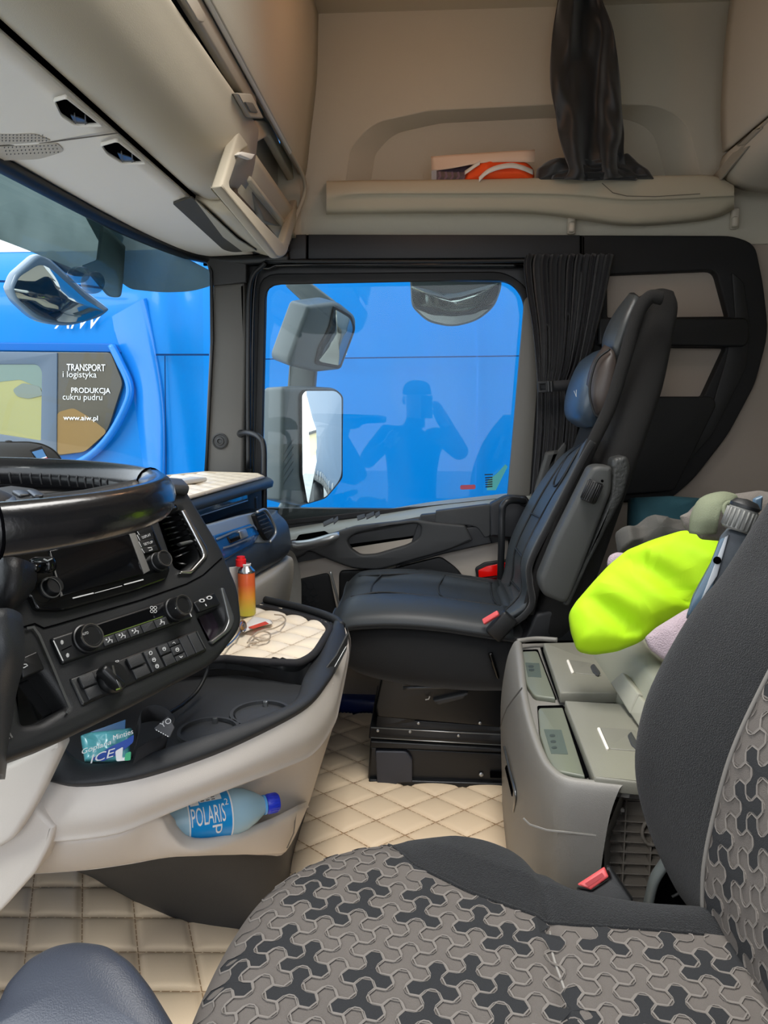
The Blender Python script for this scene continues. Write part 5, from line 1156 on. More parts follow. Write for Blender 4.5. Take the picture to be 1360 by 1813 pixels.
# ================================================================== DRAWER UNIT IN FRONT OF THE BUNK
def pillow(name, P, loop, h, m, parent=None, folds=(), back=.35, off=0, r=6, K=12, ex=.5, tags=None, cx=None):
    """soft body over an outline: rounded in front and behind, with ridged folds running across it"""
    c = [P.loc(a, b, off) for a, b in rnd(loop, r, 4)]
    cc_ = P.loc(*cx, off) if cx else (sum(a for a, b in c)/len(c), sum(b for a, b in c)/len(c))
    n = len(c); vs = []; fs = []
    def fold(x, y, s_):
        z = 0
        for (dx, dy, f, a, ph) in folds: z += a*sin((x*dx+y*dy)*f+ph+1.3*sin(x*9+y*7))
        return z*min(1, (1-s_)*4)
    for sgn, hh in ((1, h), (-1, h*back)):
        base = len(vs)
        for k in range(K+1):
            s_ = 1-(k/K)*.9995
            for a, b in c:
                x = cc_[0]+(a-cc_[0])*s_; y = cc_[1]+(b-cc_[1])*s_
                z = sgn*hh*(max(0, 1-s_**2.6))**ex+(fold(x, y, s_) if sgn > 0 else 0)
                vs.append(P.M @ V((x, y, off+z)))
        for k in range(K):
            for i in range(n): fs.append((base+k*n+i, base+k*n+(i+1) % n, base+(k+1)*n+(i+1) % n, base+(k+1)*n+i))
    o = pyd(name, vs, fs, m, parent, True, tags, fixn=False)
    bm = bmesh.new(); bm.from_mesh(o.data); bmesh.ops.remove_doubles(bm, verts=bm.verts, dist=1e-5); bmesh.ops.recalc_face_normals(bm, faces=bm.faces); bm.to_mesh(o.data); bm.free()
    for p in o.data.polygons: p.use_smooth = True
    return o
DU = thing('drawer_unit', 'grey two-lid drawer unit standing between the seats before the bunk', 'cabinet', (.3, 1.4, 0))
UG = mat('unit_grey', (134, 131, 125), .48, bump=.22, scale=900)
UG2 = mat('unit_lid_grey', (132, 130, 118), .42, bump=.2, scale=900, vary=.04, vscale=10)
tops = [(917, 1136), (921, 1172), (925, 1220), (936, 1275), (956, 1334), (975, 1363), (1002, 1379), (1050, 1386), (1105, 1392)]
T3 = [PZ(a, b, .46) for a, b in tops]
bp3 = [V((.200, 1.76, 0)), V((.192, 1.6, 0)), V((.187, 1.42, 0)), V((.185, 1.27, 0)), V((.193, 1.14, 0)), V((.212, 1.075, 0)), V((.232, 1.055, 0)), V((.252, 1.048, 0)), V((.276, 1.045, 0))]
loft('unit_shell', [[V((t.x+.012, t.y+.012, .435)), V((t.x+.01, t.y+.008, .457)), V((t.x, t.y, .463)), V((t.x*.75+b.x*.25-.006, t.y*.75+b.y*.25-.008, .452)), V((t.x*.4+b.x*.6-.012, t.y*.4+b.y*.6-.012, .40)), V((b.x-.012, b.y-.01, .28)), V((b.x-.004, b.y, .1)), V((b.x, b.y, 0))] for t, b in zip(T3, bp3)], UG, DU, nu=5, nv=4)
XF = XP(.176)
strip('unit_seam', XF, [(924, 1218), (908, 1238), (897, 1254), (889, 1274), (885, 1290)], .003, mat('seam_grey', (84, 82, 78), .8), DU, off=.003)
YF = YP(1.036)
strip('unit_seam', YF, [(927, 1449), (938, 1460), (968, 1470), (1072, 1481)], .0024, mat('seam_light', (176, 172, 164), .6), DU, off=.002)
pyd('unit_side_return', [PY(1105, 1392, 1.05), PY(1070, 1481, 1.04), PY(1070, 1600, 1.04), PY(1082, 1600, 1.14), PY(1084, 1481, 1.14), PY(1116, 1396, 1.14)], [(0, 1, 4, 5), (1, 2, 3, 4)], UG, DU)
tube('front_handle', [PX(893, 1323, .172), PX(903, 1366, .17), PX(913, 1406, .17), PX(910, 1436, .174)], .003, EDGE, DU, n=6)
plate('front_handle_slot', XF, [(894, 1360), (896, 1355), (908, 1400), (906, 1410)], .003, VOID, DU, off=.003)
plate('unit_top', ZP(.440), [(917, 1140), (925, 1220), (936, 1275), (957, 1334), (976, 1363), (1002, 1379), (1107, 1392), (1240, 1400), (1130, 1250), (1075, 1136)], .02, UG, DU, r=2)
ZL = ZP(.450)
for i, (q, dsp) in enumerate((([(924, 1153, 5), (952, 1152, 5), (984, 1236, 2), (946, 1231, 6), (934, 1214, 4), (925, 1188, 4)], [(930, 1173), (955, 1174), (959, 1199), (935, 1198)]),
               ([(953, 1253, 5), (997, 1252, 3), (1037, 1374, 2), (984, 1364, 10), (968, 1338, 6), (956, 1300, 6)], [(963, 1291), (994, 1292), (1006, 1335), (976, 1334)]))):
    plate('latch_gap', ZP(.4405), [(a+(a-sum(p[0] for p in q)/len(q))*.06, b+(b-sum(p[1] for p in q)/len(q))*.06) for a, b, *c in q], .002, VOID, DU, off=.001, r=3)
    lt = plate('latch_panel', ZL, q, .012, mat('latch_green_grey', (116, 120, 106), .42), DU, bev=.003, r=2)
    dp = plate('touch_label', ZL, dsp, .001, mat('label_grey', (88, 98, 92), .25), DU, off=.0008, r=1)
    x0, y0 = dsp[0]; x1, y1 = dsp[2]
    for k in range(2 if i == 0 else 3):
        plate('touch_symbol', ZL, circ(x0+(x1-x0)*(.35+.04*k), y0+(y1-y0)*(.25+.24*k), 5, 2.2, 14), .0006, mat('symbol_grey', (66, 74, 72), .3), DU, off=.0015)
for q, lipq, hs, hp_ in (([(962, 1138, 2), (1075, 1136), (1100, 1190), (1112, 1226), (992, 1226, 2)], [(992, 1226), (1112, 1228), (1114, 1244), (1000, 1239)], [(1003, 1168, 2), (1007, 1167, 2), (1017, 1190, 2), (1012, 1191, 2)], [(1007, 1168, 3), (1046, 1173, 3), (1066, 1196, 3), (1017, 1191, 3)]),
              ([(1000, 1240, 2), (1112, 1246), (1160, 1300), (1200, 1392), (1053, 1376, 2)], None, [(1057, 1288, 2), (1062, 1287, 2), (1079, 1325, 2), (1074, 1326, 2)], [(1063, 1287, 3), (1125, 1292, 3), (1136, 1330, 3), (1079, 1325, 3)])):
    plate('drawer_lid', ZP(.470), q, .022, UG2, DU, bev=.003, r=1)
    plate('lid_handle_pad', ZP(.470), hp_, .003, mat('lid_pad', (124, 122, 112), .42), DU, off=.0015, bev=.001, r=2)
    plate('lid_handle_strip', ZP(.470), hs, .004, LIGHT_P, DU, off=.003, bev=.001, r=1)
plate('lid_catch', ZP(.470), rnd([(1045, 1178), (1052, 1174), (1064, 1190), (1060, 1196), (1050, 1190)], 3), .006, DARKP, DU, off=.004, bev=.002)
plate('lid_catch', ZP(.470), rnd([(1111, 1300), (1118, 1294), (1132, 1318), (1130, 1328), (1118, 1318)], 3), .006, DARKP, DU, off=.004, bev=.002)
plate('lid_gap', ZP(.452), [(957, 1146), (962, 1146), (994, 1236), (989, 1236)], .003, VOID, DU)
plate('lid_gap', ZP(.452), [(996, 1250), (1002, 1252), (1042, 1374), (1036, 1374)], .003, VOID, DU)
tube('unit_back_lip', [PZ(917, 1135, .462), PZ(950, 1131, .462), PZ(987, 1133, .462)], .006, UG, DU)
RB = mat('rib_brown_grey', (128, 121, 112), .65, bump=.3, scale=500)
YR = YP(1.13)
plate('ribbed_panel', YR, [(1060, 1385), (1230, 1385), (1240, 1620), (1060, 1620)], .01, RB, DU)
for k, yy in enumerate((1402, 1440, 1458, 1476, 1494, 1514, 1532, 1552, 1572)):
    a = PY(1068, yy, 1.13); b = PY(1190, yy+8-k*.5, 1.13)
    pyd('panel_rib', [a, b, b+V((0, -.018, 0)), a+V((0, -.018, 0)), a-V((0, 0, .0022)), b-V((0, 0, .0022)), b+V((0, -.018, -.0022)), a+V((0, -.018, -.0022))], [(0, 1, 2, 3), (7, 6, 5, 4), (0, 4, 5, 1), (1, 5, 6, 2), (2, 6, 7, 3), (3, 7, 4, 0)], RB, DU)
for xx in (1103, 1150): box('panel_rib', PY(xx, 1490, 1.122), (.0022, .018, .17), RB, DU, 0)
box('panel_gap', PY(1130, 1408, 1.125), (.12, .015, .014), VOID, DU, 0)
tube('panel_roundel', [PY(1155+18*cos(a), 1474+22*sin(a), 1.112) for a in [2*pi*k/16 for k in range(16)]], .003, RB, DU, closed=True, straight=True)
plate('panel_clip', YR, [(1098, 1431), (1106, 1433), (1107, 1438), (1100, 1438)], .006, LIGHT_P, DU, off=.012)

# ---- bunk
BK = thing('bunk', 'grey beige bunk with front rail behind the drawer unit', 'bed', (.9, 1.6, 0))
BRL = mat('bunk_rail', (150, 150, 134), .5, bump=.2, scale=800)
loft('bunk_front', [[V((.37, y, .44)), V((.372, y, .475)), V((.395, y, .53)), V((.41, y, .545)), V((.43, y, .548)), V((.45, y, .536)), V((.47, y, .548)), V((.54, y, .56))] for y in (.9, 1.3, 1.5, 1.74)], BRL, BK, nu=2, nv=4)
loft('bunk_base', [[V((.43, y, .43)), V((.435, y, .25)), V((.43, y, 0))] for y in (.9, 1.4, 1.74)], UG, BK, nu=2, nv=2)
box('mattress', (1.08, 1.6, .60), (.9, 1.45, .14), mat('mattress_dark', (26, 28, 32), .9, bump=.4), BK, .04)
XB = XP(.446)
for q in ([(1080, 1209, 2), (1101, 1190, 2), (1130, 1227, 2), (1114, 1264, 3)], [(1115, 1263, 2), (1130, 1231, 2), (1160, 1262, 2), (1134, 1292, 2)]):
    plate('bunk_release_tab', Pl((.376, 1.3, .49), (-1, -.1, .45)), q, .014, mat('tab_grey', (158, 156, 142), .5), BK, off=.012, bev=.003, r=1)

# ---- clothes on the bunk
YV = Pl((.42, 1.32, .62), (-.30, -.80, .42))
NEON = mat('neon_yellow', (182, 230, 0), .75, bump=.08, scale=300)
ys = thing('safety_vest', 'neon yellow hi-vis vest lying over the drawer unit lid', 'vest', YV(1120, 1050))
pillow('vest_cloth', YV, [(1006, 1088), (1018, 1068), (1052, 1030), (1075, 1004), (1108, 976), (1160, 955), (1212, 938), (1264, 948), (1295, 975), (1290, 1040), (1240, 1078), (1215, 1092), (1172, 1108), (1132, 1138), (1092, 1154), (1050, 1160), (1022, 1154), (1010, 1118)], .045, NEON, ys,
       folds=((.3, 1, 48, .010, 0), (.55, 1, 95, .004, 2), (1, .2, 34, .006, 1)), K=26, r=10, ex=.45)
gd = thing('grey_trousers', 'dark grey crumpled trousers behind the yellow vest', 'clothes', PY(1150, 945, 1.62))
YG = Pl(PY(1150, 945, 1.62), (0, -.85, .5))
pillow('trouser_cloth', YG, [(1089, 948), (1092, 940), (1122, 934), (1142, 918), (1185, 920), (1235, 930), (1260, 960), (1190, 975), (1120, 975), (1094, 980)], .05, mat('grey_cloth', (84, 82, 78), .9, bump=.4, scale=600), gd, folds=((1, .6, 50, .012, 0), (1, -.5, 90, .006, 1)), K=16)
oj = thing('olive_jacket', 'olive grey jacket with turned collar at the right of the clothes pile', 'clothes', PY(1280, 910, 1.25))
YJ = Pl(PY(1280, 910, 1.25), (-.1, -.9, .35))
OLV = mat('olive_cloth', (122, 128, 104), .9, bump=.5, scale=700)
GRC = mat('grey_wool', (112, 106, 100), .95, bump=.5, scale=700)
pillow('jacket_body', YJ, [(1210, 915), (1232, 892), (1275, 878), (1345, 868), (1400, 880), (1400, 960), (1300, 960), (1240, 955)], .03, GRC, oj, folds=((1, .3, 60, .006, 0),), K=12)
loft('jacket_sleeve', [[YJ(a, b, o) for a, b, o in r] for r in ([(1222, 944, .03), (1224, 915, .04), (1240, 884, .05), (1275, 872, .05), (1300, 876, .04), (1306, 884, .03)], [(1240, 946, .05), (1246, 920, .065), (1258, 896, .07), (1276, 886, .07), (1294, 886, .06), (1302, 894, .045)], [(1268, 944, .05), (1272, 926, .07), (1276, 908, .075), (1284, 898, .07), (1296, 894, .06), (1308, 900, .045)])], OLV, oj, nu=4, nv=5, thick=.004)
tube('jacket_cord', [YJ(1292+10*cos(a), 902+12*sin(a), .08) for a in [.3+2*pi*k/12 for k in range(12)]], .0035, OLV, oj, closed=True)
pillow('jacket_cuff', YJ, [(1203, 914), (1222, 905), (1240, 908), (1232, 930), (1222, 944), (1210, 932)], .012, GRC, oj, off=.02, r=3)
tw = thing('pink_towel', 'pale mauve towel hanging out from under the yellow vest', 'towel', PY(1180, 1130, 1.2))
YT2 = Pl(PY(1180, 1130, 1.22), (-.4, -.8, .4))
pillow('towel_cloth', YT2, [(1140, 1130), (1160, 1112), (1212, 1080), (1260, 1060), (1250, 1120), (1220, 1180), (1180, 1172), (1150, 1150)], .02, mat('mauve_terry', (182, 164, 172), .95, bump=1.0, scale=400), tw, folds=((1, .5, 70, .003, 0),), off=-.01)
pillow('towel_corner', Pl(PY(1085, 990, 1.5), (-.2, -.85, .4)), [(1074, 1000), (1078, 984), (1092, 978), (1110, 980), (1100, 1010), (1080, 1010)], .02, mat('mauve_terry', (182, 164, 172), .95), tw)
tb = thing('teal_blanket', 'dark teal blanket on the bunk behind the passenger seat', 'blanket', PY(1180, 905, 1.95))
pillow('blanket_cloth', Pl(PY(1180, 900, 1.95), (0, -.9, .4)), [(1110, 930), (1112, 882), (1180, 880), (1245, 883), (1250, 960), (1110, 970)], .05, mat('teal_cloth', (20, 62, 72), .9, bump=.4, scale=500), tb, folds=((1, 1, 30, .01, 0),), K=12)

# ================================================================== DRIVER SEAT
DS = thing('driver_seat', 'driver seat in grey and black woven fabric filling the lower right', 'seat', (.05, .65, 0))
DFK = mat('seat_black_weave', (19, 20, 22), .9, bump=1.0, scale=700, vary=.5, vscale=380, sheen=.1)
DTA = mat('seat_taupe_weave', (98, 92, 87), .9, bump=.35, scale=900, vary=.05, vscale=14)
DLI = mat('motif_outline', (118, 112, 106), .9)
DDK = mat('motif_dark', (36, 37, 39), .92, bump=.3, scale=800)
# cushion: plan outline, height field over it
def lerp1(xs_, ys_, x):
    if x <= xs_[0]: return ys_[0]
    for i in range(len(xs_)-1):
        if x <= xs_[i+1]:
            t = (x-xs_[i])/(xs_[i+1]-xs_[i]); return ys_[i]*(1-t)+ys_[i+1]*t
    return ys_[-1]
ybx = [-.06, -.05, -.013, .054, .155, .302, .4]; yby = [.95, .905, .845, .795, .744, .735, .735]
def ctop(x, y):
    yb = lerp1(ybx, yby, x); z = .455
    if y > yb and x > -.06: z += .017*min(1, (y-yb)/.05)*min(1, (x+.06)/.10)
    z += -.012*(1-min(1, abs(y-.62)/.2)) if False else 0
    if x > .10: z += .004*abs(sin((x-.10)*10))
    return z-.006*math.exp(-((x-.138)/.008)**2)
out = [(-.218, .40), (-.226, .55), (-.226, .66), (-.217, .745), (-.198, .812), (-.162, .866), (-.11, .905), (-.05, .924), (.05, .925), (.105, .903), (.14, .862), (.18, .822), (.25, .800), (.34, .792), (.44, .785), (.44, .40)]
o3 = [V((a, b, 0)) for a, b in out]; oo = spline(o3[:15], 180)+[V((.44, .6, 0)), V((.44, .40, 0)), V((.1, .40, 0))]
cxy = V((.10, .62, 0)); n = len(oo); K = 70; vs = []; fs = []; RR = .06
for k in range(K+1):
    s_ = 1-(k/K)**1.5*.998 if k < K else .001
    for p in oo:
        q = cxy+(p-cxy)*s_; d = (p-q).length*.8
        zz = ctop(q.x, q.y)-(RR-sqrt(max(0, RR*RR-max(0, RR-d)**2)))*.8
        vs.append(V((q.x, q.y, zz)))
for k in range(K):
    for i in range(n): fs.append((k*n+i, k*n+(i+1) % n, (k+1)*n+(i+1) % n, (k+1)*n+i))
b0 = len(vs)
for dz, sc_ in ((-.02, 1.0), (-.07, .99), (-.12, .96), (-.15, .9)):
    for p in oo: q = cxy+(p-cxy)*sc_; vs.append(V((q.x, q.y, .39+dz)))
for i in range(n): fs.append((i, (i+1) % n, b0+(i+1) % n, b0+i))
for k in range(3):
    for i in range(n): fs.append((b0+k*n+i, b0+k*n+(i+1) % n, b0+(k+1)*n+(i+1) % n, b0+(k+1)*n+i))
cush = pyd('cushion', vs, fs, DTA, DS, True)
cush.data.materials.append(DFK)
for p in cush.data.polygons:
    c = p.center; yb = lerp1(ybx, yby, c.x)
    if (c.y > yb and c.x > -.062) or c.z < .385: p.material_index = 1
from mathutils.bvhtree import BVHTree
def bvh(o):
    return BVHTree.FromPolygons([v.co.copy() for v in o.data.vertices], [tuple(p.vertices) for p in o.data.polygons])
CB_ = bvh(cush)
def tripod(cx, cy, s, rot, grow=1.0):
    """outline of the three-lobed woven motif: hub with three hexagon ended arms"""
    o = []
    L_ = s; hr = s*.55*grow; nk = s*.33*grow
    for k in range(3):
        a = rot+k*2*pi/3; d = V((cos(a), sin(a))); p = V((-d.y, d.x))
        hx = d*L_
        o.append(d*(s*.30)-p*nk*.9)
        o.append(hx-d*hr*.8-p*nk)
        for q in (-110, -60, 0, 60, 110) if False else (-90, -30, 30, 90):
            t = R(q); o.append(hx+d*hr*cos(t)*1.05+p*hr*sin(t)*1.05)
        o.append(hx-d*hr*.8+p*nk); o.append(d*(s*.30)+p*nk*.9)
    return [(cx+q.x, cy+q.y) for q in o]
def motif_layer(parent, project, region, bounds, s, rot=0, nm='woven_motif', clamp=None):
    """s = hexagon spacing; motifs sit on every second lattice point and interlock"""
    vs1, fs1, vs2, fs2 = [], [], [], []
    ax = V((s, 0)); ay = V((s*.5, s*.866))
    rm = Matrix.Rotation(rot, 2); ax = rm @ ax; ay = rm @ ay
    for i in range(-60, 60):
        for j in range(-60, 60):
            c = ax*(2*i)+ay*(2*j); x = bounds[0]+c.x; y = bounds[1]+c.y
            if not (bounds[0]-.05 < x < bounds[2] and bounds[1]-.05 < y < bounds[3]): continue
            dark = (i*3+j*5) % 7 in (0, 3) or (i+j*2) % 9 == 4
            outl = tripod(x, y, s, rot); inl = tripod(x, y, s, rot, .85)
            if clamp: outl = [clamp(*q) for q in outl]; inl = [clamp(*q) for q in inl]
            P1 = [project(a, b, .0013) for a, b in outl]; P2 = [project(a, b, .0016) for a, b in inl]; P0 = [project(a, b, -.0008) for a, b in outl]
            cc__ = project(x, y, .0016)
            if any(p is None for p in P1+P2+P0) or cc__ is None: continue
            n_ = len(P1); ok = [True]*n_
            if not region(x, y): continue
            if dark:
                b = len(vs2); vs2 += P1+[cc__]; fs2 += [(b+k, b+(k+1) % n_, b+n_) for k in range(n_) if ok[k]]
            b = len(vs1); vs1 += P1+P2+P0
            fs1 += [(b+k, b+(k+1) % n_, b+n_+(k+1) % n_, b+n_+k) for k in range(n_) if ok[k]]+[(b+k, b+2*n_+k, b+2*n_+(k+1) % n_, b+(k+1) % n_) for k in range(n_) if ok[k]]
    a = pyd(nm+'_outline', vs1, fs1, DLI, parent, False, fixn=False); a['kind'] = 'stuff'
    b = pyd(nm, vs2, fs2, DDK, parent, False, fixn=False); b['kind'] = 'stuff'
def proj_c(x, y, h):
    r_ = CB_.ray_cast(V((x, y, 1)), V((0, 0, -1)))
    if r_[0] is None or r_[0].z < .36: return None
    return r_[0]+r_[1]*(h if r_[1].z > 0 else -h)
motif_layer(DS, proj_c, lambda x, y: y < lerp1(ybx, yby, x)-.003 or x < -.06, (-.30, .40, .36, .96), .0190, rot=R(80), clamp=lambda x, y: (x, min(y, lerp1(ybx, yby, x)-.002) if x > -.06 else y))
tube('cushion_piping', [proj_c(x, lerp1(ybx, yby, x), .001) for x in [-.045+.345*k/40 for k in range(41)]], .0022, DFK, DS, straight=True, n=6)
tube('cushion_seam', [proj_c(.138+.002*sin(y*60), y, .0) for y in [.42+.32*k/20 for k in range(21)]], .0016, mat('worn_seam', (150, 146, 140), .9), DS, straight=True, n=5)

# back rest: bolster ridge, inner border and centre as sight-line tracks
ridge = [(1242, 1628), (1195, 1570), (1145, 1460), (1126, 1362), (1138, 1270), (1172, 1185), (1230, 1085), (1284, 1018), (1340, 930), (1400, 840)]
innb = [(1250, 1640), (1247, 1600), (1250, 1530), (1268, 1440), (1298, 1335), (1345, 1230), (1410, 1110), (1490, 1000), (1570, 910), (1650, 830)]
R1 = [PY(a, b, .90) for a, b in ridge]; I1 = [PY(a, b, .775) for a, b in innb]
rowsB = []
for r_, i_ in zip(R1, I1):
    dx = i_.x
    rowsB.append([r_+V((.17, .03, .03)), r_+V((.09, .045, .01)), r_+V((.02, .03, .0)), r_, r_*.6+i_*.4+V((-.004, 0, 0)), r_*.25+i_*.75+V((-.003, 0, 0)), i_])
loft('back_bolster', rowsB, DFK, DS, nu=5, nv=5)
rowsC = []
for i_ in I1:
    rowsC.append([i_, V((i_.x+.006, .74, i_.z)), V((i_.x+.010, .68, i_.z)), V((i_.x+.010, .60, i_.z)), V((i_.x+.004, .5, i_.z)), V((i_.x-.05, .40, i_.z))])
bc = loft('back_centre', rowsC, DTA, DS, nu=5, nv=5)
BB_ = bvh(bc)
tube('back_piping', [p+V((-.002, 0, 0)) for p in I1], .0025, mat('grey_piping', (120, 116, 110), .9), DS, seg=60, n=6)
def proj_b(y, z, h):
    r_ = BB_.ray_cast(V((-.3, y, z)), V((1, 0, 0)))
    if r_[0] is None: return None
    nn_ = r_[1] if r_[1].x < 0 else -r_[1]
    return r_[0]+nn_*h
motif_layer(DS, proj_b, lambda y, z: y < .772, (.50, .40, .80, 1.1), .0190, rot=R(30), nm='back_motif', clamp=lambda y, z: (min(y, .7725), z))
loft('back_shell', [[V((p.x+.17, .93, p.z+.02)), V((p.x+.22, .8, p.z+.04)), V((p.x+.22, .6, p.z+.04)), V((p.x+.16, .42, p.z+.03))] for p in R1], DFK, DS, nu=4, nv=4)
box('seat_pedestal', (.12, .62, .16), (.36, .36, .30), MB_, DS, .02)
# folded arm rest with ribbed wheel
arp = Pl(PY(1260, 1000, .985), (-.35, -.9, .1))
plate('armrest', arp, [(1214, 1096, 3), (1225, 1060), (1258, 1000), (1276, 952, 4), (1290, 936, 6), (1330, 948, 6), (1322, 985), (1285, 1030), (1235, 1100)], .05, mat('armrest_slate', (72, 78, 84), .45, bump=.15, scale=800), DS, r=3, bev=.005)
plate('armrest_reflection_face', arp, [(1216, 1088), (1228, 1058), (1258, 1000), (1275, 956, 3), (1284, 951, 3), (1283, 962), (1262, 1040), (1222, 1090)], .01, mat('armrest_blue_grey', (88, 110, 128), .3), DS, off=.006, bev=.002)  # blue grey reflection painted on as a plate of its own
plate('armrest_lit_edge', arp, [(1284, 951), (1290, 948), (1270, 1020), (1240, 1066), (1250, 1040)], .01, mat('lit_edge_pale', (170, 174, 178), .4), DS, off=.008, bev=.001)  # pale strip paints the light caught along the armrest front
lathe('armrest_socket', [(0, .005), (.002, .005), (.003, .0)], arp(1270, 992, .009), arp.n, VOID, DS, n=16)
w0 = PY(1303, 938, .97); w1 = PY(1322, 890, .97)
ribwheel(w0, w1-w0, .0185, (w1-w0).length*.8, mat('wheel_grey', (112, 112, 108), .5), DS)
lathe('wheel_cap', [(0, .0185), (.004, .0185), (.010, .013), (.012, .0)], w0+(w1-w0)*.8, (w1-w0), BLACKP, DS, n=20)
plate('belt_guide', YP(.99), rnd([(1338, 884), (1352, 878), (1350, 905), (1336, 905)], 2), .01, mat('armrest_blue_grey', (88, 110, 128), .3), DS, bev=.002)
# buckle on its stalk beside the cushion
bkp = Pl(PY(1050, 1560, .935), (-.25, -.85, .5))
plate('buckle_button', bkp, [(1022, 1566, 2), (1070, 1535, 3), (1078, 1553, 3), (1046, 1576, 2)], .014, PINK, DS, off=.003, bev=.002)
plate('buckle_slot', bkp, [(1036, 1564), (1066, 1545), (1070, 1551), (1042, 1570)], .004, mat('buckle_deep', (180, 50, 55), .4), DS, off=.0038)
plate('belt_buckle', bkp, [(1020, 1572, 3), (1048, 1577), (1080, 1556), (1073, 1533, 3), (1082, 1537, 4), (1122, 1595, 4), (1080, 1620), (1030, 1600)], .035, BLACKP, DS, bev=.004, r=2)
tube('recliner_bracket', [PY(1196, 1500, 1.0), PY(1176, 1530, 1.0), PY(1158, 1560, 1.0), PY(1146, 1610, 1.0)], .012, mat('bracket_grey', (92, 98, 98), .45), DS, flat=.5)
plate('recliner_void', YP(1.04), [(1150, 1600), (1165, 1560), (1200, 1500), (1260, 1600), (1240, 1640)], .01, VOID, DS)
tube('recliner_wire', [PY(1190, 1588, 1.0), PY(1204, 1580, 1.0), PY(1216, 1565, 1.0)], .002, DARKP, DS)

# ================================================================== LOWER LEFT COVER
lc = thing('rounded_cover', 'smooth slate grey rounded cover in the bottom left corner', 'cover', PY(140, 1760, .66))
LCP = Pl(PY(140, 1760, .62), (0.02, -.45, .89))
pillow('cover_shell', LCP, [(-60, 1860), (-8, 1790), (12, 1742), (50, 1700), (95, 1676), (140, 1668), (188, 1674), (232, 1704), (268, 1750), (308, 1816), (340, 1880), (100, 1900)], .022, mat('slate_cover', (62, 66, 76), .42, bump=.25, scale=700), lc, K=14, r=16, back=2.5, ex=.6)

# ================================================================== SMALL THINGS
def along(name, prof, p0, ax, m, parent, n=30): return lathe(name, prof, p0, ax, m, parent, n=n, ang=50)
# water bottle in the console pocket
WB = thing('water_bottle', 'blue plastic water bottle lying in the console pocket', 'bottle', PY(400, 1440, 1.12))
q0 = PY(246, 1471, 1.078); q1 = PY(492, 1420, 1.20); ax = (q1-q0).normalized(); Lb = (q1-q0).length
PET = bpy.data.materials.new('blue_pet'); PET.use_nodes = True
pb_ = PET.node_tree.nodes['Principled BSDF']; pb_.inputs['Base Color'].default_value = lin((190, 228, 245)); pb_.inputs['Roughness'].default_value = .12
pb_.inputs['Transmission Weight'].default_value = .35; pb_.inputs['IOR'].default_value = 1.3
rB = .0385
body = [(0, .02), (.002, .034), (.012, rB), (.03, rB*.97), (.045, rB), (Lb*.58, rB), (Lb*.66, rB), (Lb*.74, rB*.9), (Lb*.82, rB*.66), (Lb*.88, .0155), (Lb*.90, .0135), (Lb*.93, .0135)]
along('bottle_body', body, q0, ax, PET, WB)
along('bottle_water', [(Lb*.0+.01, rB*.9), (Lb*.62, rB*.92), (Lb*.72, rB*.8)], q0-V((0, 0, .006)), ax, mat('water_tint', (150, 200, 226), .1), WB)
along('bottle_cap', [(Lb*.905, .0155), (Lb*.915, .0165), (Lb*.99, .0165), (Lb*1.0, .0150), (Lb*1.0, 0)], q0, ax, mat('cap_blue', (34, 54, 190), .35), WB)
for k in range(20):
    a = 2*pi*k/20; F3 = frame3(ax); q = F3.col[1]*cos(a)+F3.col[2]*sin(a)
    tube('cap_rib', [q0+ax*Lb*.925+q*.0166, q0+ax*Lb*.985+q*.0166], .0006, mat('cap_blue', (34, 54, 190), .35), WB, n=4, straight=True)
along('bottle_collar', [(Lb*.885, .0165), (Lb*.90, .0165)], q0, ax, mat('collar_blue', (90, 160, 220), .2), WB)
LBc = mat('label_blue', (24, 140, 205), .3, vary=.06, vscale=20)
l0, l1 = .31*Lb, .61*Lb
along('bottle_label', [(l0, rB+.0004), (l0+.0001, rB+.0008), (l1, rB+.0008), (l1+.0001, rB+.0004)], q0, ax, LBc, WB)
for e in (l0, l1): along('label_border', [(e-.0012, rB+.0010), (e+.0012, rB+.0010)], q0, ax, PRINT, WB)
toc = (CAMP-(q0+ax*Lb*.45)); toc = (toc-ax*toc.dot(ax)).normalized(); side = ax.cross(toc)
if side.z < 0: side = -side
def ontube(s_, a0, a1, x0, x1, m, flipx=False, name='lettering', rot=0, sh=0):
    cu = bpy.data.curves.new(name, 'FONT'); cu.body = s_; cu.resolution_u = 3
    o = bpy.data.objects.new(name, cu); me = bpy.data.meshes.new_from_object(o); bpy.data.objects.remove(o)
    bm = bmesh.new(); bm.from_mesh(me); bmesh.ops.triangulate(bm, faces=bm.faces); bmesh.ops.subdivide_edges(bm, edges=[e for e in bm.edges if e.calc_length() > .2], cuts=2); bm.to_mesh(me); bm.free()
    xs_ = [v.co.x for v in me.vertices]; ys_ = [v.co.y for v in me.vertices]
    for v in me.vertices:
        u = (v.co.x-min(xs_))/(max(xs_)-min(xs_)); t = (v.co.y-min(ys_))/(max(ys_)-min(ys_))
        if rot: u, t = t, 1-u
        a = R(a0+(a1-a0)*t); v.co = q0+ax*(x0+(x1-x0)*u)+(toc*cos(a)+side*sin(a))*(rB+.0014)
    return link(name, me, m, WB)
ontube('POLARIS', -18, 24, l0+.003, l1-.012, PRINT)
ontube('2', 18, 34, l1-.011, l1-.005, PRINT)
ontube('p', -46, -22, l0+.036, l0+.052, PRINT, rot=1)
def patch(a0, a1, x0, x1, m, name='label_panel', h=.0012):
    vs = []; fs = []
    for i in range(7):
        a = R(a0+(a1-a0)*i/6)
        for x in (x0, x1): vs.append(q0+ax*x+(toc*cos(a)+side*sin(a))*(rB+h))
    for i in range(6): fs.append((2*i, 2*i+1, 2*i+3, 2*i+2))
    return pyd(name, vs, fs, m, WB, True)
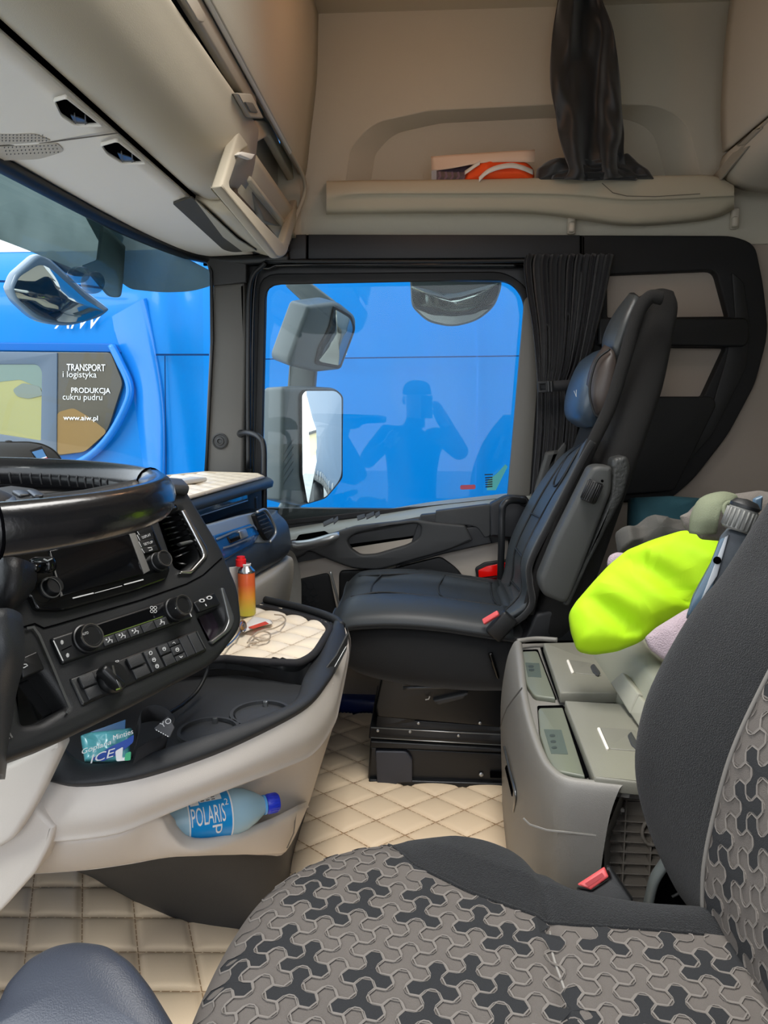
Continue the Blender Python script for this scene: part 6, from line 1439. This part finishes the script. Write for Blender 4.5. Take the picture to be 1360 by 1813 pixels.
patch(36, 60, l0+.020, l1-.014, PRINT); patch(30, 42, l0+.004, l0+.018, PRINT); patch(60, 68, l1-.013, l1-.004, BLACKG)
for k in range(9): patch(38+(k % 3)*7, 41+(k % 3)*7, l0+.022+(k//3)*.009, l0+.028+(k//3)*.009, PILLAR, 'label_print', .0014)

# sweets bag
CBg = thing('sweets_bag', 'torn blue and green sweets bag at the left end of the tray', 'bag', PY(190, 1330, 1.0))
BP_ = Pl(PY(190, 1330, 1.0), (.05, -.85, .5))
bgm = mat('bag_mint', (96, 176, 184), .22, bump=.5, scale=60, vary=.2, vscale=25, coat=.5)
pillow('bag_foil', BP_, [(142, 1302, 3), (160, 1296, 3), (196, 1292, 3), (232, 1288, 3), (238, 1300, 3), (230, 1320), (232, 1348), (200, 1352), (150, 1352), (146, 1330)], .016, bgm, CBg, folds=((1, .3, 160, .003, 0), (.3, 1, 240, .0016, 1)), K=10, r=2)
plate('bag_back_flap', BP_, [(160, 1296), (222, 1274), (221, 1294), (190, 1300)], .003, mat('bag_blue_back', (44, 92, 136), .3, coat=.4), CBg, off=.004)
BQ = Pl(BP_(190, 1325, .030), BP_.n)
plate('bag_swoosh', BQ, rnd([(160, 1345), (196, 1322), (226, 1308), (237, 1300), (236, 1314), (212, 1334), (182, 1348)], 4), .0012, mat('bag_navy', (50, 80, 160), .3), CBg, off=.004)
plate('bag_swoosh', BQ, rnd([(204, 1330), (218, 1322), (216, 1342), (232, 1338), (228, 1346), (206, 1348)], 3), .0012, PRINT, CBg, off=.0062)
plate('bag_swoosh', BQ, rnd([(222, 1334), (232, 1330), (231, 1346), (220, 1347)], 3), .0012, mat('bag_green', (70, 170, 120), .3), CBg, off=.0064)
text('lettering', 'Goplana', BQ, (146, 1338), (198, 1320), (144, 1327), PRINT, CBg, off=.0066, shear=.3)
text('lettering', 'Minties', BQ, (201, 1311), (236, 1299), (200, 1302), PRINT, CBg, off=.0066)
text('lettering', 'ICE', BQ, (160, 1352), (206, 1338), (158, 1338), PRINT, CBg, off=.0068, shear=.3)
# webbing strap with end tab
WS = thing('webbing_strap', 'black looped webbing strap with printed end in the tray', 'strap', PY(270, 1300, 1.05))
def ribbon(name, pts, wv, m, parent, n=40, th=.0016):
    pp = spline([V(p) for p in pts], n); ww = [V(x) for x in wv]; ww = spline(ww, n)
    vs = []; fs = []
    for p, w__ in zip(pp, ww): vs += [p-w__*.5, p+w__*.5]
    for i in range(n): fs.append((2*i, 2*i+1, 2*i+3, 2*i+2))
    o = pyd(name, vs, fs, m, parent, True); md = o.modifiers.new('thickness', 'SOLIDIFY'); md.thickness = th; return o
WM = mat('webbing_black', (36, 35, 37), .75, bump=.6, scale=1500)
def pyz(a, b, y): return PY(a, b, y)
ribbon('webbing', [pyz(236, 1330, .99), pyz(244, 1300, 1.02), pyz(246, 1272, 1.05), pyz(268, 1262, 1.06), pyz(292, 1266, 1.04), pyz(300, 1282, 1.02), pyz(296, 1298, 1.0)], [(.012, -.01, .028)]*3+[(.004, -.01, .030)]*2+[(.02, -.01, .026)]*2, WM, WS)
ribbon('webbing', [pyz(236, 1348, .98), pyz(258, 1334, 1.0), pyz(284, 1322, 1.03), pyz(296, 1306, 1.05)], [(.004, .02, .030)]*4, WM, WS)
tbp = Pl(PY(290, 1290, .995), (.1, -.9, .4))
plate('strap_tab', tbp, [(272, 1290, 2), (297, 1268, 3), (309, 1288, 3), (300, 1306, 2)], .003, mat('tab_charcoal', (56, 56, 58), .6), WS, off=.004, bev=.0008)
text('lettering', 'YO', tbp, (287, 1289), (305, 1278), (282, 1281), MARK, WS, off=.0046)
for k in range(6): strip('tab_stitch', tbp, [(276+k*4, 1292+k*2.2), (278+k*4, 1293.2+k*2.2)], .001, PRINT, WS, off=.0046)
cb = thing('black_cable', 'thin black cable running down behind the fascia into the tray', 'cable', PY(350, 1200, 1.3))
tube('cable_wire', [PY(372, 1160, 1.30), PY(366, 1190, 1.30), PY(350, 1222, 1.27), (PY(325, 1246, 1.22)), PY(300, 1262, 1.16), PY(290, 1268, 1.12)], .0035, BLACKP, cb)

# aerosol, mug, cutlery and papers on the pad
AE = thing('gas_canister', 'orange and yellow gas canister with red cap on the console', 'can', PZ(438, 1092, .515))
ab_ = PZ(438, 1088, .518)
ramp = bpy.data.materials.new('canister_print'); ramp.use_nodes = True; rn = ramp.node_tree.nodes; rl = ramp.node_tree.links
gtc = rn.new('ShaderNodeTexCoord'); gs = rn.new('ShaderNodeSeparateXYZ'); gr = rn.new('ShaderNodeValToRGB'); mr = rn.new('ShaderNodeMapRange')
rl.new(gtc.outputs['Object'], gs.inputs[0]); rl.new(gs.outputs['Z'], mr.inputs[0]); mr.inputs[1].default_value = .518; mr.inputs[2].default_value = .62; rl.new(mr.outputs[0], gr.inputs[0]); rl.new(gr.outputs[0], rn['Principled BSDF'].inputs['Base Color'])
gr.color_ramp.elements[0].color = lin((200, 190, 60)); gr.color_ramp.elements[0].position = .1; gr.color_ramp.elements[1].color = lin((214, 96, 50)); gr.color_ramp.elements[1].position = .75
e_ = gr.color_ramp.elements.new(.45); e_.color = lin((226, 150, 50)); rn['Principled BSDF'].inputs['Roughness'].default_value = .3
Hc = (PY(438, 1012, ab_.y)-ab_).z; rc = .0205
along('can_body', [(0, rc*.9), (.003, rc), (Hc-.002, rc), (Hc, rc*.97)], ab_, (0, 0, 1), ramp, AE)
along('can_shoulder', [(Hc-.001, rc*1.03), (Hc+.002, rc*1.03), (Hc+.004, rc*.95), (Hc+.012, rc*.6), (Hc+.016, rc*.45), (Hc+.016, 0)], ab_, (0, 0, 1), CHROME, AE)
along('can_valve_ring', [(Hc+.014, .011), (Hc+.019, .012), (Hc+.020, .010)], ab_, (0, 0, 1), PRINT, AE)
along('can_cap', [(Hc+.014, .0125), (Hc+.030, .0125), (Hc+.031, .0100), (Hc+.037, .0098), (Hc+.037, 0)], ab_-V((.012, 0, 0)), (0, 0, 1), mat('cap_red', (225, 30, 34), .35), AE)
MG = thing('mug', 'pale grey mug partly hidden behind the fascia edge', 'mug', PZ(412, 1090, .515))
mb = PZ(405, 1080, .518)
Hm = (PY(405, 1000, mb.y)-mb).z
along('mug_body', [(0, .028), (.004, .031), (Hm, .036), (Hm+.001, .034), (Hm-.003, .033), (.01, .028), (.01, 0)], mb, (0, 0, 1), mat('mug_glaze', (196, 196, 192), .2, coat=.5), MG)
tube('mug_handle', [mb+V((.034, -.005, Hm*.85)), mb+V((.055, -.008, Hm*.75)), mb+V((.055, -.008, Hm*.35)), mb+V((.030, -.005, Hm*.2))], .005, mat('mug_glaze', (196, 196, 192), .2), MG)
ZQt = ZP(.522)
PK = thing('paper_packet', 'small white and red paper packet on the quilted pad', 'packet', ZQt(450, 1105))
pillow('packet_paper', ZQt, [(428, 1112), (448, 1092), (480, 1098), (484, 1104), (455, 1110), (432, 1120)], .006, mat('packet_white', (226, 222, 216), .5), PK, r=1, K=6)
plate('packet_stripe', ZP(.5285), [(440, 1110), (470, 1100), (476, 1104), (448, 1113)], .0008, mat('packet_red', (206, 70, 50), .5), PK)
SPN = thing('teaspoon', 'steel teaspoon lying beside the packet on the pad', 'spoon', ZQt(435, 1110))
loft('spoon_bowl', [[ZQt(430+7*cos(a)*k, 1108+10*sin(a)*k, .006+.004*k*k) for a in [2*pi*i/12 for i in range(12)]] for k in (.05, .5, 1)], CHROME, SPN, nu=2, nv=2, closed=True, thick=.001)
tube('spoon_handle', [ZQt(426, 1118, .008), ZQt(415, 1132, .006), ZQt(400, 1146, .004)], .002, CHROME, SPN)
WC = thing('white_cable', 'coiled pale cable with earpieces on the quilted pad', 'cable', ZQt(450, 1128))
PCB = mat('cable_taupe', (168, 152, 132), .5)
tube('cable_coil', [ZQt(a, b, .004) for a, b in ((438, 1138), (448, 1126), (464, 1118), (478, 1122), (476, 1132), (462, 1134), (450, 1128), (458, 1118), (486, 1112), (505, 1100), (500, 1090), (486, 1088))], .0018, PCB, WC, seg=80, n=6)
for a, b in ((442, 1138), (458, 1134)): lathe('cable_plug', [(0, .003), (.014, .003), (.015, .0015), (.02, .0015)], ZQt(a, b, .004), (1, .3, 0), PCB, WC, n=10)

# things on the side shelf
SV = YP(2.30)
BKK = thing('magazine', 'flat magazine with dark purple cover on the side shelf under the paper', 'magazine', SV(800, 305))
plate('magazine_cover', YP(2.335), [(766, 302), (830, 292), (866, 290), (866, 325), (766, 325)], .01, mat('magazine_dark', (70, 58, 70), .4, vary=.6, vscale=40), BKK, bev=.001)
plate('magazine_spine', YP(2.333), [(764, 302), (773, 301), (773, 325), (764, 325)], .012, mat('magazine_pale', (150, 156, 164), .4), BKK)
for k in range(5): strip('magazine_print', YP(2.334), [(778+k*11, 304), (780+k*11, 312), (776+k*11, 318)], .006, mat('print_lilac', (110, 84, 104), .5), BKK, off=.001)
PPR = thing('paper_sheet', 'cream paper sheet leaning over the orange vest on the side shelf', 'paper', SV(850, 285))
loft('sheet', [[PY(763, 277, 2.35), PY(800, 274, 2.33), PY(860, 270, 2.31), PY(947, 265, 2.30)], [PY(764, 290, 2.345), PY(800, 287, 2.325), PY(860, 281, 2.30), PY(948, 276, 2.295)], [PY(764, 303, 2.34), PY(800, 298, 2.32), PY(860, 288, 2.30), PY(947, 287, 2.295)]], mat('cream_paper', (226, 200, 178), .8), PPR, nu=3, nv=4, thick=.001)
OV = thing('orange_vest', 'folded orange vest with reflective bands on the side shelf', 'vest', SV(885, 305))
ORG = mat('hi_vis_orange', (246, 84, 20), .7, bump=.1, scale=300)
OVP = YP(2.325)
pillow('vest_cloth', OVP, [(822, 322), (826, 304), (840, 294), (860, 286), (905, 284), (936, 290), (945, 300), (947, 322)], .03, ORG, OV, folds=((1, .4, 60, .004, 0), (1, -1, 110, .002, 0)), K=12, r=4)
REFL = mat('reflective_band', (226, 220, 212), .35, bump=.4, scale=200)
def bandon(pts, w_, nm='reflective_band'):
    loft(nm, [[OVP(a, b-w_/2, o) for a, b, o in pts], [OVP(a, b+w_/2, o+.001) for a, b, o in pts]], REFL, OV, nu=2, nv=6, thick=.0012)
bandon([(848, 318, .034), (862, 305, .038), (880, 297, .040), (905, 293, .040), (925, 297, .036), (944, 305, .020)], 9)
bandon([(823, 306, .012), (832, 300, .022), (842, 293, .026), (850, 288, .026)], 7)

# hanging dark curtain
HC = thing('hanging_curtain', 'black curtain hanging from the roof and crumpled on the side shelf', 'curtain', PY(1040, 150, 2.25))
HCM = mat('satin_black_cloth', (30, 31, 33), .5, bump=.15, scale=500, sheen=.3)
g = []
for (py, xa, xb, am) in ((-40, 994, 1062, .9), (0, 985, 1068, 1), (60, 980, 1088, 1), (140, 976, 1094, 1), (200, 984, 1102, 1), (240, 990, 1108, .9), (275, 1000, 1106, .8), (300, 1008, 1112, .8), (316, 1000, 1130, .6)):
    r_ = []
    for j in range(49):
        t = j/48; ph = t*2*pi*1.6+1+py*.010+.9*sin(t*4+py*.012)
        r_.append(PY(xa+(xb-xa)*t+3*sin(ph*1.7), py+4*sin(t*5), 2.26+.030*am*sin(ph)+.012*sin(ph*1.9+py*.03)+.004*sin(t*22+py*.06)))
    g.append(r_)
loft('curtain_cloth', g, HCM, HC, nu=4, nv=1, thick=.002)
pillow('curtain_heap', YP(2.31), [(948, 322), (950, 300), (968, 286), (1000, 280), (1030, 290), (1090, 282), (1112, 272), (1130, 290), (1150, 305), (1162, 322)], .045, HCM, HC, folds=((1, .8, 55, .012, 0), (1, -.6, 95, .007, 1)), K=16, r=4)
pillow('curtain_heap', YP(2.28), [(975, 318), (985, 296), (1010, 290), (1060, 300), (1100, 300), (1130, 314), (1128, 320)], .02, HCM, HC, folds=((1, .3, 80, .008, 2), (1, -1, 60, .006, 1)), K=10, r=4)

# ================================================================== PHOTOGRAPHER (seen only as a reflection in the side window)
PR = thing('person', 'person in dark padded jacket and beanie photographing from the driver doorway, mirrored in the side window', 'person', (-.1, -.42, -.62))
PR['label'] = 'person in dark padded jacket and beanie holding up a phone, mirrored in side window'
J = {'pelvis': (-.10, -.42, .22), 'belly': (-.10, -.42, .40), 'chest': (-.10, -.41, .64), 'neckb': (-.09, -.40, .85), 'neck': (-.08, -.385, .92), 'head': (-.07, -.37, 1.04), 'crown': (-.07, -.37, 1.13),
     'sl': (-.30, -.41, .80), 'el': (-.44, -.32, .60), 'wl': (-.30, -.17, .72), 'hl': (-.24, -.14, .77),
     'sr': (.11, -.41, .80), 'er': (.26, -.28, .66), 'wr': (.12, -.15, .90), 'hr': (.08, -.12, .96),
     'hipl': (-.20, -.42, .14), 'kl': (-.21, -.36, -.20), 'al': (-.21, -.42, -.56), 'tl': (-.21, -.28, -.60),
     'hipr': (0, -.42, .14), 'kr': (.01, -.36, -.20), 'ar': (.01, -.42, -.56), 'tr': (.01, -.28, -.60)}
rad = {'pelvis': .15, 'belly': .155, 'chest': .175, 'neckb': .09, 'neck': .062, 'head': .085, 'crown': .075, 'sl': .085, 'el': .062, 'wl': .045, 'hl': .034, 'sr': .085, 'er': .062, 'wr': .045, 'hr': .034,
       'hipl': .105, 'kl': .072, 'al': .05, 'tl': .045, 'hipr': .105, 'kr': .072, 'ar': .05, 'tr': .045}
ed = [('pelvis', 'belly'), ('belly', 'chest'), ('chest', 'neckb'), ('neckb', 'neck'), ('neck', 'head'), ('head', 'crown'), ('chest', 'sl'), ('sl', 'el'), ('el', 'wl'), ('wl', 'hl'), ('chest', 'sr'), ('sr', 'er'), ('er', 'wr'), ('wr', 'hr'),
      ('pelvis', 'hipl'), ('hipl', 'kl'), ('kl', 'al'), ('al', 'tl'), ('pelvis', 'hipr'), ('hipr', 'kr'), ('kr', 'ar'), ('ar', 'tr')]
for sd, sg in (('hl', -1), ('hr', 1)):   # five bent fingers on each hand
    h = V(J[sd])
    for k, (dx, L_) in enumerate(((-.026, .055), (-.009, .066), (.009, .062), (.026, .05))):
        a = f'{sd}f{k}'; J[a+'0'] = tuple(h+V((dx, .015, .02))); J[a+'1'] = tuple(h+V((dx-sg*.01, .035, .02+L_*.55))); J[a+'2'] = tuple(h+V((dx-sg*.03, .045, .02+L_*.9)))
        rad[a+'0'] = .010; rad[a+'1'] = .009; rad[a+'2'] = .008; ed += [(sd, a+'0'), (a+'0', a+'1'), (a+'1', a+'2')]
    J[sd+'t0'] = tuple(h+V((-sg*.035, .01, 0))); J[sd+'t1'] = tuple(h+V((-sg*.06, .03, .03))); rad[sd+'t0'] = .012; rad[sd+'t1'] = .010; ed += [(sd, sd+'t0'), (sd+'t0', sd+'t1')]
names = list(J); me = bpy.data.meshes.new('body'); me.from_pydata([J[k] for k in names], [(names.index(a), names.index(b)) for a, b in ed], []); me.update()
body_ = bpy.data.objects.new('body', me); col.objects.link(body_)
md = body_.modifiers.new('skin', 'SKIN')
for i, k in enumerate(names): me.skin_vertices[0].data[i].radius = (rad[k], rad[k]); me.skin_vertices[0].data[i].use_root = (k == 'pelvis')
body_.modifiers.new('sub', 'SUBSURF').levels = 2; body_.modifiers['sub'].render_levels = 2
bpy.context.view_layer.update()
dg = bpy.context.evaluated_depsgraph_get(); m2 = bpy.data.meshes.new_from_object(body_.evaluated_get(dg)); bpy.data.objects.remove(body_)
bo = link('body', m2, mat('padded_jacket', (26, 30, 44), .6, bump=.3, scale=60), PR, True)
m2.materials.append(mat('skin_tone', (206, 160, 138), .5)); m2.materials.append(mat('dark_trousers', (30, 30, 34), .8)); m2.materials.append(mat('boot_black', (20, 18, 18), .5))
for p in m2.polygons:
    c = p.center; h1 = min((c-V(J['hl'])).length, (c-V(J['hr'])).length)
    p.material_index = 1 if (c.z > .92 and abs(c.x+.08) < .12 and c.y > -.5 and c.z > .9 and (c-V(J['hr'])).length > .12) or h1 < .055 or (c.y > -.12 and c.z > .74) else 3 if c.z < -.5 else 2 if c.z < .12 else 0
HX = V((-.07, -.37, 1.05))
pyd('nose', [HX+V((0, .098, .015)), HX+V((-.014, .082, -.018)), HX+V((.014, .082, -.018)), HX+V((0, .108, -.014)), HX+V((0, .07, -.02))], [(0, 1, 3), (0, 3, 2), (1, 4, 3), (3, 4, 2), (0, 4, 1), (0, 2, 4)], mat('skin_tone', (206, 160, 138), .5), PR, True)
for sx_ in (-1, 1):
    e = lathe('eye', [(0, .011), (.004, .009), (.006, .004), (.0065, 0)], HX+V((sx_*.030, .078, .012)), (0, 1, 0), PRINT, PR, n=14); lathe('iris', [(0, .005), (.001, 0)], HX+V((sx_*.030, .0846, .012)), (0, 1, 0), BLACKG, e, n=10)
    tube('ear', [HX+V((sx_*.086, .0, .02)), HX+V((sx_*.096, -.01, .005)), HX+V((sx_*.088, .0, -.03))], .009, mat('skin_tone', (206, 160, 138), .5), PR, n=8)
tube('mouth', [HX+V((-.024, .076, -.045)), HX+V((0, .084, -.047)), HX+V((.024, .076, -.045))], .0045, mat('lip_tone', (170, 100, 96), .5), PR, n=8)
loft('beanie', [sup(HX+V((0, -.008, h)), (1, 0, 0), (0, 1, 0), r, r*1.08, 2.2, 20) for h, r in ((.035, .098), (.05, .101), (.065, .1), (.10, .088), (.125, .06), (.135, .012))], mat('beanie_navy', (20, 24, 44), .95, bump=.6, scale=300), PR, nu=3, nv=1, closed=True, cap=True)
PH = thing('phone', 'dark smartphone held up by the mirrored person', 'phone', (.035, -.06, 1.0))
box('phone_body', (.0, -.052, 1.0), (.075, .008, .15), BLACKG, PH, .003)
CSx = thing('cab_step', 'black step outside the driver doorway', 'step', (0, -.4, -.66)); box('step_tread', (-.1, -.36, -.67), (.9, .5, .05), BLACKP, CSx, .01)
box('step_riser', (-.1, -.15, -1.03), (.9, .05, .74), BLACKP, CSx, .01)
